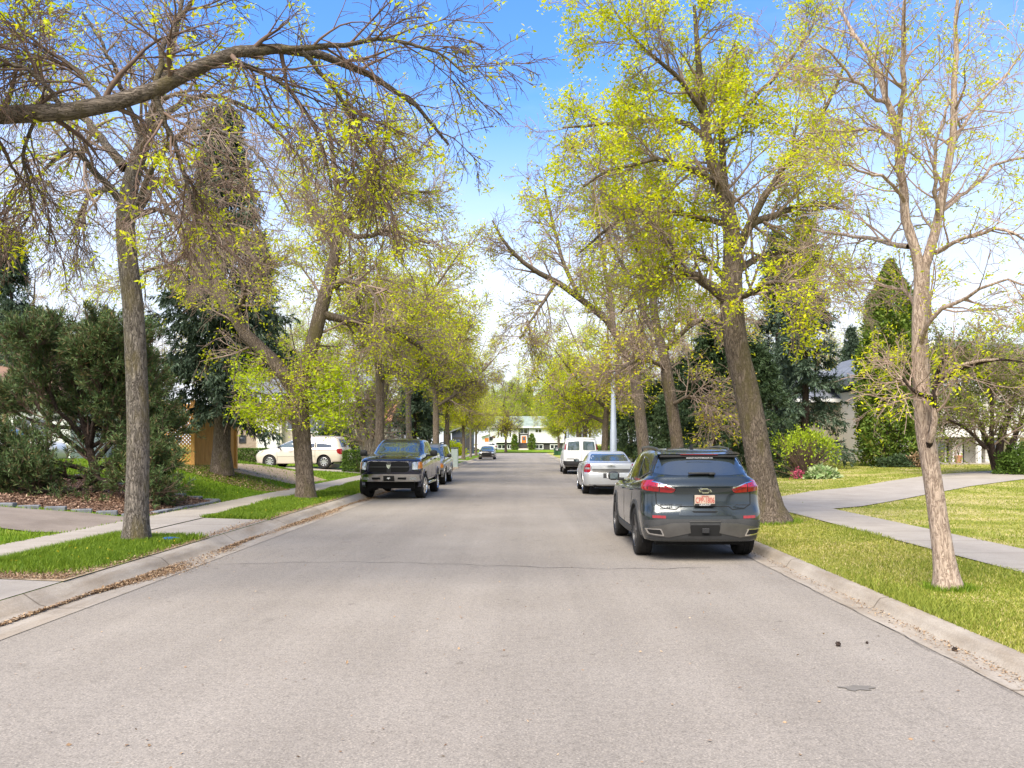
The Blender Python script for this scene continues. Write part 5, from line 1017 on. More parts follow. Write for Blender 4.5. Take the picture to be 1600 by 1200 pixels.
    mb = MB(); mb.prism([(y, 1.066+z) for y, z in bow], 'x', -2.452, -2.40); e = mb.build('emblem', M['chrome'], c.root); mb = MB(); mb.prism([(y, 1.066+z) for y, z in inn], 'x', -2.456, -2.45); mb.build('emblem_fill', M['ink_black'], e)
    text_mesh('model_lettering', 'BLAZER', .042, 'ink_black', c.root, (-2.412, .59, .855), (math.radians(90), 0, math.radians(-86)), .004, .20); text_mesh('drive_lettering', 'AWD', .034, 'ink_black', c.root, (-2.416, .40, .853), (math.radians(90), 0, math.radians(-87)), .004, .10); text_mesh('trim_lettering', 'PREMIER', .036, 'ink_black', c.root, (-2.412, -.58, .855), (math.radians(90), 0, math.radians(-94)), .004, .2)
    text_mesh('window_lettering', 'LEGACYAUTOGROUP.CA', .030, 'ink_grey', c.root, (-2.035, 0, 1.545), (math.radians(58), 0, math.radians(-90)), .002, .42)
    mb = MB(); mb.box(-2.275, -2.215, -.19, .22, 1.305, 1.333, .010); mb.box(-2.285, -2.22, -.20, -.10, 1.295, 1.328, .012); mb.build('rear_wiper', M['blackp'], c.root, smooth=True)
    c.proj([(-.20, .765), (.20, .765), (.17, .745), (-.17, .745)], 'x', 'tailgate_handle', 'void', off=.020, sign=-1)
    return c
suv = build_suv('parked_suv', 'dark slate grey SUV parked tail first at the kerb under the leaning tree', 'p_slate')
suv.place(2.63, 14.82, math.radians(90.2)); suv.root.scale = (.975, .945, .985)
# ------------------------------------------------------------------ navy pickup
def build_pickup(name, label, pmat, full=True, flare=None, rim='chrome'):
    rg = [(-2.82, .62, 2.68, .52, .86, .88, .84, .52), (-2.90, .68, 2.86, .56, .95, .975, .93, .56), (-2.93, .88, 2.94, .80, .985, 1.0, .975, .82), (-2.92, 1.06, 2.94, 1.02, .99, 1.012, .975, 1.05), (-2.90, 1.26, 2.88, 1.20, .975, 1.0, .945, 1.27),
          (-2.88, 1.36, 2.72, 1.275, .955, .975, .89, 1.36), (-2.80, 1.39, 2.35, 1.335, .93, .955, .86, 1.385), (-1.6, 1.392, 1.75, 1.385, .92, .95, .86, 1.395), (-1.12, 1.395, 1.36, 1.40, .915, .935, .85, 1.41), (-1.08, 1.62, .92, 1.62, .82, .84, .78, 1.64, .14, .26),
          (-1.02, 1.80, .55, 1.80, .745, .76, .71, 1.82, .12, .24), (-.95, 1.86, .36, 1.86, .64, .66, .62, 1.885, .12, .2), (-.8, 1.885, .15, 1.89, .45, .47, .45, 1.91, .1, .15), (-.6, 1.895, -.1, 1.90, .2, .2, .2, 1.915, .1, .1)]
    c = Car(name, label, rg, pmat, (1.88, -1.69), .405, .285, .86, .47, rim, 'pickup truck', spokes=5, steer=math.radians(-8) if full else 0)
    c.proj([(1.40, -.73), (1.40, .73), (.62, .63), (.62, -.63)], 'z', 'windscreen', 'glass_light', step=.06)
    c.sides([(1.12, 1.43), (.60, 1.78), (.30, 1.805), (.22, 1.805), (.22, 1.43)], 'side_window', 'glass', rnd=.03); c.sides([(.13, 1.43), (.13, 1.805), (-.66, 1.80), (-.78, 1.44)], 'side_window', 'glass', rnd=.03)
    for pts in ([(1.22, .62), (1.24, 1.40)], [(.17, .62), (.17, 1.40)], [(-.95, .62), (-.98, 1.38)], [(1.22, .62), (-.95, .62)]): c.seam(pts)
    c.sides([(.26, 1.20), (.48, 1.20), (.48, 1.24), (.26, 1.24)], 'door_handle', pmat, off=.04, thick=.06, rnd=.01); c.sides([(-.82, 1.20), (-.60, 1.20), (-.60, 1.24), (-.82, 1.24)], 'door_handle', pmat, off=.04, thick=.06, rnd=.01)
    c.proj([(-.66, .86), (-.70, .98), (-.66, 1.17), (-.54, 1.215), (.54, 1.215), (.66, 1.17), (.70, .98), (.66, .86), (.54, .82), (-.54, .82)], 'x', 'grille_surround', pmat, off=.032, thick=.06, rnd=.05)
    g = c.proj([(-.60, .88), (-.64, .98), (-.60, 1.14), (-.52, 1.175), (.52, 1.175), (.60, 1.14), (.64, .98), (.60, .88), (.52, .85), (-.52, .85)], 'x', 'front_grille', 'void', off=.036, rnd=.04)
    c.proj([(-.62, 1.005), (.62, 1.005), (.62, 1.030), (-.62, 1.030)], 'x', 'grille_bar', 'greyp', off=.050); c.proj([(-.06, .85), (.06, .85), (.06, 1.175), (-.06, 1.175)], 'x', 'grille_bar', 'blackp', off=.052)
    for sg in (1, -1):
        f = lambda P: [(sg*a, b) for a, b in P]
        h = c.proj(f([(.715, .93), (.70, 1.13), (.745, 1.165), (.93, 1.175), (.955, 1.15), (.95, .945)]), 'x', 'headlight', 'lamp_clear', off=.014, rnd=.02)
        c.proj(f([(.88, .95), (.88, 1.165), (.94, 1.165), (.945, .96)]), 'x', 'turn_signal', 'lamp_amber', off=.018)
        c.proj([(2.62, .95), (2.62, 1.17), (2.38, 1.16), (2.46, .99)], 'y', 'side_lamp', 'lamp_amber' if sg > 0 else 'lamp_clear', sign=sg, off=.010)
        c.proj(f([(.62, .615), (.66, .69), (.82, .69), (.84, .615)]), 'x', 'fog_lamp', 'lamp_clear', off=.058, rnd=.02); c.proj(f([(.26, .63), (.28, .69), (.54, .69), (.52, .62)]), 'x', 'tow_hook_slot', 'void', off=.058, rnd=.015)
        c.proj(f([(.78, .98), (.78, 1.25), (.94, 1.25), (.94, .98)]), 'x', 'tail_light', 'lamp_red', off=.01, sign=-1)
    c.proj([(-.97, .56), (-.965, .78), (-.70, .79), (.70, .79), (.965, .78), (.97, .56), (.70, .52), (-.70, .52)], 'x', 'front_bumper', 'chrome', off=.050, thick=.14, rnd=.02)
    c.proj([(-.92, .50), (.92, .50), (.80, .435), (-.80, .435)], 'x', 'air_dam', 'blackp', off=.03, thick=.2)
    c.proj([(-.17, .575), (.17, .575), (.17, .745), (-.17, .745)], 'x', 'front_plate', 'ink_black', off=.066)
    mb = MB(); R_ = 3.02
    mb.prism([(-.055, .665), (-.02, .700), (.0, .675), (-.012, .655)], 'x', 2.985, 3.012); mb.prism([(.01, .70), (.035, .705), (.005, .640), (-.012, .625)], 'x', 2.985, 3.012); mb.prism([(.02, .672), (.058, .682), (.03, .650)], 'x', 2.985, 3.012); mb.build('plate_mark', M['ink_white'], c.root)
    mb = MB(); mb.prism([(-.07, 1.10), (-.035, 1.075), (0, 1.09), (.035, 1.075), (.07, 1.10), (.055, 1.02), (0, .955), (-.055, 1.02)], 'x', 2.94, 3.008); mb.build('emblem', M['chrome'], c.root)
    c.mirror(1.02, 1.16, 1.42, .14, .24, .20, 'blackp', .14)
    if flare: c.lips((1.88, -1.69), .405, flare, 0, .085, .035)
    else: c.lips((1.88, -1.69), .405, pmat, 0, .05, .012)
    for sg in (1, -1): MB().tube([(1.25, sg*.93, .48), (1.15, sg*1.00, .46), (-.85, sg*1.00, .46), (-.95, sg*.93, .48)], .045, 8).build('side_step', M['chrome'], c.root, smooth=True)
    mb = MB(); mb.box(-2.99, -2.88, -.93, .93, .58, .76, .03); mb.build('rear_bumper', M['chrome'], c.root)
    mb = MB(); mb.box(.9, 1.25, -.40, -.38, 1.415, 1.425); mb.build('wiper', M['blackp'], c.root)
    for sg in (1, -1): c.proj([(1.6, sg*.30), (1.6, sg*.52), (2.6, sg*.48), (2.6, sg*.34)], 'z', 'bonnet_crease', pmat, off=.016, thick=.03, rnd=.05)
    return c
navy = build_pickup('parked_pickup', 'navy blue pickup with chrome bumper and black grille facing the viewer at the kerb', 'p_navy')
navy.place(-4.14, 29.25, math.radians(-90.6))
blk = build_pickup('parked_pickup', 'black pickup nose just visible behind the bare spruce trunk', 'p_black', False, rim='alloy'); blk.place(px2x(368, 55)-1.15, 55, math.radians(-75), Hs(px2x(358, 55), 55), .92)
# ------------------------------------------------------------------ small grey-beige pickup behind the navy one
def build_small_truck():
    rg = [(-2.42, .52, 2.30, .44, .74, .78, .74, .44), (-2.52, .58, 2.46, .50, .84, .87, .82, .50), (-2.54, .76, 2.52, .70, .88, .895, .86, .72), (-2.52, .95, 2.50, .88, .885, .90, .86, .92), (-2.50, 1.06, 2.42, 1.0, .87, .885, .83, 1.05), (-2.48, 1.12, 2.2, 1.06, .85, .865, .79, 1.11),
          (-2.44, 1.15, 1.5, 1.13, .83, .845, .78, 1.14), (-2.42, 1.17, 1.08, 1.16, .82, .83, .77, 1.16), (-2.36, 1.42, .70, 1.42, .73, .75, .70, 1.42), (-2.28, 1.64, .32, 1.62, .66, .68, .64, 1.65), (-2.2, 1.70, .15, 1.70, .56, .58, .55, 1.72), (-2.0, 1.73, -.1, 1.73, .4, .4, .4, 1.75), (-1.6, 1.74, -.5, 1.74, .2, .2, .2, 1.755)]
    c = Car('parked_suv', 'grey-beige older SUV with dark roof rail parked right behind the navy pickup', rg, 'p_sand', (1.46, -1.32), .37, .25, .77, .43, 'alloy', 'SUV', spokes=6)
    c.proj([(1.10, -.66), (1.10, .66), (.42, .57), (.42, -.57)], 'z', 'windscreen', 'glass_light'); c.sides([(.86, 1.20), (.40, 1.56), (.16, 1.60), (.08, 1.60), (.08, 1.19)], 'side_window', 'glass', rnd=.03); c.sides([(0, 1.19), (0, 1.60), (-.80, 1.60), (-.80, 1.19)], 'side_window', 'glass', rnd=.03); c.sides([(-.9, 1.19), (-.9, 1.60), (-2.0, 1.57), (-2.1, 1.20)], 'quarter_window', 'glass', rnd=.03)
    c.proj([(-.52, .72), (.52, .72), (.52, .92), (-.52, .92)], 'x', 'front_grille', 'void', off=.015, rnd=.03); c.proj([(-.86, .46), (.86, .46), (.86, .64), (-.86, .64)], 'x', 'front_bumper', 'greyp', off=.05, thick=.12)
    for sg in (1, -1):
        f = lambda P: [(sg*a, b) for a, b in P]; c.proj(f([(.56, .76), (.56, .93), (.76, .93), (.76, .76)]), 'x', 'headlight', 'lamp_clear', off=.015); c.proj(f([(.77, .76), (.77, .92), (.84, .90), (.84, .77)]), 'x', 'turn_signal', 'lamp_amber', off=.015); c.proj([(2.34, .72), (2.34, .86), (2.10, .86), (2.12, .74)], 'y', 'side_lamp', 'lamp_amber', sign=sg, off=.012)
        c.proj(f([(.5, .50), (.5, .60), (.66, .60), (.66, .50)]), 'x', 'fog_lamp', 'lamp_clear', off=.06, rnd=.03); MB().tube([(.15, sg*.52, 1.73), (.05, sg*.54, 1.79), (-1.9, sg*.54, 1.79), (-2.0, sg*.52, 1.73)], .022, 8).build('roof_rail', M['blackp'], c.root)
    for pts in ([(.98, .56), (1.0, 1.16)], [(.04, .56), (.04, 1.16)], [(-.85, .56), (-.85, 1.16)]): c.seam(pts)
    c.mirror(.80, .98, 1.22, .12, .2, .16, 'blackp', .11); c.lips((1.46, -1.32), .37, 'p_sand', 0, .075, .04); return c
build_small_truck().place(-4.22, 37.75, math.radians(-90.3))
mb = MB(); mb.box(-.22, .22, -.2, .2, 0, 1.28, .02); ub = thing('utility_box', 'slim pale green-grey utility cabinet standing on the verge behind the beige SUV', 'utility box', (px2x(710.5, 56), 56, .14)); mb.build('cabinet', plain('cabinet_green', (.28, .33, .31), .6), ub)
mb = MB(); mb.box(-.25, .25, -.23, .23, 1.28, 1.36, .02); mb.build('cap', M['greyp'], ub); mb = MB(); mb.box(-.28, .28, -.26, .26, -.05, .06, .01); mb.build('plinth', M['kerb'], ub)
# ------------------------------------------------------------------ sedans
def sedan(name, label, pmat, front=False, big=True, rim='chrome'):
    rg = [(-2.35, .30, 2.3, .22, .80, .86, .80, .22), (-2.47, .34, 2.44, .26, .87, .915, .85, .26), (-2.51, .58, 2.5, .52, .915, .94, .90, .55), (-2.50, .72, 2.5, .66, .92, .942, .90, .70), (-2.455, .82, 2.48, .76, .91, .94, .89, .82), (-2.45, 1.0, 2.40, .88, .89, .925, .86, .96), (-2.41, 1.075, 2.22, .96, .86, .905, .82, 1.03),
          (-2.15, 1.10, 1.6, 1.02, .83, .875, .80, 1.06), (-1.78, 1.11, .98, 1.06, .79, .835, .77, 1.08), (-1.38, 1.27, .52, 1.27, .69, .73, .67, 1.28, .2, .3), (-1.02, 1.41, .12, 1.405, .60, .62, .58, 1.435, .18, .26), (-.86, 1.445, -.04, 1.45, .47, .48, .45, 1.472, .14, .2), (-.66, 1.46, -.25, 1.465, .25, .25, .24, 1.482, .1, .1)]
    c = Car(name, label, rg, pmat, (1.52, -1.53), .355, .235, .80, .405, rim, 'car', spokes=7)
    c.proj([(-.68, 1.135), (-.585, 1.375), (.585, 1.375), (.68, 1.135)], 'x', 'rear_window', 'glass_light', sign=-1, rnd=.05); c.proj([(1.0, -.66), (1.0, .66), (.22, .55), (.22, -.55)], 'z', 'windscreen', 'glass_light')
    c.sides([(.80, 1.09), (.38, 1.31), (.06, 1.385), (-.12, 1.39), (-.12, 1.09)], 'side_window', 'glass', rnd=.03); c.sides([(-.19, 1.09), (-.19, 1.39), (-.62, 1.385), (-1.05, 1.30), (-1.12, 1.11)], 'side_window', 'glass', rnd=.03)
    for pts in ([(1.0, .32), (1.02, 1.04)], [(-.155, .32), (-.155, 1.06)], [(-1.0, .5), (-1.2, .9), (-1.2, 1.06)]): c.seam(pts)
    for sg in (1, -1):
        f = lambda P: [(sg*a, b) for a, b in P]
        l = c.proj(f([(.685, .765), (.70, 1.06), (.78, 1.08), (.885, .99), (.90, .765)]), 'x', 'tail_light', 'lamp_red', sign=-1, off=.012, rnd=.02); c.proj(f([(.72, .87), (.725, .93), (.86, .93), (.865, .87)]), 'x', 'reverse_lamp', 'lamp_clear', sign=-1, off=.016); c.proj([(-2.30, .77), (-2.30, 1.0), (-2.18, .97), (-2.16, .80)], 'y', 'side_lamp', 'lamp_red', sign=sg, off=.008)
        c.proj(f([(.56, .70), (.56, .84), (.80, .88), (.86, .80), (.84, .70)]), 'x', 'headlight', 'lamp_clear', off=.012, rnd=.02); c.proj(f([(.60, .38), (.60, .48), (.78, .48), (.78, .38)]), 'x', 'fog_lamp', 'lamp_clear', off=.012, rnd=.02)
    c.seam([(-.665, 1.075), (-.66, .765), (.66, .765), (.665, 1.075)], 'x', -1)
    c.proj([(-.64, .775), (.64, .775), (.64, .885), (-.64, .885)], 'x', 'boot_recess', 'satin' if pmat == 'p_silver' else pmat, off=.006, sign=-1)
    c.proj([(-.27, .575), (.27, .575), (.27, .745), (-.27, .745)], 'x', 'plate_recess', 'greyp', off=.004, sign=-1); p = c.proj([(-.155, .59), (.155, .59), (.155, .735), (-.155, .735)], 'x', 'license_plate', 'ink_white', off=.010, sign=-1)
    mb = MB(); mb.prism([(-.13, .985), (-.04, 1.0), (.04, 1.0), (.13, .985), (.04, .99), (-.04, .99)], 'x', -2.50, -2.44); mb.prism([(-.03, .975), (-.03, 1.01), (.03, 1.01), (.03, .975)], 'x', -2.50, -2.44); mb.build('emblem', M['chrome'], c.root)
    c.proj([(-.46, .42), (.46, .42), (.50, .80), (-.50, .80)], 'x', 'front_grille', 'void', off=.014, rnd=.04); c.proj([(-.52, .62), (.52, .62), (.52, .66), (-.52, .66)], 'x', 'grille_bar', pmat, off=.02)
    c.proj([(-.80, .27), (.80, .27), (.74, .36), (-.74, .36)], 'x', 'rear_valance', 'satin' if pmat == 'p_silver' else 'blackp', off=.006, sign=-1)
    for sg in (1, -1): MB().lathe([(.035, -2.50), (.045, -2.52), (.045, -2.3)], 14, 'x', (0, sg*.55, .30)).build('exhaust_tip', M['blackp'], c.root)
    c.mirror(.66, 1.0, 1.11, .12, .2, .13, 'blackp', .09); c.lips((1.52, -1.53), .355, pmat, 0, .04, .010); return c
sedan('parked_sedan', 'silver sedan with red tail lamps parked between the SUV and white van', 'p_silver').place(2.95, 31.2, math.radians(89.6), 0, 1.0)
sedan('parked_hatchback', 'small dark car facing the viewer at the far kerb near the white house', 'p_dark', rim='alloy').place(-4.06, 94.5, math.radians(-90), 0, .98)
# ------------------------------------------------------------------ white van
def build_van():
    rg = [(-2.72, .46, 2.62, .36, .90, .94, .88, .38), (-2.82, .52, 2.80, .42, .97, .99, .94, .44), (-2.83, .74, 2.84, .74, 1.0, 1.01, .97, .72), (-2.80, 1.08, 2.76, 1.0, 1.0, 1.012, .95, 1.08), (-2.77, 1.28, 2.50, 1.14, .985, 1.0, .90, 1.27), (-2.76, 1.34, 1.95, 1.24, .97, .985, .86, 1.33), (-2.72, 1.62, 1.45, 1.60, .925, .94, .82, 1.62),
          (-2.66, 1.88, 1.05, 1.86, .865, .87, .77, 1.88), (-2.58, 2.00, .82, 1.98, .79, .80, .72, 2.02), (-2.42, 2.06, .6, 2.05, .62, .62, .56, 2.08), (-2.1, 2.09, .3, 2.09, .3, .3, .3, 2.11)]
    c = Car('cargo_van', 'white cargo van with two rear windows parked ahead of the silver sedan', rg, 'p_white', (1.72, -1.70), .37, .25, .86, .43, 'satin', 'van', spokes=8)
    for sg in (1, -1):
        f = lambda P: [(sg*a, b) for a, b in P]
        c.proj(f([(.10, 1.36), (.10, 1.88), (.72, 1.85), (.78, 1.36)]), 'x', 'rear_window', 'glass_light', sign=-1, rnd=.06); c.proj(f([(.86, 1.40), (.84, 1.72), (.885, 1.68), (.945, 1.40)]), 'x', 'tail_light', 'lamp_red', sign=-1, off=.014)
        c.proj([(-2.60, 1.40), (-2.56, 1.72), (-2.50, 1.70), (-2.50, 1.40)], 'y', 'side_lamp', 'lamp_red', sign=sg, off=.01)
        c.proj([(-2.35, 1.36), (-2.33, 1.80), (-1.2, 1.82), (-1.2, 1.36)], 'y', 'side_window', 'glass', sign=sg, rnd=.05); c.proj([(1.35, 1.36), (1.05, 1.80), (.45, 1.82), (.45, 1.36)], 'y', 'side_window', 'glass', sign=sg, rnd=.05)
    c.seam([(0, .78), (0, 1.96)], 'x', -1); c.seam([(-.84, .78), (-.86, 1.36), (-.78, 1.92), (.78, 1.92), (.86, 1.36), (.84, .78)], 'x', -1); c.proj([(-.80, 1.95), (.80, 1.95), (.76, 1.98), (-.76, 1.98)], 'x', 'roof_trim', 'satin', off=.012, sign=-1)
    c.proj([(-.98, .48), (.98, .48), (1.0, .76), (-1.0, .76)], 'x', 'rear_bumper', 'blackp', off=.07, thick=.18, sign=-1); c.proj([(.40, .86), (.80, .86), (.80, .90), (.40, .90)], 'x', 'name_badge', 'satin', off=.01, sign=-1)
    c.seam([(.4, .5), (.4, 1.34)]); c.seam([(-1.1, .5), (-1.1, 1.34)]); c.proj([(2.0, -.70), (2.0, .70), (1.05, .62), (1.05, -.62)], 'z', 'windscreen', 'glass_light'); c.mirror(1.55, 1.20, 1.40, .13, .22, .26, 'blackp', .12); c.lips((1.72, -1.70), .37, 'p_white', 0, .04, .010); return c
build_van().place(3.20, 50.6, math.radians(90), 0, 1.0)
# ------------------------------------------------------------------ beige minivan
def build_minivan(name, label, pmat):
    rg = [(-2.42, .36, 2.38, .24, .84, .90, .82, .25), (-2.54, .40, 2.50, .28, .92, .95, .88, .28), (-2.57, .58, 2.57, .50, .955, .985, .91, .52), (-2.55, .74, 2.56, .66, .965, .995, .92, .68), (-2.53, .95, 2.48, .82, .96, .99, .90, .90), (-2.49, 1.06, 2.36, .92, .945, .98, .87, 1.0), (-2.46, 1.10, 2.05, 1.0, .93, .965, .85, 1.05), (-2.44, 1.12, 1.62, 1.08, .915, .945, .83, 1.07),
          (-2.36, 1.32, 1.02, 1.34, .85, .88, .77, 1.34, .24, .3), (-2.26, 1.52, .50, 1.57, .775, .80, .70, 1.57, .22, .3), (-2.16, 1.66, .18, 1.67, .69, .72, .64, 1.685, .2, .26), (-2.0, 1.70, -.1, 1.72, .52, .54, .5, 1.735, .15, .2), (-1.7, 1.72, -.5, 1.74, .25, .25, .25, 1.755, .1, .1)]
    c = Car(name, label, rg, pmat, (1.62, -1.46), .345, .225, .83, .415, 'alloy', 'minivan', spokes=9)
    c.sides([(1.34, 1.11), (.70, 1.45), (.36, 1.56), (.24, 1.57), (.24, 1.11)], 'side_window', 'glass_light', rnd=.03); c.sides([(.14, 1.11), (.14, 1.575), (-.92, 1.565), (-.92, 1.11)], 'side_window', 'glass', rnd=.03); c.sides([(-1.05, 1.11), (-1.05, 1.56), (-1.80, 1.53), (-2.06, 1.40), (-2.10, 1.14)], 'quarter_window', 'glass', rnd=.04)
    c.sides([(-.98-.035, 1.10), (-.98-.035, 1.57), (-.955, 1.57), (-.955, 1.10)], 'window_pillar', 'greyp', off=.008)
    c.proj([(1.66, -.70), (1.66, .70), (.62, .62), (.62, -.62)], 'z', 'windscreen', 'glass_light'); c.proj([(-.72, 1.14), (-.64, 1.56), (.64, 1.56), (.72, 1.14)], 'x', 'rear_window', 'glass', sign=-1, rnd=.05)
    for pts in ([(1.16, .34), (1.20, 1.08)], [(.19, .34), (.19, 1.10)], [(-.98, .34), (-.98, 1.08)], [(1.16, .62), (-.98, .66)], [(.18, .96), (-2.2, .98)]): c.seam(pts)
    for x0 in (.30, -.20): c.sides([(x0, .90), (x0+.2, .90), (x0+.2, .94), (x0, .94)], 'door_handle', pmat, off=.035, thick=.05, rnd=.01)
    for sg in (1, -1):
        f = lambda P: [(sg*a, b) for a, b in P]; c.proj([(-2.44, .76), (-2.44, 1.06), (-2.20, 1.05), (-2.16, .98), (-2.22, .82), (-2.36, .76)], 'y', 'tail_light', 'lamp_red', sign=sg, off=.01, rnd=.02); c.proj(f([(.80, .76), (.80, 1.06), (.94, 1.06), (.94, .76)]), 'x', 'tail_light', 'lamp_red', sign=-1, off=.01)
        c.proj([(2.30, .76), (2.08, .90), (1.98, .96), (2.16, .84)], 'y', 'headlight', 'lamp_clear', sign=sg, off=.01); c.proj([(2.12, .86), (1.98, .96), (1.96, .92), (2.08, .85)], 'y', 'turn_signal', 'lamp_amber', sign=sg, off=.012)
        MB().tube([(-.1, sg*.62, 1.70), (-.2, sg*.63, 1.745), (-1.9, sg*.62, 1.73), (-2.0, sg*.61, 1.68)], .018, 8).build('roof_rail', M['satin'], c.root)
    c.sides([(1.14, .27), (-1.0, .27), (-1.0, .37), (1.14, .37)], 'sill_trim', pmat, off=.018); c.mirror(1.02, 1.06, 1.13, .13, .2, .15, 'blackp', .1); c.lips((1.62, -1.46), .345, pmat, 0, .05, .014); return c
mv = build_minivan('parked_minivan', 'beige minivan seen from its side, parked in the drive beyond the lawn', 'p_beige')
mv.place(-12.15, 47.2, math.radians(173), Hs(-12, 47)+.01)
wv = build_minivan('parked_minivan', 'white minivan mostly hidden by the pine on the mulch bed', 'p_white'); wv.place(-20.2, 32.5, math.radians(4), Hs(-20, 32.5)-.28)
ds = build_suv('parked_suv', 'dark SUV with its tail outwards in the drive of the dark blue garage', 'p_black', False, 'alloy'); ds.place(px2x(711, 118), 118, math.radians(90), .55)
# low white car by the corner house drive
w2 = build_minivan('parked_minivan', 'white vehicle half hidden by trunks in the drive of the white house', 'p_white'); w2.place(px2x(755, 160), 164, math.radians(178), .30, 1.0)
# ================================================================== buildings
def siding(name, col, pitch=.2, var=.08, vert=False, dark=.62):
    m = bpy.data.materials.new(name); nt, b = nodes_of(m); b.inputs['Roughness'].default_value = .6; v = coords(nt)
    sx = nt.nodes.new('ShaderNodeSeparateXYZ'); nt.links.new(v, sx.inputs[0])
    md = nt.nodes.new('ShaderNodeMath'); md.operation = 'MODULO'; md.inputs[1].default_value = pitch
    aa = nt.nodes.new('ShaderNodeMath'); aa.operation = 'ADD'; aa.inputs[1].default_value = 100.0*pitch; nt.links.new(sx.outputs[0 if vert else 2], aa.inputs[0]); nt.links.new(aa.outputs[0], md.inputs[0])
    dv = nt.nodes.new('ShaderNodeMath'); dv.operation = 'DIVIDE'; dv.inputs[1].default_value = pitch; nt.links.new(md.outputs[0], dv.inputs[0])
    r = ramp(nt, [(0.0, (dark,)*3), (0.10, (1, 1, 1)), (1.0, (.95, .95, .95))]); nt.links.new(dv.outputs[0], r.inputs[0])
    n = ramp(nt, [(.3, tuple(c*(1-var) for c in col)), (.7, tuple(min(1, c*(1+var)) for c in col))]); nt.links.new(noise(nt, v, 1.2, 5), n.inputs[0])
    nt.links.new(mixc(nt, n.outputs[0], r.outputs[0], 1.0, 'MULTIPLY'), b.inputs['Base Color']); bump(nt, b, dv.outputs[0], .6, .03); return m
def brick(name, c1, c2, mortar, sx=.22, sz=.075):
    m = bpy.data.materials.new(name); nt, b = nodes_of(m); b.inputs['Roughness'].default_value = .85
    t = nt.nodes.new('ShaderNodeTexCoord'); mp_ = nt.nodes.new('ShaderNodeMapping'); mp_.inputs['Rotation'].default_value = (math.radians(90), 0, 0); nt.links.new(t.outputs['Object'], mp_.inputs[0])
    br = nt.nodes.new('ShaderNodeTexBrick'); br.inputs['Scale'].default_value = 1.0; br.inputs['Brick Width'].default_value = sx; br.inputs['Row Height'].default_value = sz; br.inputs['Mortar Size'].default_value = .008
    br.inputs['Color1'].default_value = (*c1, 1); br.inputs['Color2'].default_value = (*c2, 1); br.inputs['Mortar'].default_value = (*mortar, 1); nt.links.new(mp_.outputs[0], br.inputs['Vector']); nt.links.new(br.outputs['Color'], b.inputs['Base Color']); return m
def shingle(name, c): return siding(name, c, .16, .25, False, .7)
M['sid_white'] = siding('sid_white', (.74, .74, .73)); M['sid_beige'] = siding('sid_beige', (.36, .32, .26), .2); M['sid_tan'] = siding('sid_tan', (.52, .46, .37), .22); M['sid_cream'] = siding('sid_cream', (.60, .55, .46), .3)
M['sid_navy'] = siding('sid_navy', (.045, .055, .085), .25, .08, True); M['dark_stone'] = brick('dark_stone', (.03, .028, .028), (.055, .05, .05), (.02, .02, .02), .5, .2)
M['brick_tan'] = brick('brick_tan', (.26, .19, .13), (.34, .26, .19), (.3, .27, .23)); M['brick_white'] = brick('brick_white', (.72, .70, .67), (.80, .78, .75), (.36, .33, .30), .42, .16); M['brick_orange'] = brick('brick_orange', (.42, .20, .10), (.5, .27, .15), (.4, .36, .3))
M['stucco'] = plain('stucco', (.60, .56, .49), .9, var=.1, scale=20, bmp=.3); M['stucco_white'] = plain('stucco_white', (.74, .73, .71), .9, var=.08, scale=20, bmp=.3); M['foundation'] = plain('foundation', (.25, .21, .18), .9, var=.2, scale=5)
M['roof_green'] = shingle('roof_green', (.24, .29, .24)); M['roof_grey'] = shingle('roof_grey', (.16, .17, .185)); M['roof_brown'] = shingle('roof_brown', (.20, .12, .08)); M['roof_orange'] = shingle('roof_orange', (.42, .20, .10))
M['trim_white'] = plain('trim_white', (.78, .78, .77), .5, var=.04); M['door_orange'] = plain('door_orange', (.62, .19, .025), .45, var=.12, scale=3); M['trim_dark'] = plain('trim_dark', (.03, .028, .028), .6, var=.1); M['wood_brown'] = plain('wood_brown', (.12, .075, .05), .7, var=.25, scale=8)
def cedar():
    m = bpy.data.materials.new('cedar_wood'); nt, b = nodes_of(m); b.inputs['Roughness'].default_value = .65; v = coords(nt, (9, 9, .7))
    r = ramp(nt, [(.3, (.52, .25, .06)), (.55, (.68, .36, .095)), (.75, (.76, .45, .15))]); nt.links.new(noise(nt, v, 2.5, 6, .7), r.inputs[0]); nt.links.new(r.outputs[0], b.inputs['Base Color']); bump(nt, b, noise(nt, v, 5, 4), .2); return m
M['cedar_wood'] = cedar(); M['galv'] = plain('galv', (.33, .375, .44), .5, .1, var=.06, scale=2); M['bin_green'] = plain('bin_green', (.018, .075, .03), .5, var=.15); M['terracotta'] = plain('terracotta', (.42, .20, .11), .8, var=.15)
def win(parent, x0, x1, z0, z1, y, fm='trim_white', gm='house_glass', split=1, fw=.07, dep=.05):
    mb = MB(); mb.box(x0, x1, y-dep, y, z0, z0+fw, .006); mb.box(x0, x1, y-dep, y, z1-fw, z1, .006); mb.box(x0, x0+fw, y-dep, y, z0+fw, z1-fw); mb.box(x1-fw, x1, y-dep, y, z0+fw, z1-fw)
    for k in range(1, split): xm = x0+(x1-x0)*k/split; mb.box(xm-fw*.4, xm+fw*.4, y-dep*.9, y, z0+fw, z1-fw)
    o = mb.build('window', M[fm], parent); mb = MB(); mb.box(x0+fw, x1-fw, y-dep*.4, y-.002, z0+fw, z1-fw); mb.build('pane', M[gm], o); return o
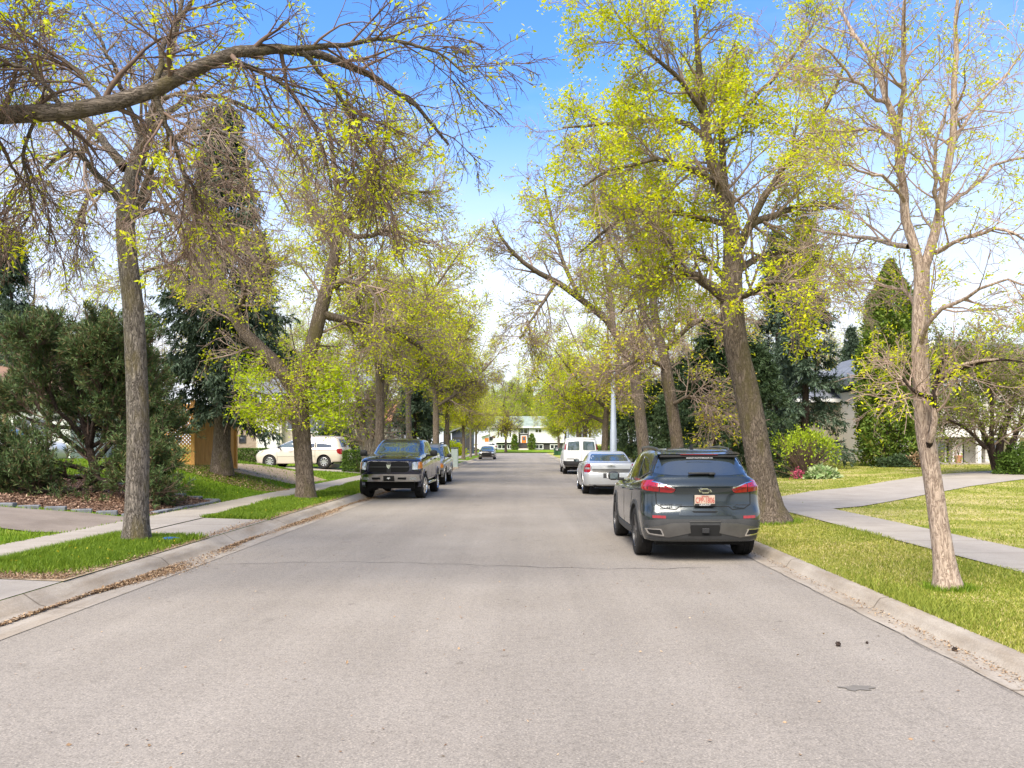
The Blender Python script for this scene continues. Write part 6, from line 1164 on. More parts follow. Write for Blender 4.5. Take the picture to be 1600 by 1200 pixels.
def gable_roof(parent, x0, x1, y0, y1, z, h, mat, over=.5, along='x', fas=.2, name='roof'):
    mb = MB()
    if along == 'x':
        ym = (y0+y1)/2; k = h/(ym-y0)
        mb.prism([(y0-over, z-over*k), (ym, z+h), (y1+over, z-over*k), (y1+over, z-over*k+fas), (ym, z+h+fas), (y0-over, z-over*k+fas)], 'x', x0-over, x1+over)
    else:
        xm = (x0+x1)/2; k = h/(xm-x0)
        mb.prism([(x0-over, z-over*k), (xm, z+h), (x1+over, z-over*k), (x1+over, z-over*k+fas), (xm, z+h+fas), (x0-over, z-over*k+fas)], 'y', y0-over, y1+over)
    return mb.build(name, M[mat], parent)
# ---- white house closing the street
YH = 172.0; k = YH/FPX
gz = W(0, 703, YH).z
def hx(px): return (px-VPX)*k
wh = thing('house', 'white bi-level house with green roof and orange door closing the end of the street', 'house', (0, YH, gz)); zz = lambda py: W(0, py, YH).z-gz
xL, xR = hx(765), hx(881)
mb = MB(); mb.box(xL, hx(810.2), 0, 9, zz(692), zz(666)); mb.box(hx(826.2), xR, 0, 9, zz(692), zz(666)); mb.build('upper_wall', M['sid_white'], wh)
mb = MB(); mb.box(xL+.1, xR-.1, .35, 8.9, -.6, zz(692)); mb.build('lower_wall', M['dark_stone'], wh); mb = MB(); mb.box(hx(810.2), hx(826.2), .5, 8, -.1, zz(666)); mb.build('entry_wall', M['dark_stone'], wh)
mb = MB(); mb.box(xL-.1, xL, -.06, 9, zz(692), zz(666)); mb.build('corner_trim', M['trim_dark'], wh)
r = gable_roof(wh, xL, xR, 0, 9, zz(666)+.03, 1.95, 'roof_green', .55); mb = MB(); mb.box(xL-.7, xR+.7, -.68, -.56, zz(666)-.33, zz(666)-.08); mb.build('fascia', M['trim_white'], wh)
for (a, b_, c_, d_, s_) in ((776.8, 780.2, 671, 683.5, 1), (781.4, 794.4, 671, 683.5, 3), (795.4, 799.4, 671, 683.5, 1), (835.8, 846.8, 670, 676.4, 2), (860.2, 871, 670, 676.4, 2)): win(wh, hx(a), hx(b_), zz(d_), zz(c_), -.002, 'trim_white', split=s_, fw=.10)
win(wh, hx(812), hx(824.8), zz(678), zz(669), .498, 'trim_white', split=2, fw=.12)
for (a, b_) in ((777, 791), (792, 801), (835.4, 849), (859.4, 872.5)): win(wh, hx(a), hx(b_), zz(702), zz(694.3), .348, 'trim_white', split=2, fw=.14)
mb = MB(); mb.box(hx(813.5), hx(823.8), .42, .498, zz(700.5), zz(680)); d = mb.build('door', M['trim_white'], wh); mb = MB(); mb.box(hx(815), hx(822.3), .38, .42, zz(700.3), zz(681.5)); mb.build('door_panel', M['door_orange'], d); mb = MB(); mb.box(hx(816.6), hx(820.8), .36, .38, zz(688.0), zz(683.0)); mb.build('door_glass', M['house_glass'], d)
mb = MB(); mb.box(hx(808.5), hx(826.5), -1.4, .48, -.2, zz(700.8)); mb.box(hx(809.5), hx(825.5), -1.8, -1.4, -.2, zz(702)); mb.build('steps', M['stucco'], wh)
mb = MB(); mb.box(hx(776), hx(800), -.35, -.06, zz(691.5), zz(690)); mb.build('window_box', M['trim_white'], wh)
mb = MB(); mb.disc((hx(767.2), -.10, zz(685.2)), .38, 22, 'y'); mb.build('wall_sign', M['trim_dark'], wh); mb = MB(); mb.box(hx(768.5), hx(773.8), -.06, -.003, zz(684.5), zz(681)); mb.build('address_board', M['wood_brown'], wh)
gw = thing('garage', 'low white garage with an orange door beside the white house', 'garage', (0, YH, gz)); mb = MB(); mb.prism([(hx(753.5), -.5), (hx(764.6), -.5), (hx(764.6), zz(679)), (hx(753.5), zz(682.5))], 'y', -1, 7); mb.build('wall', M['stucco_white'], gw)
mb = MB(); mb.prism([(hx(750), zz(683.2)), (hx(764.6), zz(678.6)), (hx(764.6), zz(676.8)), (hx(750), zz(681.6))], 'y', -1.6, 7.5); mb.build('roof', M['trim_white'], gw); mb = MB(); mb.box(hx(758), hx(763.8), -1.08, -1.003, zz(699), zz(684.5)); mb.build('garage_door', M['door_orange'], gw)
# ---- dark blue garage house far left
YG = 128.0; gg = thing('garage', 'dark blue garage with vertical boards behind the verge trees', 'garage', (0, YG, Hs(-9, 120))); kx = lambda px: px2x(px, YG); gz2 = Hs(-9, 120); zq = lambda py: W(0, py, YG).z-gz2
mb = MB(); mb.prism([(kx(706), -1), (kx(736), -1), (kx(736), zq(673)), (kx(724), zq(668)), (kx(706), zq(676))], 'y', 0, 8); mb.build('wall', M['sid_navy'], gg); mb = MB(); mb.prism([(kx(702), zq(676.5)), (kx(724), zq(667.5)), (kx(738), zq(673.5)), (kx(738), zq(671.8)), (kx(724), zq(665.5)), (kx(702), zq(674.6))], 'y', -.6, 8.6); mb.build('roof', M['roof_grey'], gg)
mb = MB(); mb.box(kx(708), kx(722), -.06, -.003, zq(702), zq(683)); mb.build('garage_door', M['trim_dark'], gg); mb = MB(); mb.box(kx(728), kx(733), -.06, -.003, zq(701), zq(680)); mb.build('door', M['trim_dark'], gg)
# ---- beige house behind the minivan
YB = 57.0; gb = Hs(-14, 57)-.05; hb = thing('house', 'pale beige sided house with brick front behind the minivan', 'house', (0, YB, gb)); bx = lambda px: px2x(px, YB); zb = lambda py: W(0, py, YB).z-gb
mb = MB(); mb.box(bx(400), bx(440), 0, 9, -.3, zb(620)); mb.build('garage_wall', M['sid_cream'], hb); mb = MB(); mb.box(bx(440), bx(556), .6, 9, -.3, zb(620)); mb.build('wall', M['sid_tan'], hb); mb = MB(); mb.box(bx(326), bx(400), .2, 9, -.3, zb(622)); mb.build('brick_wall', M['brick_tan'], hb)
mb = MB(); mb.box(bx(331), bx(346), .12, .198, zb(700), zb(624)); mb.build('siding_strip', M['sid_white'], hb); gable_roof(hb, bx(326), bx(556), .6, 9, zb(620)+.05, 1.5, 'roof_grey', .7); mb = MB(); mb.box(bx(312), bx(572), -.32, -.18, zb(620)-.4, zb(620)-.08); mb.build('fascia', M['trim_white'], hb)
win(hb, bx(444), bx(462), zb(672), zb(645), .598, 'trim_white', split=2); win(hb, bx(478), bx(506), zb(676), zb(648), .598, 'trim_white', split=2); mb = MB(); mb.box(bx(403), bx(436), -.06, -.003, .02, zb(652)); mb.build('garage_door', M['sid_white'], hb); win(hb, bx(372), bx(383), zb(692), zb(680), .198, 'trim_dark')
mb = MB(); mb.box(bx(545), bx(551), .45, .598, .02, zb(665)); mb.build('door', M['trim_dark'], hb)
# ---- orange roofed house
YO = 80.0; go = Hs(-14, 80); ho = thing('house', 'small house with orange-brown roof half hidden behind the clump of stems', 'house', (0, YO, go)); ox = lambda px: px2x(px, YO); zo = lambda py: W(0, py, YO).z-go
mb = MB(); mb.box(ox(520), ox(604), 0, 9, -.3, zo(658)); mb.build('wall', M['sid_cream'], ho); gable_roof(ho, ox(520), ox(604), 0, 9, zo(657), 1.9, 'roof_orange', .5); win(ho, ox(560), ox(575), zo(690), zo(668), -.002, 'trim_white', split=2); mb = MB(); mb.box(ox(586), ox(593), -.06, -.003, 0, zo(668)); mb.build('door', M['wood_brown'], ho)
# ---- pale house far left behind the pine
YP = 40.0; gp = Hs(-20, 40)-.1; hp = thing('house', 'pale house glimpsed through the boughs of the pine on the mulch bed', 'house', (0, YP, gp)); mb = MB(); mb.box(-36, px2x(110, YP), 0, 9, -.5, 3.4); mb.build('wall', M['sid_white'], hp); gable_roof(hp, -36, px2x(110, YP), 0, 9, 3.45, 1.7, 'roof_brown', .6)
win(hp, -24, -22.2, 1.2, 2.5, -.002, split=2); win(hp, -29, -27, 1.2, 2.5, -.002, split=2)
mb = MB(); mb.box(-27.0, -26.0, -.05, -.002, 0, 2.1); mb.build('door', M['wood_brown'], hp)
# ---- house with sliding glass door, right
YR = 47.0; gr = Hs(22, 47)-.03; hr = thing('house', 'house with sliding glass door, white brick pier and gabled eave behind the ornamental tree', 'house', (0, YR, gr)); rx = lambda px: px2x(px, YR); zr_ = lambda py: W(0, py, YR).z-gr
mb = MB(); mb.box(rx(1404), rx(1680), 1.6, 12, -.3, zr_(600)); mb.build('wall', M['stucco'], hr); mb = MB(); mb.box(rx(1404), rx(1470), .6, 1.598, -.3, zr_(612)); mb.build('side_wall', M['stucco'], hr)
mb = MB(); mb.prism([(rx(1388), zr_(591)), (rx(1448), zr_(543)), (rx(1700), zr_(560)), (rx(1700), zr_(550)), (rx(1446), zr_(532)), (rx(1388), zr_(579))], 'y', -.8, 12.5); mb.build('roof', M['roof_grey'], hr)
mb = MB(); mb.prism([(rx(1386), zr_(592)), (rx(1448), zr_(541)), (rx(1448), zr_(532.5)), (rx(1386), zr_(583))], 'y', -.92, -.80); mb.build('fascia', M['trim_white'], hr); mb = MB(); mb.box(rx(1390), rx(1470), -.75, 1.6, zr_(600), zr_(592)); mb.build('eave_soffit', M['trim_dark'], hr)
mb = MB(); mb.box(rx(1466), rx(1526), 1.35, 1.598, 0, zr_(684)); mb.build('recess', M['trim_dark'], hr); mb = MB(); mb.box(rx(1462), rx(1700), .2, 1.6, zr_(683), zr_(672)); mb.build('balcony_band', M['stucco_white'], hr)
win(hr, rx(1468), rx(1497), .04, zr_(687), 1.348, 'trim_white', split=2, fw=.09); mb = MB(); mb.box(rx(1501), rx(1517), .9, 1.34, 0, zr_(684)); mb.build('brick_pier', M['brick_white'], hr); win(hr, rx(1528), rx(1552), zr_(650), zr_(620), 1.598, 'trim_white', split=2); win(hr, rx(1567), rx(1584), zr_(708), zr_(684), 1.598, 'trim_white', split=1)
MB().box(rx(1523), rx(1528), -.35, -.1, 0, zr_(620)).build('porch_post', M['trim_white'], hr); MB().box(rx(1582), rx(1587), -.35, -.1, 0, zr_(620)).build('porch_post', M['trim_white'], hr); mb = MB(); mb.box(rx(1460), rx(1560), -.8, 1.34, -.3, .10); mb.build('porch_slab', M['walk'], hr); mb = MB(); mb.box(rx(1555), rx(1566), 1.0, 1.34, 0, zr_(684)); mb.build('brick_pier', M['brick_white'], hr)
pt = thing('flower_pot', 'terracotta pot with a bare plant by the sliding glass door', 'flower pot', (rx(1494.5), YR-.2, gr+.10)); MB().lathe([(.001, 0), (.15, 0), (.20, .34), (.225, .36), (.225, .42), (.19, .42), (.18, .36), (.001, .36)], 20).build('pot', M['terracotta'], pt, smooth=True)
mb = MB()
for q in range(9): a = q*.7; mb.tube([(0, 0, .34), (.05*math.cos(a), .05*math.sin(a), .6), (.16*math.cos(a), .16*math.sin(a), .85+.04*q)], [.012, .008, .003], 5)
mb.build('stem', M['twig_dark'], pt)
# ---- beige siding house with chimney
YC = 56.0; gc = Hs(19, 56)-.05; hc = thing('house', 'taupe sided house with white chimney stack behind the spruce', 'house', (0, YC, gc)); cx = lambda px: px2x(px, YC); zc = lambda py: W(0, py, YC).z-gc
mb = MB(); mb.box(cx(1225), cx(1338), 0, 9, zc(701), zc(624)); mb.build('wall', M['sid_beige'], hc); mb = MB(); mb.box(cx(1227), cx(1337), .05, 9, -.4, zc(701)); mb.build('foundation', M['foundation'], hc)
gable_roof(hc, cx(1225), cx(1338), 0, 9, zc(623), 2.0, 'roof_grey', .45); mb = MB(); mb.box(cx(1215), cx(1349), -.55, -.46, zc(629), zc(623.5)); mb.build('fascia', M['trim_white'], hc); win(hc, cx(1314), cx(1323.5), zc(654), zc(632), -.002, 'trim_white')
mb = MB(); mb.box(cx(1336), cx(1352), -.55, .5, -.4, zc(588)); mb.build('chimney_stack', M['stucco_white'], hc); mb = MB(); mb.box(cx(1333), cx(1355), -.68, .62, zc(588), zc(585)); ch = mb.build('chimney_cap', M['roof_grey'], hc); mb = MB(); mb.box(cx(1334), cx(1350), -.45, .4, zc(585), zc(577)); mb.build('chimney_brick', M['brick_orange'], hc)
# ---- reddish house glimpsed under the dark conifers
YD = 60; gd = Hs(13, 60)-.05; hd = thing('house', 'cream house with maroon posts glimpsed under the dark conifers', 'house', (0, YD, gd)); dx_ = lambda px: px2x(px, YD)
mb = MB(); mb.box(dx_(1085), dx_(1175), 0, 8, -.3, 2.9); mb.build('wall', M['sid_cream'], hd); gable_roof(hd, dx_(1085), dx_(1175), 0, 8, 2.95, 1.6, 'roof_brown', .5); M['maroon'] = plain('maroon', (.16, .03, .03), .6); MB().box(dx_(1139), dx_(1145), -.3, -.05, 0, 2.6).build('porch_post', M['maroon'], hd); MB().box(dx_(1115), dx_(1121), -.3, -.05, 0, 2.6).build('porch_post', M['maroon'], hd); win(hd, dx_(1124), dx_(1136), .9, 2.1, -.002, split=2); mb = MB(); mb.box(dx_(1148), dx_(1158), -.06, -.003, 0, 2.1); mb.build('door', M['wood_brown'], hd)
# ---- cedar fence: a lattice screen and a boarded return
fx0, fy0 = px2x(302, 29.0), 29.0; fz = Hs(fx0, fy0)-.06
fn = thing('cedar_fence', 'new orange cedar fence with lattice screen beside the spruce trunk', 'fence', (fx0, fy0, fz))
def post(x, y, h=2.28):
    mb = MB(); mb.box(x-.07, x+.07, y-.07, y+.07, -.2, h, .008); mb.box(x-.085, x+.085, y-.085, y+.085, h, h+.03, .006); mb.build('post', M['cedar_wood'], fn)
post(0, 0); post(-2.3, .25); post(.48, .9); post(.85, 1.7, 2.2)
def panel(ax, ay, bx_, by, lattice):
    d = Vector((bx_-ax, by-ay)); Ln = d.length; R_ = Matrix.Rotation(math.atan2(d.y, d.x), 3, 'Z'); O = Vector((ax, ay, 0)); mb = MB()
    def pl(x0, x1, y0, y1, z0, z1, rot=None):
        c = Vector(((x0+x1)/2, (y0+y1)/2, (z0+z1)/2)); h = (Vector((x1-x0, y1-y0, z1-z0)))/2; r = bmesh.ops.create_cube(mb.bm, size=1)
        for v in r['verts']:
            q = Vector((v.co.x*h.x*2, v.co.y*h.y*2, v.co.z*h.z*2)); q = rot @ q if rot else q; v.co = R_ @ (q+c)+O
    pl(.07, Ln-.07, -.02, .02, .08, .20); pl(.07, Ln-.07, -.02, .02, 2.04, 2.16)
    if lattice:
        rot = Matrix.Rotation(math.radians(45), 3, 'Y'); n = int((Ln+1.9)/.13)
        for i in range(n):
            for sg, yo in ((1, -.012), (-1, .012)):
                t = -1.85/2+.13*i; # strips clipped to the opening
                a0 = max(.08, t if sg > 0 else t); pts = []
                xs0 = t; z_a, z_b = .2, 2.04; xa, xb = (xs0, xs0+1.84) if sg > 0 else (xs0+1.84, xs0)
                lo = .08; hi = Ln-.08
                def clip(x0, z0, x1, z1):
                    T = [0., 1.]
                    for (e, s_) in ((lo, 1), (hi, -1)):
                        f0, f1 = s_*(x0-e), s_*(x1-e)
                        if f0 < 0 and f1 < 0: return None
                        if f0*f1 < 0:
                            tt_ = f0/(f0-f1)
                            if f0 < 0: T[0] = max(T[0], tt_)
                            else: T[1] = min(T[1], tt_)
                    if T[1]-T[0] < .03: return None
                    return [(x0+(x1-x0)*q, z0+(z1-z0)*q) for q in T]
                cl = clip(xa, z_a, xb, z_b)
                if cl:
                    (x0, z0), (x1, z1) = cl; L_ = math.hypot(x1-x0, z1-z0); an = math.atan2(z1-z0, x1-x0); rt = Matrix.Rotation(-an, 3, 'Y'); cx_, cz_ = (x0+x1)/2, (z0+z1)/2
                    pl(cx_-L_/2, cx_+L_/2, yo-.008, yo+.008, cz_-.022, cz_+.022, rt)
    else:
        n = max(1, int((Ln-.14)/.14))
        for i in range(n): x0 = .07+(Ln-.14)*i/n; pl(x0+.004, x0+(Ln-.14)/n-.004, -.012, .012, .20, 2.04)
    mb.build('lattice_panel' if lattice else 'board_panel', M['cedar_wood'], fn)
panel(-2.3, .25, 0, 0, True); panel(0, 0, .48, .9, False); panel(.48, .9, .85, 1.7, False)
# ---- small deck with posts at the far left edge
dk = thing('deck', 'weathered timber deck corner with pale rail at the edge of the pine', 'deck', (px2x(8, 27), 27, Hs(px2x(8, 27), 27)-.1)); mb = MB(); mb.box(-3, .1, 0, 2.5, .95, 1.08); mb.build('deck_floor', M['wood_brown'], dk); mb = MB(); mb.box(-.06, .06, -.06, .06, -.3, 1.95, .008); mb.build('post', plain('timber', (.36, .24, .13), .75, var=.2), dk)
MB().box(-3, -.06, -.03, .03, 1.85, 1.93).build('rail', M['trim_white'], dk); MB().box(-3, -.06, -.03, .03, 1.3, 1.36).build('rail', M['trim_white'], dk)
# ---- lamp posts
def lamp(label, x, y, h, r, group):
    t = thing('street_lamp', label, 'street lamp', (x, y, .14), group=group); MB().lathe([(r*1.25, 0), (r*1.25, .5), (r, .62), (r*.93, 2.3), (r*.86, 2.32), (r*.55, h*.72), (r*.36, h-.1), (r*.30, h), (.001, h+.02)], 16).build('pole', M['galv'], t, smooth=True)
    MB().lathe([(r*1.9, -.1), (r*1.9, .05), (r*1.3, .07)], 16).build('base', M['kerb'], t); MB().lathe([(r*.42, h-.12), (r*.42, h+.02), (r*.2, h+.06), (.001, h+.07)], 12).build('cap', M['galv'], t, smooth=True); mb = MB(); mb.box(-.06, .06, -r*.98, -r*.86, .75, 1.05, .01); mb.build('hatch', M['galv'], t)
lamp('pale grey tapered lamp post standing over the silver sedan', px2x(958.5, 43), 43, 7.2, .175, 'street lamps'); lamp('thin far lamp post beyond the white van', px2x(887, 86), 86, 6.4, .16, 'street lamps')
# ---- wheeled bins
def bin_(label, x, y, rz):
    t = thing('wheelie_bin', label, 'bin', (x, y, .02), rz, 'green bins at the kerb'); mb = MB(); bmv = []
    for (z, s) in ((.12, .50), (1.0, .62)): bmv.append([mb.bm.verts.new((a*s/2*1.0, b*s/2*1.15, z)) for a, b in ((-1, -1), (1, -1), (1, 1), (-1, 1))])
    mb.bm.faces.new(bmv[0][::-1]); mb.bm.faces.new(bmv[1])
    for i in range(4): mb.bm.faces.new((bmv[0][i], bmv[0][(i+1) % 4], bmv[1][(i+1) % 4], bmv[1][i]))
    mb.build('bin_body', M['bin_green'], t); mb = MB(); mb.box(-.34, .34, -.40, .40, 1.0, 1.07, .03); mb.build('lid', M['bin_green'], t)
    for sg in (1, -1): MB().lathe([(.02, -.03), (.13, -.03), (.13, .03), (.02, .03)], 16, 'x', (sg*.3, .28, .13)).build('wheel', M['rubber'], t)
bin_('dark green wheelie bin closest to the road, beside the white van', px2x(869, 118), 118, .1); bin_('second green wheelie bin, partly hidden behind the white van', px2x(875.5, 117), 117, -.15)
# ================================================================== ground cover
def inpoly(x, y, poly):
    c = np.zeros(len(x), bool); n = len(poly)
    for i in range(n):
        (x0, y0), (x1, y1) = poly[i], poly[(i+1) % n]
        if y0 == y1: continue
        h = ((y0 > y) != (y1 > y)); c ^= h & (x < (x1-x0)*(y-y0)/(y1-y0)+x0)
    return c
DR = [[(7.29, 20.2), (7.29, 24.6), (9.3, 27.6), (11.4, 29.6), (13.8, 32.4), (16.3, 34.8), (19.8, 37.4), (23.9, 39.6), (40, 46), (40, 40), (19.0, 32.4), (15.2, 29.1), (12.3, 25.9), (9.8, 22.8), (8.3, 21.0)], [(4.1, 19.2), (5.96, 19.0), (5.96, 23.4), (4.1, 23.2)]]
DL = [[(-7.99, 14.85), (-7.99, 18.0), (-10.4, 17.2), (-22, 17.2), (-22, 14.4), (-9, 14.6)], [(-5.2, 0), (-5.2, 9.8), (-6.8, 10.0), (-6.8, 0)], [(-5.2, 14.35), (-5.2, 17.65), (-6.8, 17.85), (-6.8, 14.5)], [(-8.0, 18.1), (-8.03, 22.8), (-9.6, 23.1), (-13, 24.7), (-21, 24.7), (-21, 17.3), (-10.4, 17.4)],
      [(-7.99, 43.8), (-7.99, 47.7), (-20, 50), (-20, 45)], [(-5.2, 44), (-5.2, 47.5), (-6.8, 47.7), (-6.8, 43.8)]]
def lump(x, y, s, sd):
    r = np.random.default_rng(sd); v = np.zeros_like(x)
    for _ in range(10): a = r.uniform(0, 6.28); f = r.uniform(.4, 1.6)*s; v += np.sin(f*(x*math.cos(a)+y*math.sin(a))+r.uniform(0, 6.28))
    return v/3.2
def blades(name, x, y, h, mat, seed, wmul=1.0):
    r = np.random.default_rng(seed); n = len(x); z = H(x, y)-.006; a = r.random(n)*2*np.pi; w_ = .0042*(1+y/9.0)*wmul*r.uniform(.7, 1.4, n); lean = h*r.uniform(.2, .8, n); b = r.random(n)*2*np.pi
    A = np.stack([x-np.cos(a)*w_, y-np.sin(a)*w_, z], -1); B = np.stack([x+np.cos(a)*w_, y+np.sin(a)*w_, z], -1); C = np.stack([x+np.cos(b)*lean, y+np.sin(b)*lean, z+h], -1)
    V = np.stack([A, B, C], 1).reshape(-1, 3); i = np.arange(n)*3; return V, np.stack([i, i+1, i+2], -1)
def ysample(r, n, a, b, p=1.6):
    u = r.random(n); q = 1-p; return (a**q+u*(b**q-a**q))**(1/q)
def grass(name, n, xr, yr_, holes, seed, mat, hh, dens, label_kind='stuff', wmul=1.0, p=1.6):
    r = np.random.default_rng(seed); y = ysample(r, n, yr_[0], yr_[1], p); x = r.uniform(xr[0], xr[1], n); keep = np.abs(x)*FPX < (y+2)*880*1.05
    for ho_ in holes: keep &= ~inpoly(x, y, ho_)
    d = dens(x, y, r); keep &= r.random(n) < d; x, y = x[keep], y[keep]; h = hh(x, y)*r.uniform(.55, 1.25, len(x))
    V, F = blades(name, x, y, h, mat, seed, wmul); o = link(name, mesh_np(name, V, None, F, smooth=False), M[mat]); o['kind'] = 'stuff'; return o
dl = lambda x, y, r: np.where(y < 9.9, 0, np.clip(np.where((y < 10.9) & (x > -6.7), (y-9.9)*.55-.1, 1)*np.where((x > -5.42), .15, np.where(x > -5.65, .6, 1)), 0, 1))
grass('grass', 120000, (-6.78, -5.30), (9.7, 45), DL, 101, 'grass_green', lambda x, y: .085+.03*lump(x, y, 2.5, 1)*np.ones_like(x), dl, wmul=1.0, p=1.9)
soilp = [(-8.4, 31.5), (-8.3, 36), (-9.5, 36.5), (-11.0, 33), (-11.4, 30), (-10.2, 29.3)]
dl2 = lambda x, y, r: np.where(inpoly(x, y, soilp), .10, 1.0)
grass('grass', 160000, (-20, -7.93), (9.5, 52), DL, 102, 'grass_green', lambda x, y: .07+.02*lump(x, y, 1.5, 2), dl2, p=1.5)
thin = lambda x, y, r: np.clip(.75+.5*lump(x, y, 1.6, 7), .25, 1)
grass('grass', 210000, (3.84, 6.0), (3.0, 40), DR, 103, 'grass_mid', lambda x, y: .048+.022*np.clip(lump(x, y, 2.2, 4), -1, 1), lambda x, y, r: np.clip(.30+.55*lump(x, y, 1.7, 5), .06, .95), p=2.0)
grass('grass', 180000, (3.84, 6.0), (3.0, 40), DR, 104, 'grass_dry', lambda x, y: .036+0*x, lambda x, y, r: np.clip(.85-.5*lump(x, y, 1.7, 5), .15, 1), p=2.0)
grass('grass', 190000, (7.24, 26), (6.0, 50), DR, 105, 'grass_mid', lambda x, y: .042+.012*np.clip(lump(x, y, 2.2, 6), -1, 1), lambda x, y, r: np.clip(.35+.5*lump(x, y, .9, 8)+.3*(y > 26), .1, .95), p=1.5)
grass('grass', 160000, (7.24, 26), (6.0, 50), DR, 106, 'grass_dry', lambda x, y: .034+0*x, lambda x, y, r: np.clip(.85-.5*lump(x, y, .9, 8)-.3*(y > 26), .1, 1), p=1.5)
# taller tufts along the pavement edge and round the trunks
r = np.random.default_rng(9); n = 9000; y = ysample(r, n, 10.8, 14.2, 1.1); x = -6.72+np.abs(r.normal(0, .10, n))-.05
y2 = r.normal(13.5, .32, 1500); x2 = -6.13+r.normal(0, .34, 1500); m = (np.hypot(x2+6.13, y2-13.5) > .2)&(x2 > -6.76)&(x2 < -5.35); x = np.r_[x, x2[m]]; y = np.r_[y, y2[m]]
V, F = blades('grass', x, y, .12*r.uniform(.5, 1.3, len(x)), 'grass_green', 107, .9); o = link('grass', mesh_np('grass', V, None, F, smooth=False), M['grass_green']); o['kind'] = 'stuff'
for (tx, ty, tr_) in ((W(1481, 919, 9.4).x, 9.4, .16), (W(1203, 818, 17.2).x, 17.2, .42), (W(478, 783, 24.2).x, 24.2, .36)):
    a = r.random(900)*6.28; q = tr_*(1+np.abs(r.normal(0, .35, 900))); V, F = blades('grass', tx+np.cos(a)*q, ty+np.sin(a)*q, .07*r.uniform(.5, 1.4, 900), 'grass_green', 108, .9); o = link('grass', mesh_np('grass', V, None, F, smooth=False), M['grass_green']); o['kind'] = 'stuff'
# dandelions
n = 130; y = ysample(r, n, 10.8, 32, 1.3); x = np.where(r.random(n) < .5, r.uniform(-6.6, -5.4, n), r.uniform(-12, -8.1, n)); keep = np.ones(n, bool)
for ho_ in DL: keep &= ~inpoly(x, y, ho_)
x, y = x[keep], y[keep]; c = np.stack([x, y, H(x, y)+.075], -1); V, F = clusters(c, r, 6, .006, .012, .022, .7, 0); o = link('dandelions', mesh_np('dandelions', V, F, smooth=False), M['petal_yellow']); o['kind'] = 'stuff'
# dead leaves in the gutter, on the bare soil; chips on the bed
def flakes(name, x, y, z, s0, s1, mat, seed):
    r = np.random.default_rng(seed); n = len(x); D = r.normal(0, 1, (n, 3)); D[:, 2] *= .3; Nn = r.normal(0, .35, (n, 3)); Nn[:, 2] += 1; ln = r.uniform(s0, s1, n)
    V, F = rhombi(np.stack([x, y, z], -1), D, Nn, ln, ln*r.uniform(.4, .8, n)); o = link(name, mesh_np(name, V, F, smooth=False), M[mat]); o['kind'] = 'stuff'; return o
r = np.random.default_rng(21); n = 52000; y = ysample(r, n, 7.2, 60, 1.5); k2 = np.clip(.75+.6*lump(y, y*0, 1.3, 3), .2, 1.6); x = -4.97+np.abs(r.normal(0, .13, n))*k2*(.35+.65*S(9.5, 13, y)); kp_ = r.random(n) < np.clip(.55+.75*lump(y, y*0, 1.1, 5), .10, 1)*np.where(y < 9.8, .18, 1); x, y, n = x[kp_], y[kp_], int(kp_.sum()); z = .006+.035*np.clip(-(x+4.86)/.12, 0, 1)*r.random(n)+.008*r.random(n)
flakes('leaf_litter', x, y, z, .014, .038, 'litter', 22)
n = 5000; x = r.uniform(-6.66, -5.32, n); y = 9.88+np.abs(r.normal(0, .5, n)); flakes('leaf_litter', x, y, H(x, y)+.016+.012*r.random(n), .014, .036, 'litter', 23)
n = 5000; y = ysample(r, n, 10.8, 26, 1.3); x = -5.30-np.abs(r.normal(0, .12, n)); flakes('leaf_litter', x, y, H(x, y)+.016+.012*r.random(n), .014, .034, 'litter', 24)
n = 60000; y = r.uniform(17.5, 24.6, n); x = r.uniform(-21, -8.05, n); bed = [(-8.05, 18.4), (-8.1, 22.7), (-9.6, 23.0), (-13, 24.6), (-21, 24.6), (-21, 17.55), (-10.4, 17.55)]; kp = inpoly(x, y, bed); x, y = x[kp], y[kp]
flakes('bark_mulch', x, y, H(x, y)+.02+.03*r.random(len(x)), .03, .08, 'mulch_chip', 25)
n = 2600; y = ysample(r, n, 5.5, 45, 1.5); x = 3.72-np.abs(r.normal(0, .10, n)); flakes('leaf_litter', x, y, .008+.01*r.random(n), .012, .03, 'litter', 26)
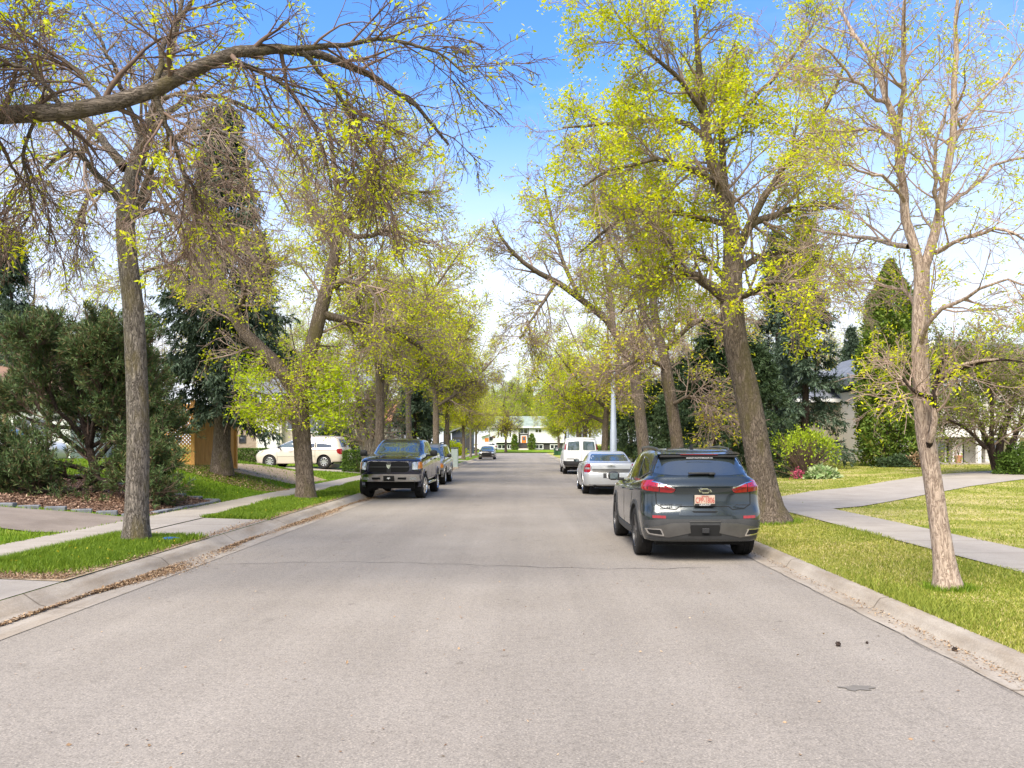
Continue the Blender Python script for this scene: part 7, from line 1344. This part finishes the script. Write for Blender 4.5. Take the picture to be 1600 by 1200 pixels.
n = 420; y = ysample(r, n, 4.5, 40, 1.4); x = r.uniform(-4.8, 3.5, n); flakes('leaf_litter', x, y, .004+.006*r.random(n), .012, .035, 'litter', 27)
n = 900; y = r.uniform(17, 23.5, n); x = r.uniform(4.2, 5.9, n); kp = np.hypot(x-4.98, y-17.2) < .9; flakes('leaf_litter', x[kp], y[kp], H(x[kp], y[kp])+.02, .02, .05, 'litter', 28)
n = 4500; a = r.random(n)*6.28; q = np.sqrt(r.random(n))*1.5; x = px2x(347, 28.3)+np.cos(a)*q*1.2+.4; y = 28.3+np.sin(a)*q; flakes('leaf_litter', x, y, H(x, y)+.03, .03, .07, 'litter', 29)
# pine cones on the asphalt, blue cap in the grass
def cone(label, px, py, s):
    Y = 1333.3*CAMZ/(py-HY); t = MB(); t.lathe([(.001, -.02), (.012, -.016), (.020, -.004), (.019, .008), (.012, .020), (.001, .026)], 10)
    for q in range(14): a = q*2.4; h = -.012+.0025*q; rr_ = .019*math.cos((h-.002)*38); t.tube([(rr_*.7*math.cos(a), rr_*.7*math.sin(a), h), (rr_*1.35*math.cos(a), rr_*1.35*math.sin(a), h+.006)], [.006, .002], 5)
    o = t.build('pine_cone', M['bark_dark']); o.location = (px2x(px, Y), Y, .018*s); o.scale = (s, s, s); o.rotation_euler = (.9, .3, px); tag(o, label, 'pine cone', 'fallen cones')
cone('larger dark pine cone lying on the open asphalt', 1310, 1010, 1.0); cone('small dark pine cone near the kerb, by the gutter', 1491, 1018, .95); cone('tiny dark cone a little behind the larger one on the asphalt', 1355, 1006, .55)
c0 = W(262, 854, 13.6); mb = MB(); mb.lathe([(.001, .03), (.05, .03), (.085, .018), (.09, 0)], 20); mb.tube([(.03, 0, .03), (.12, .03, .02), (.2, -.02, .015)], .006, 6); o = mb.build('blue_cap', plain('blue_plastic', (.01, .12, .42), .4, var=.1), smooth=True); o.location = (c0.x, c0.y, Hs(c0.x, c0.y)+.06); tag(o, 'small flat blue plastic cap lying in the near grass island', 'cap')
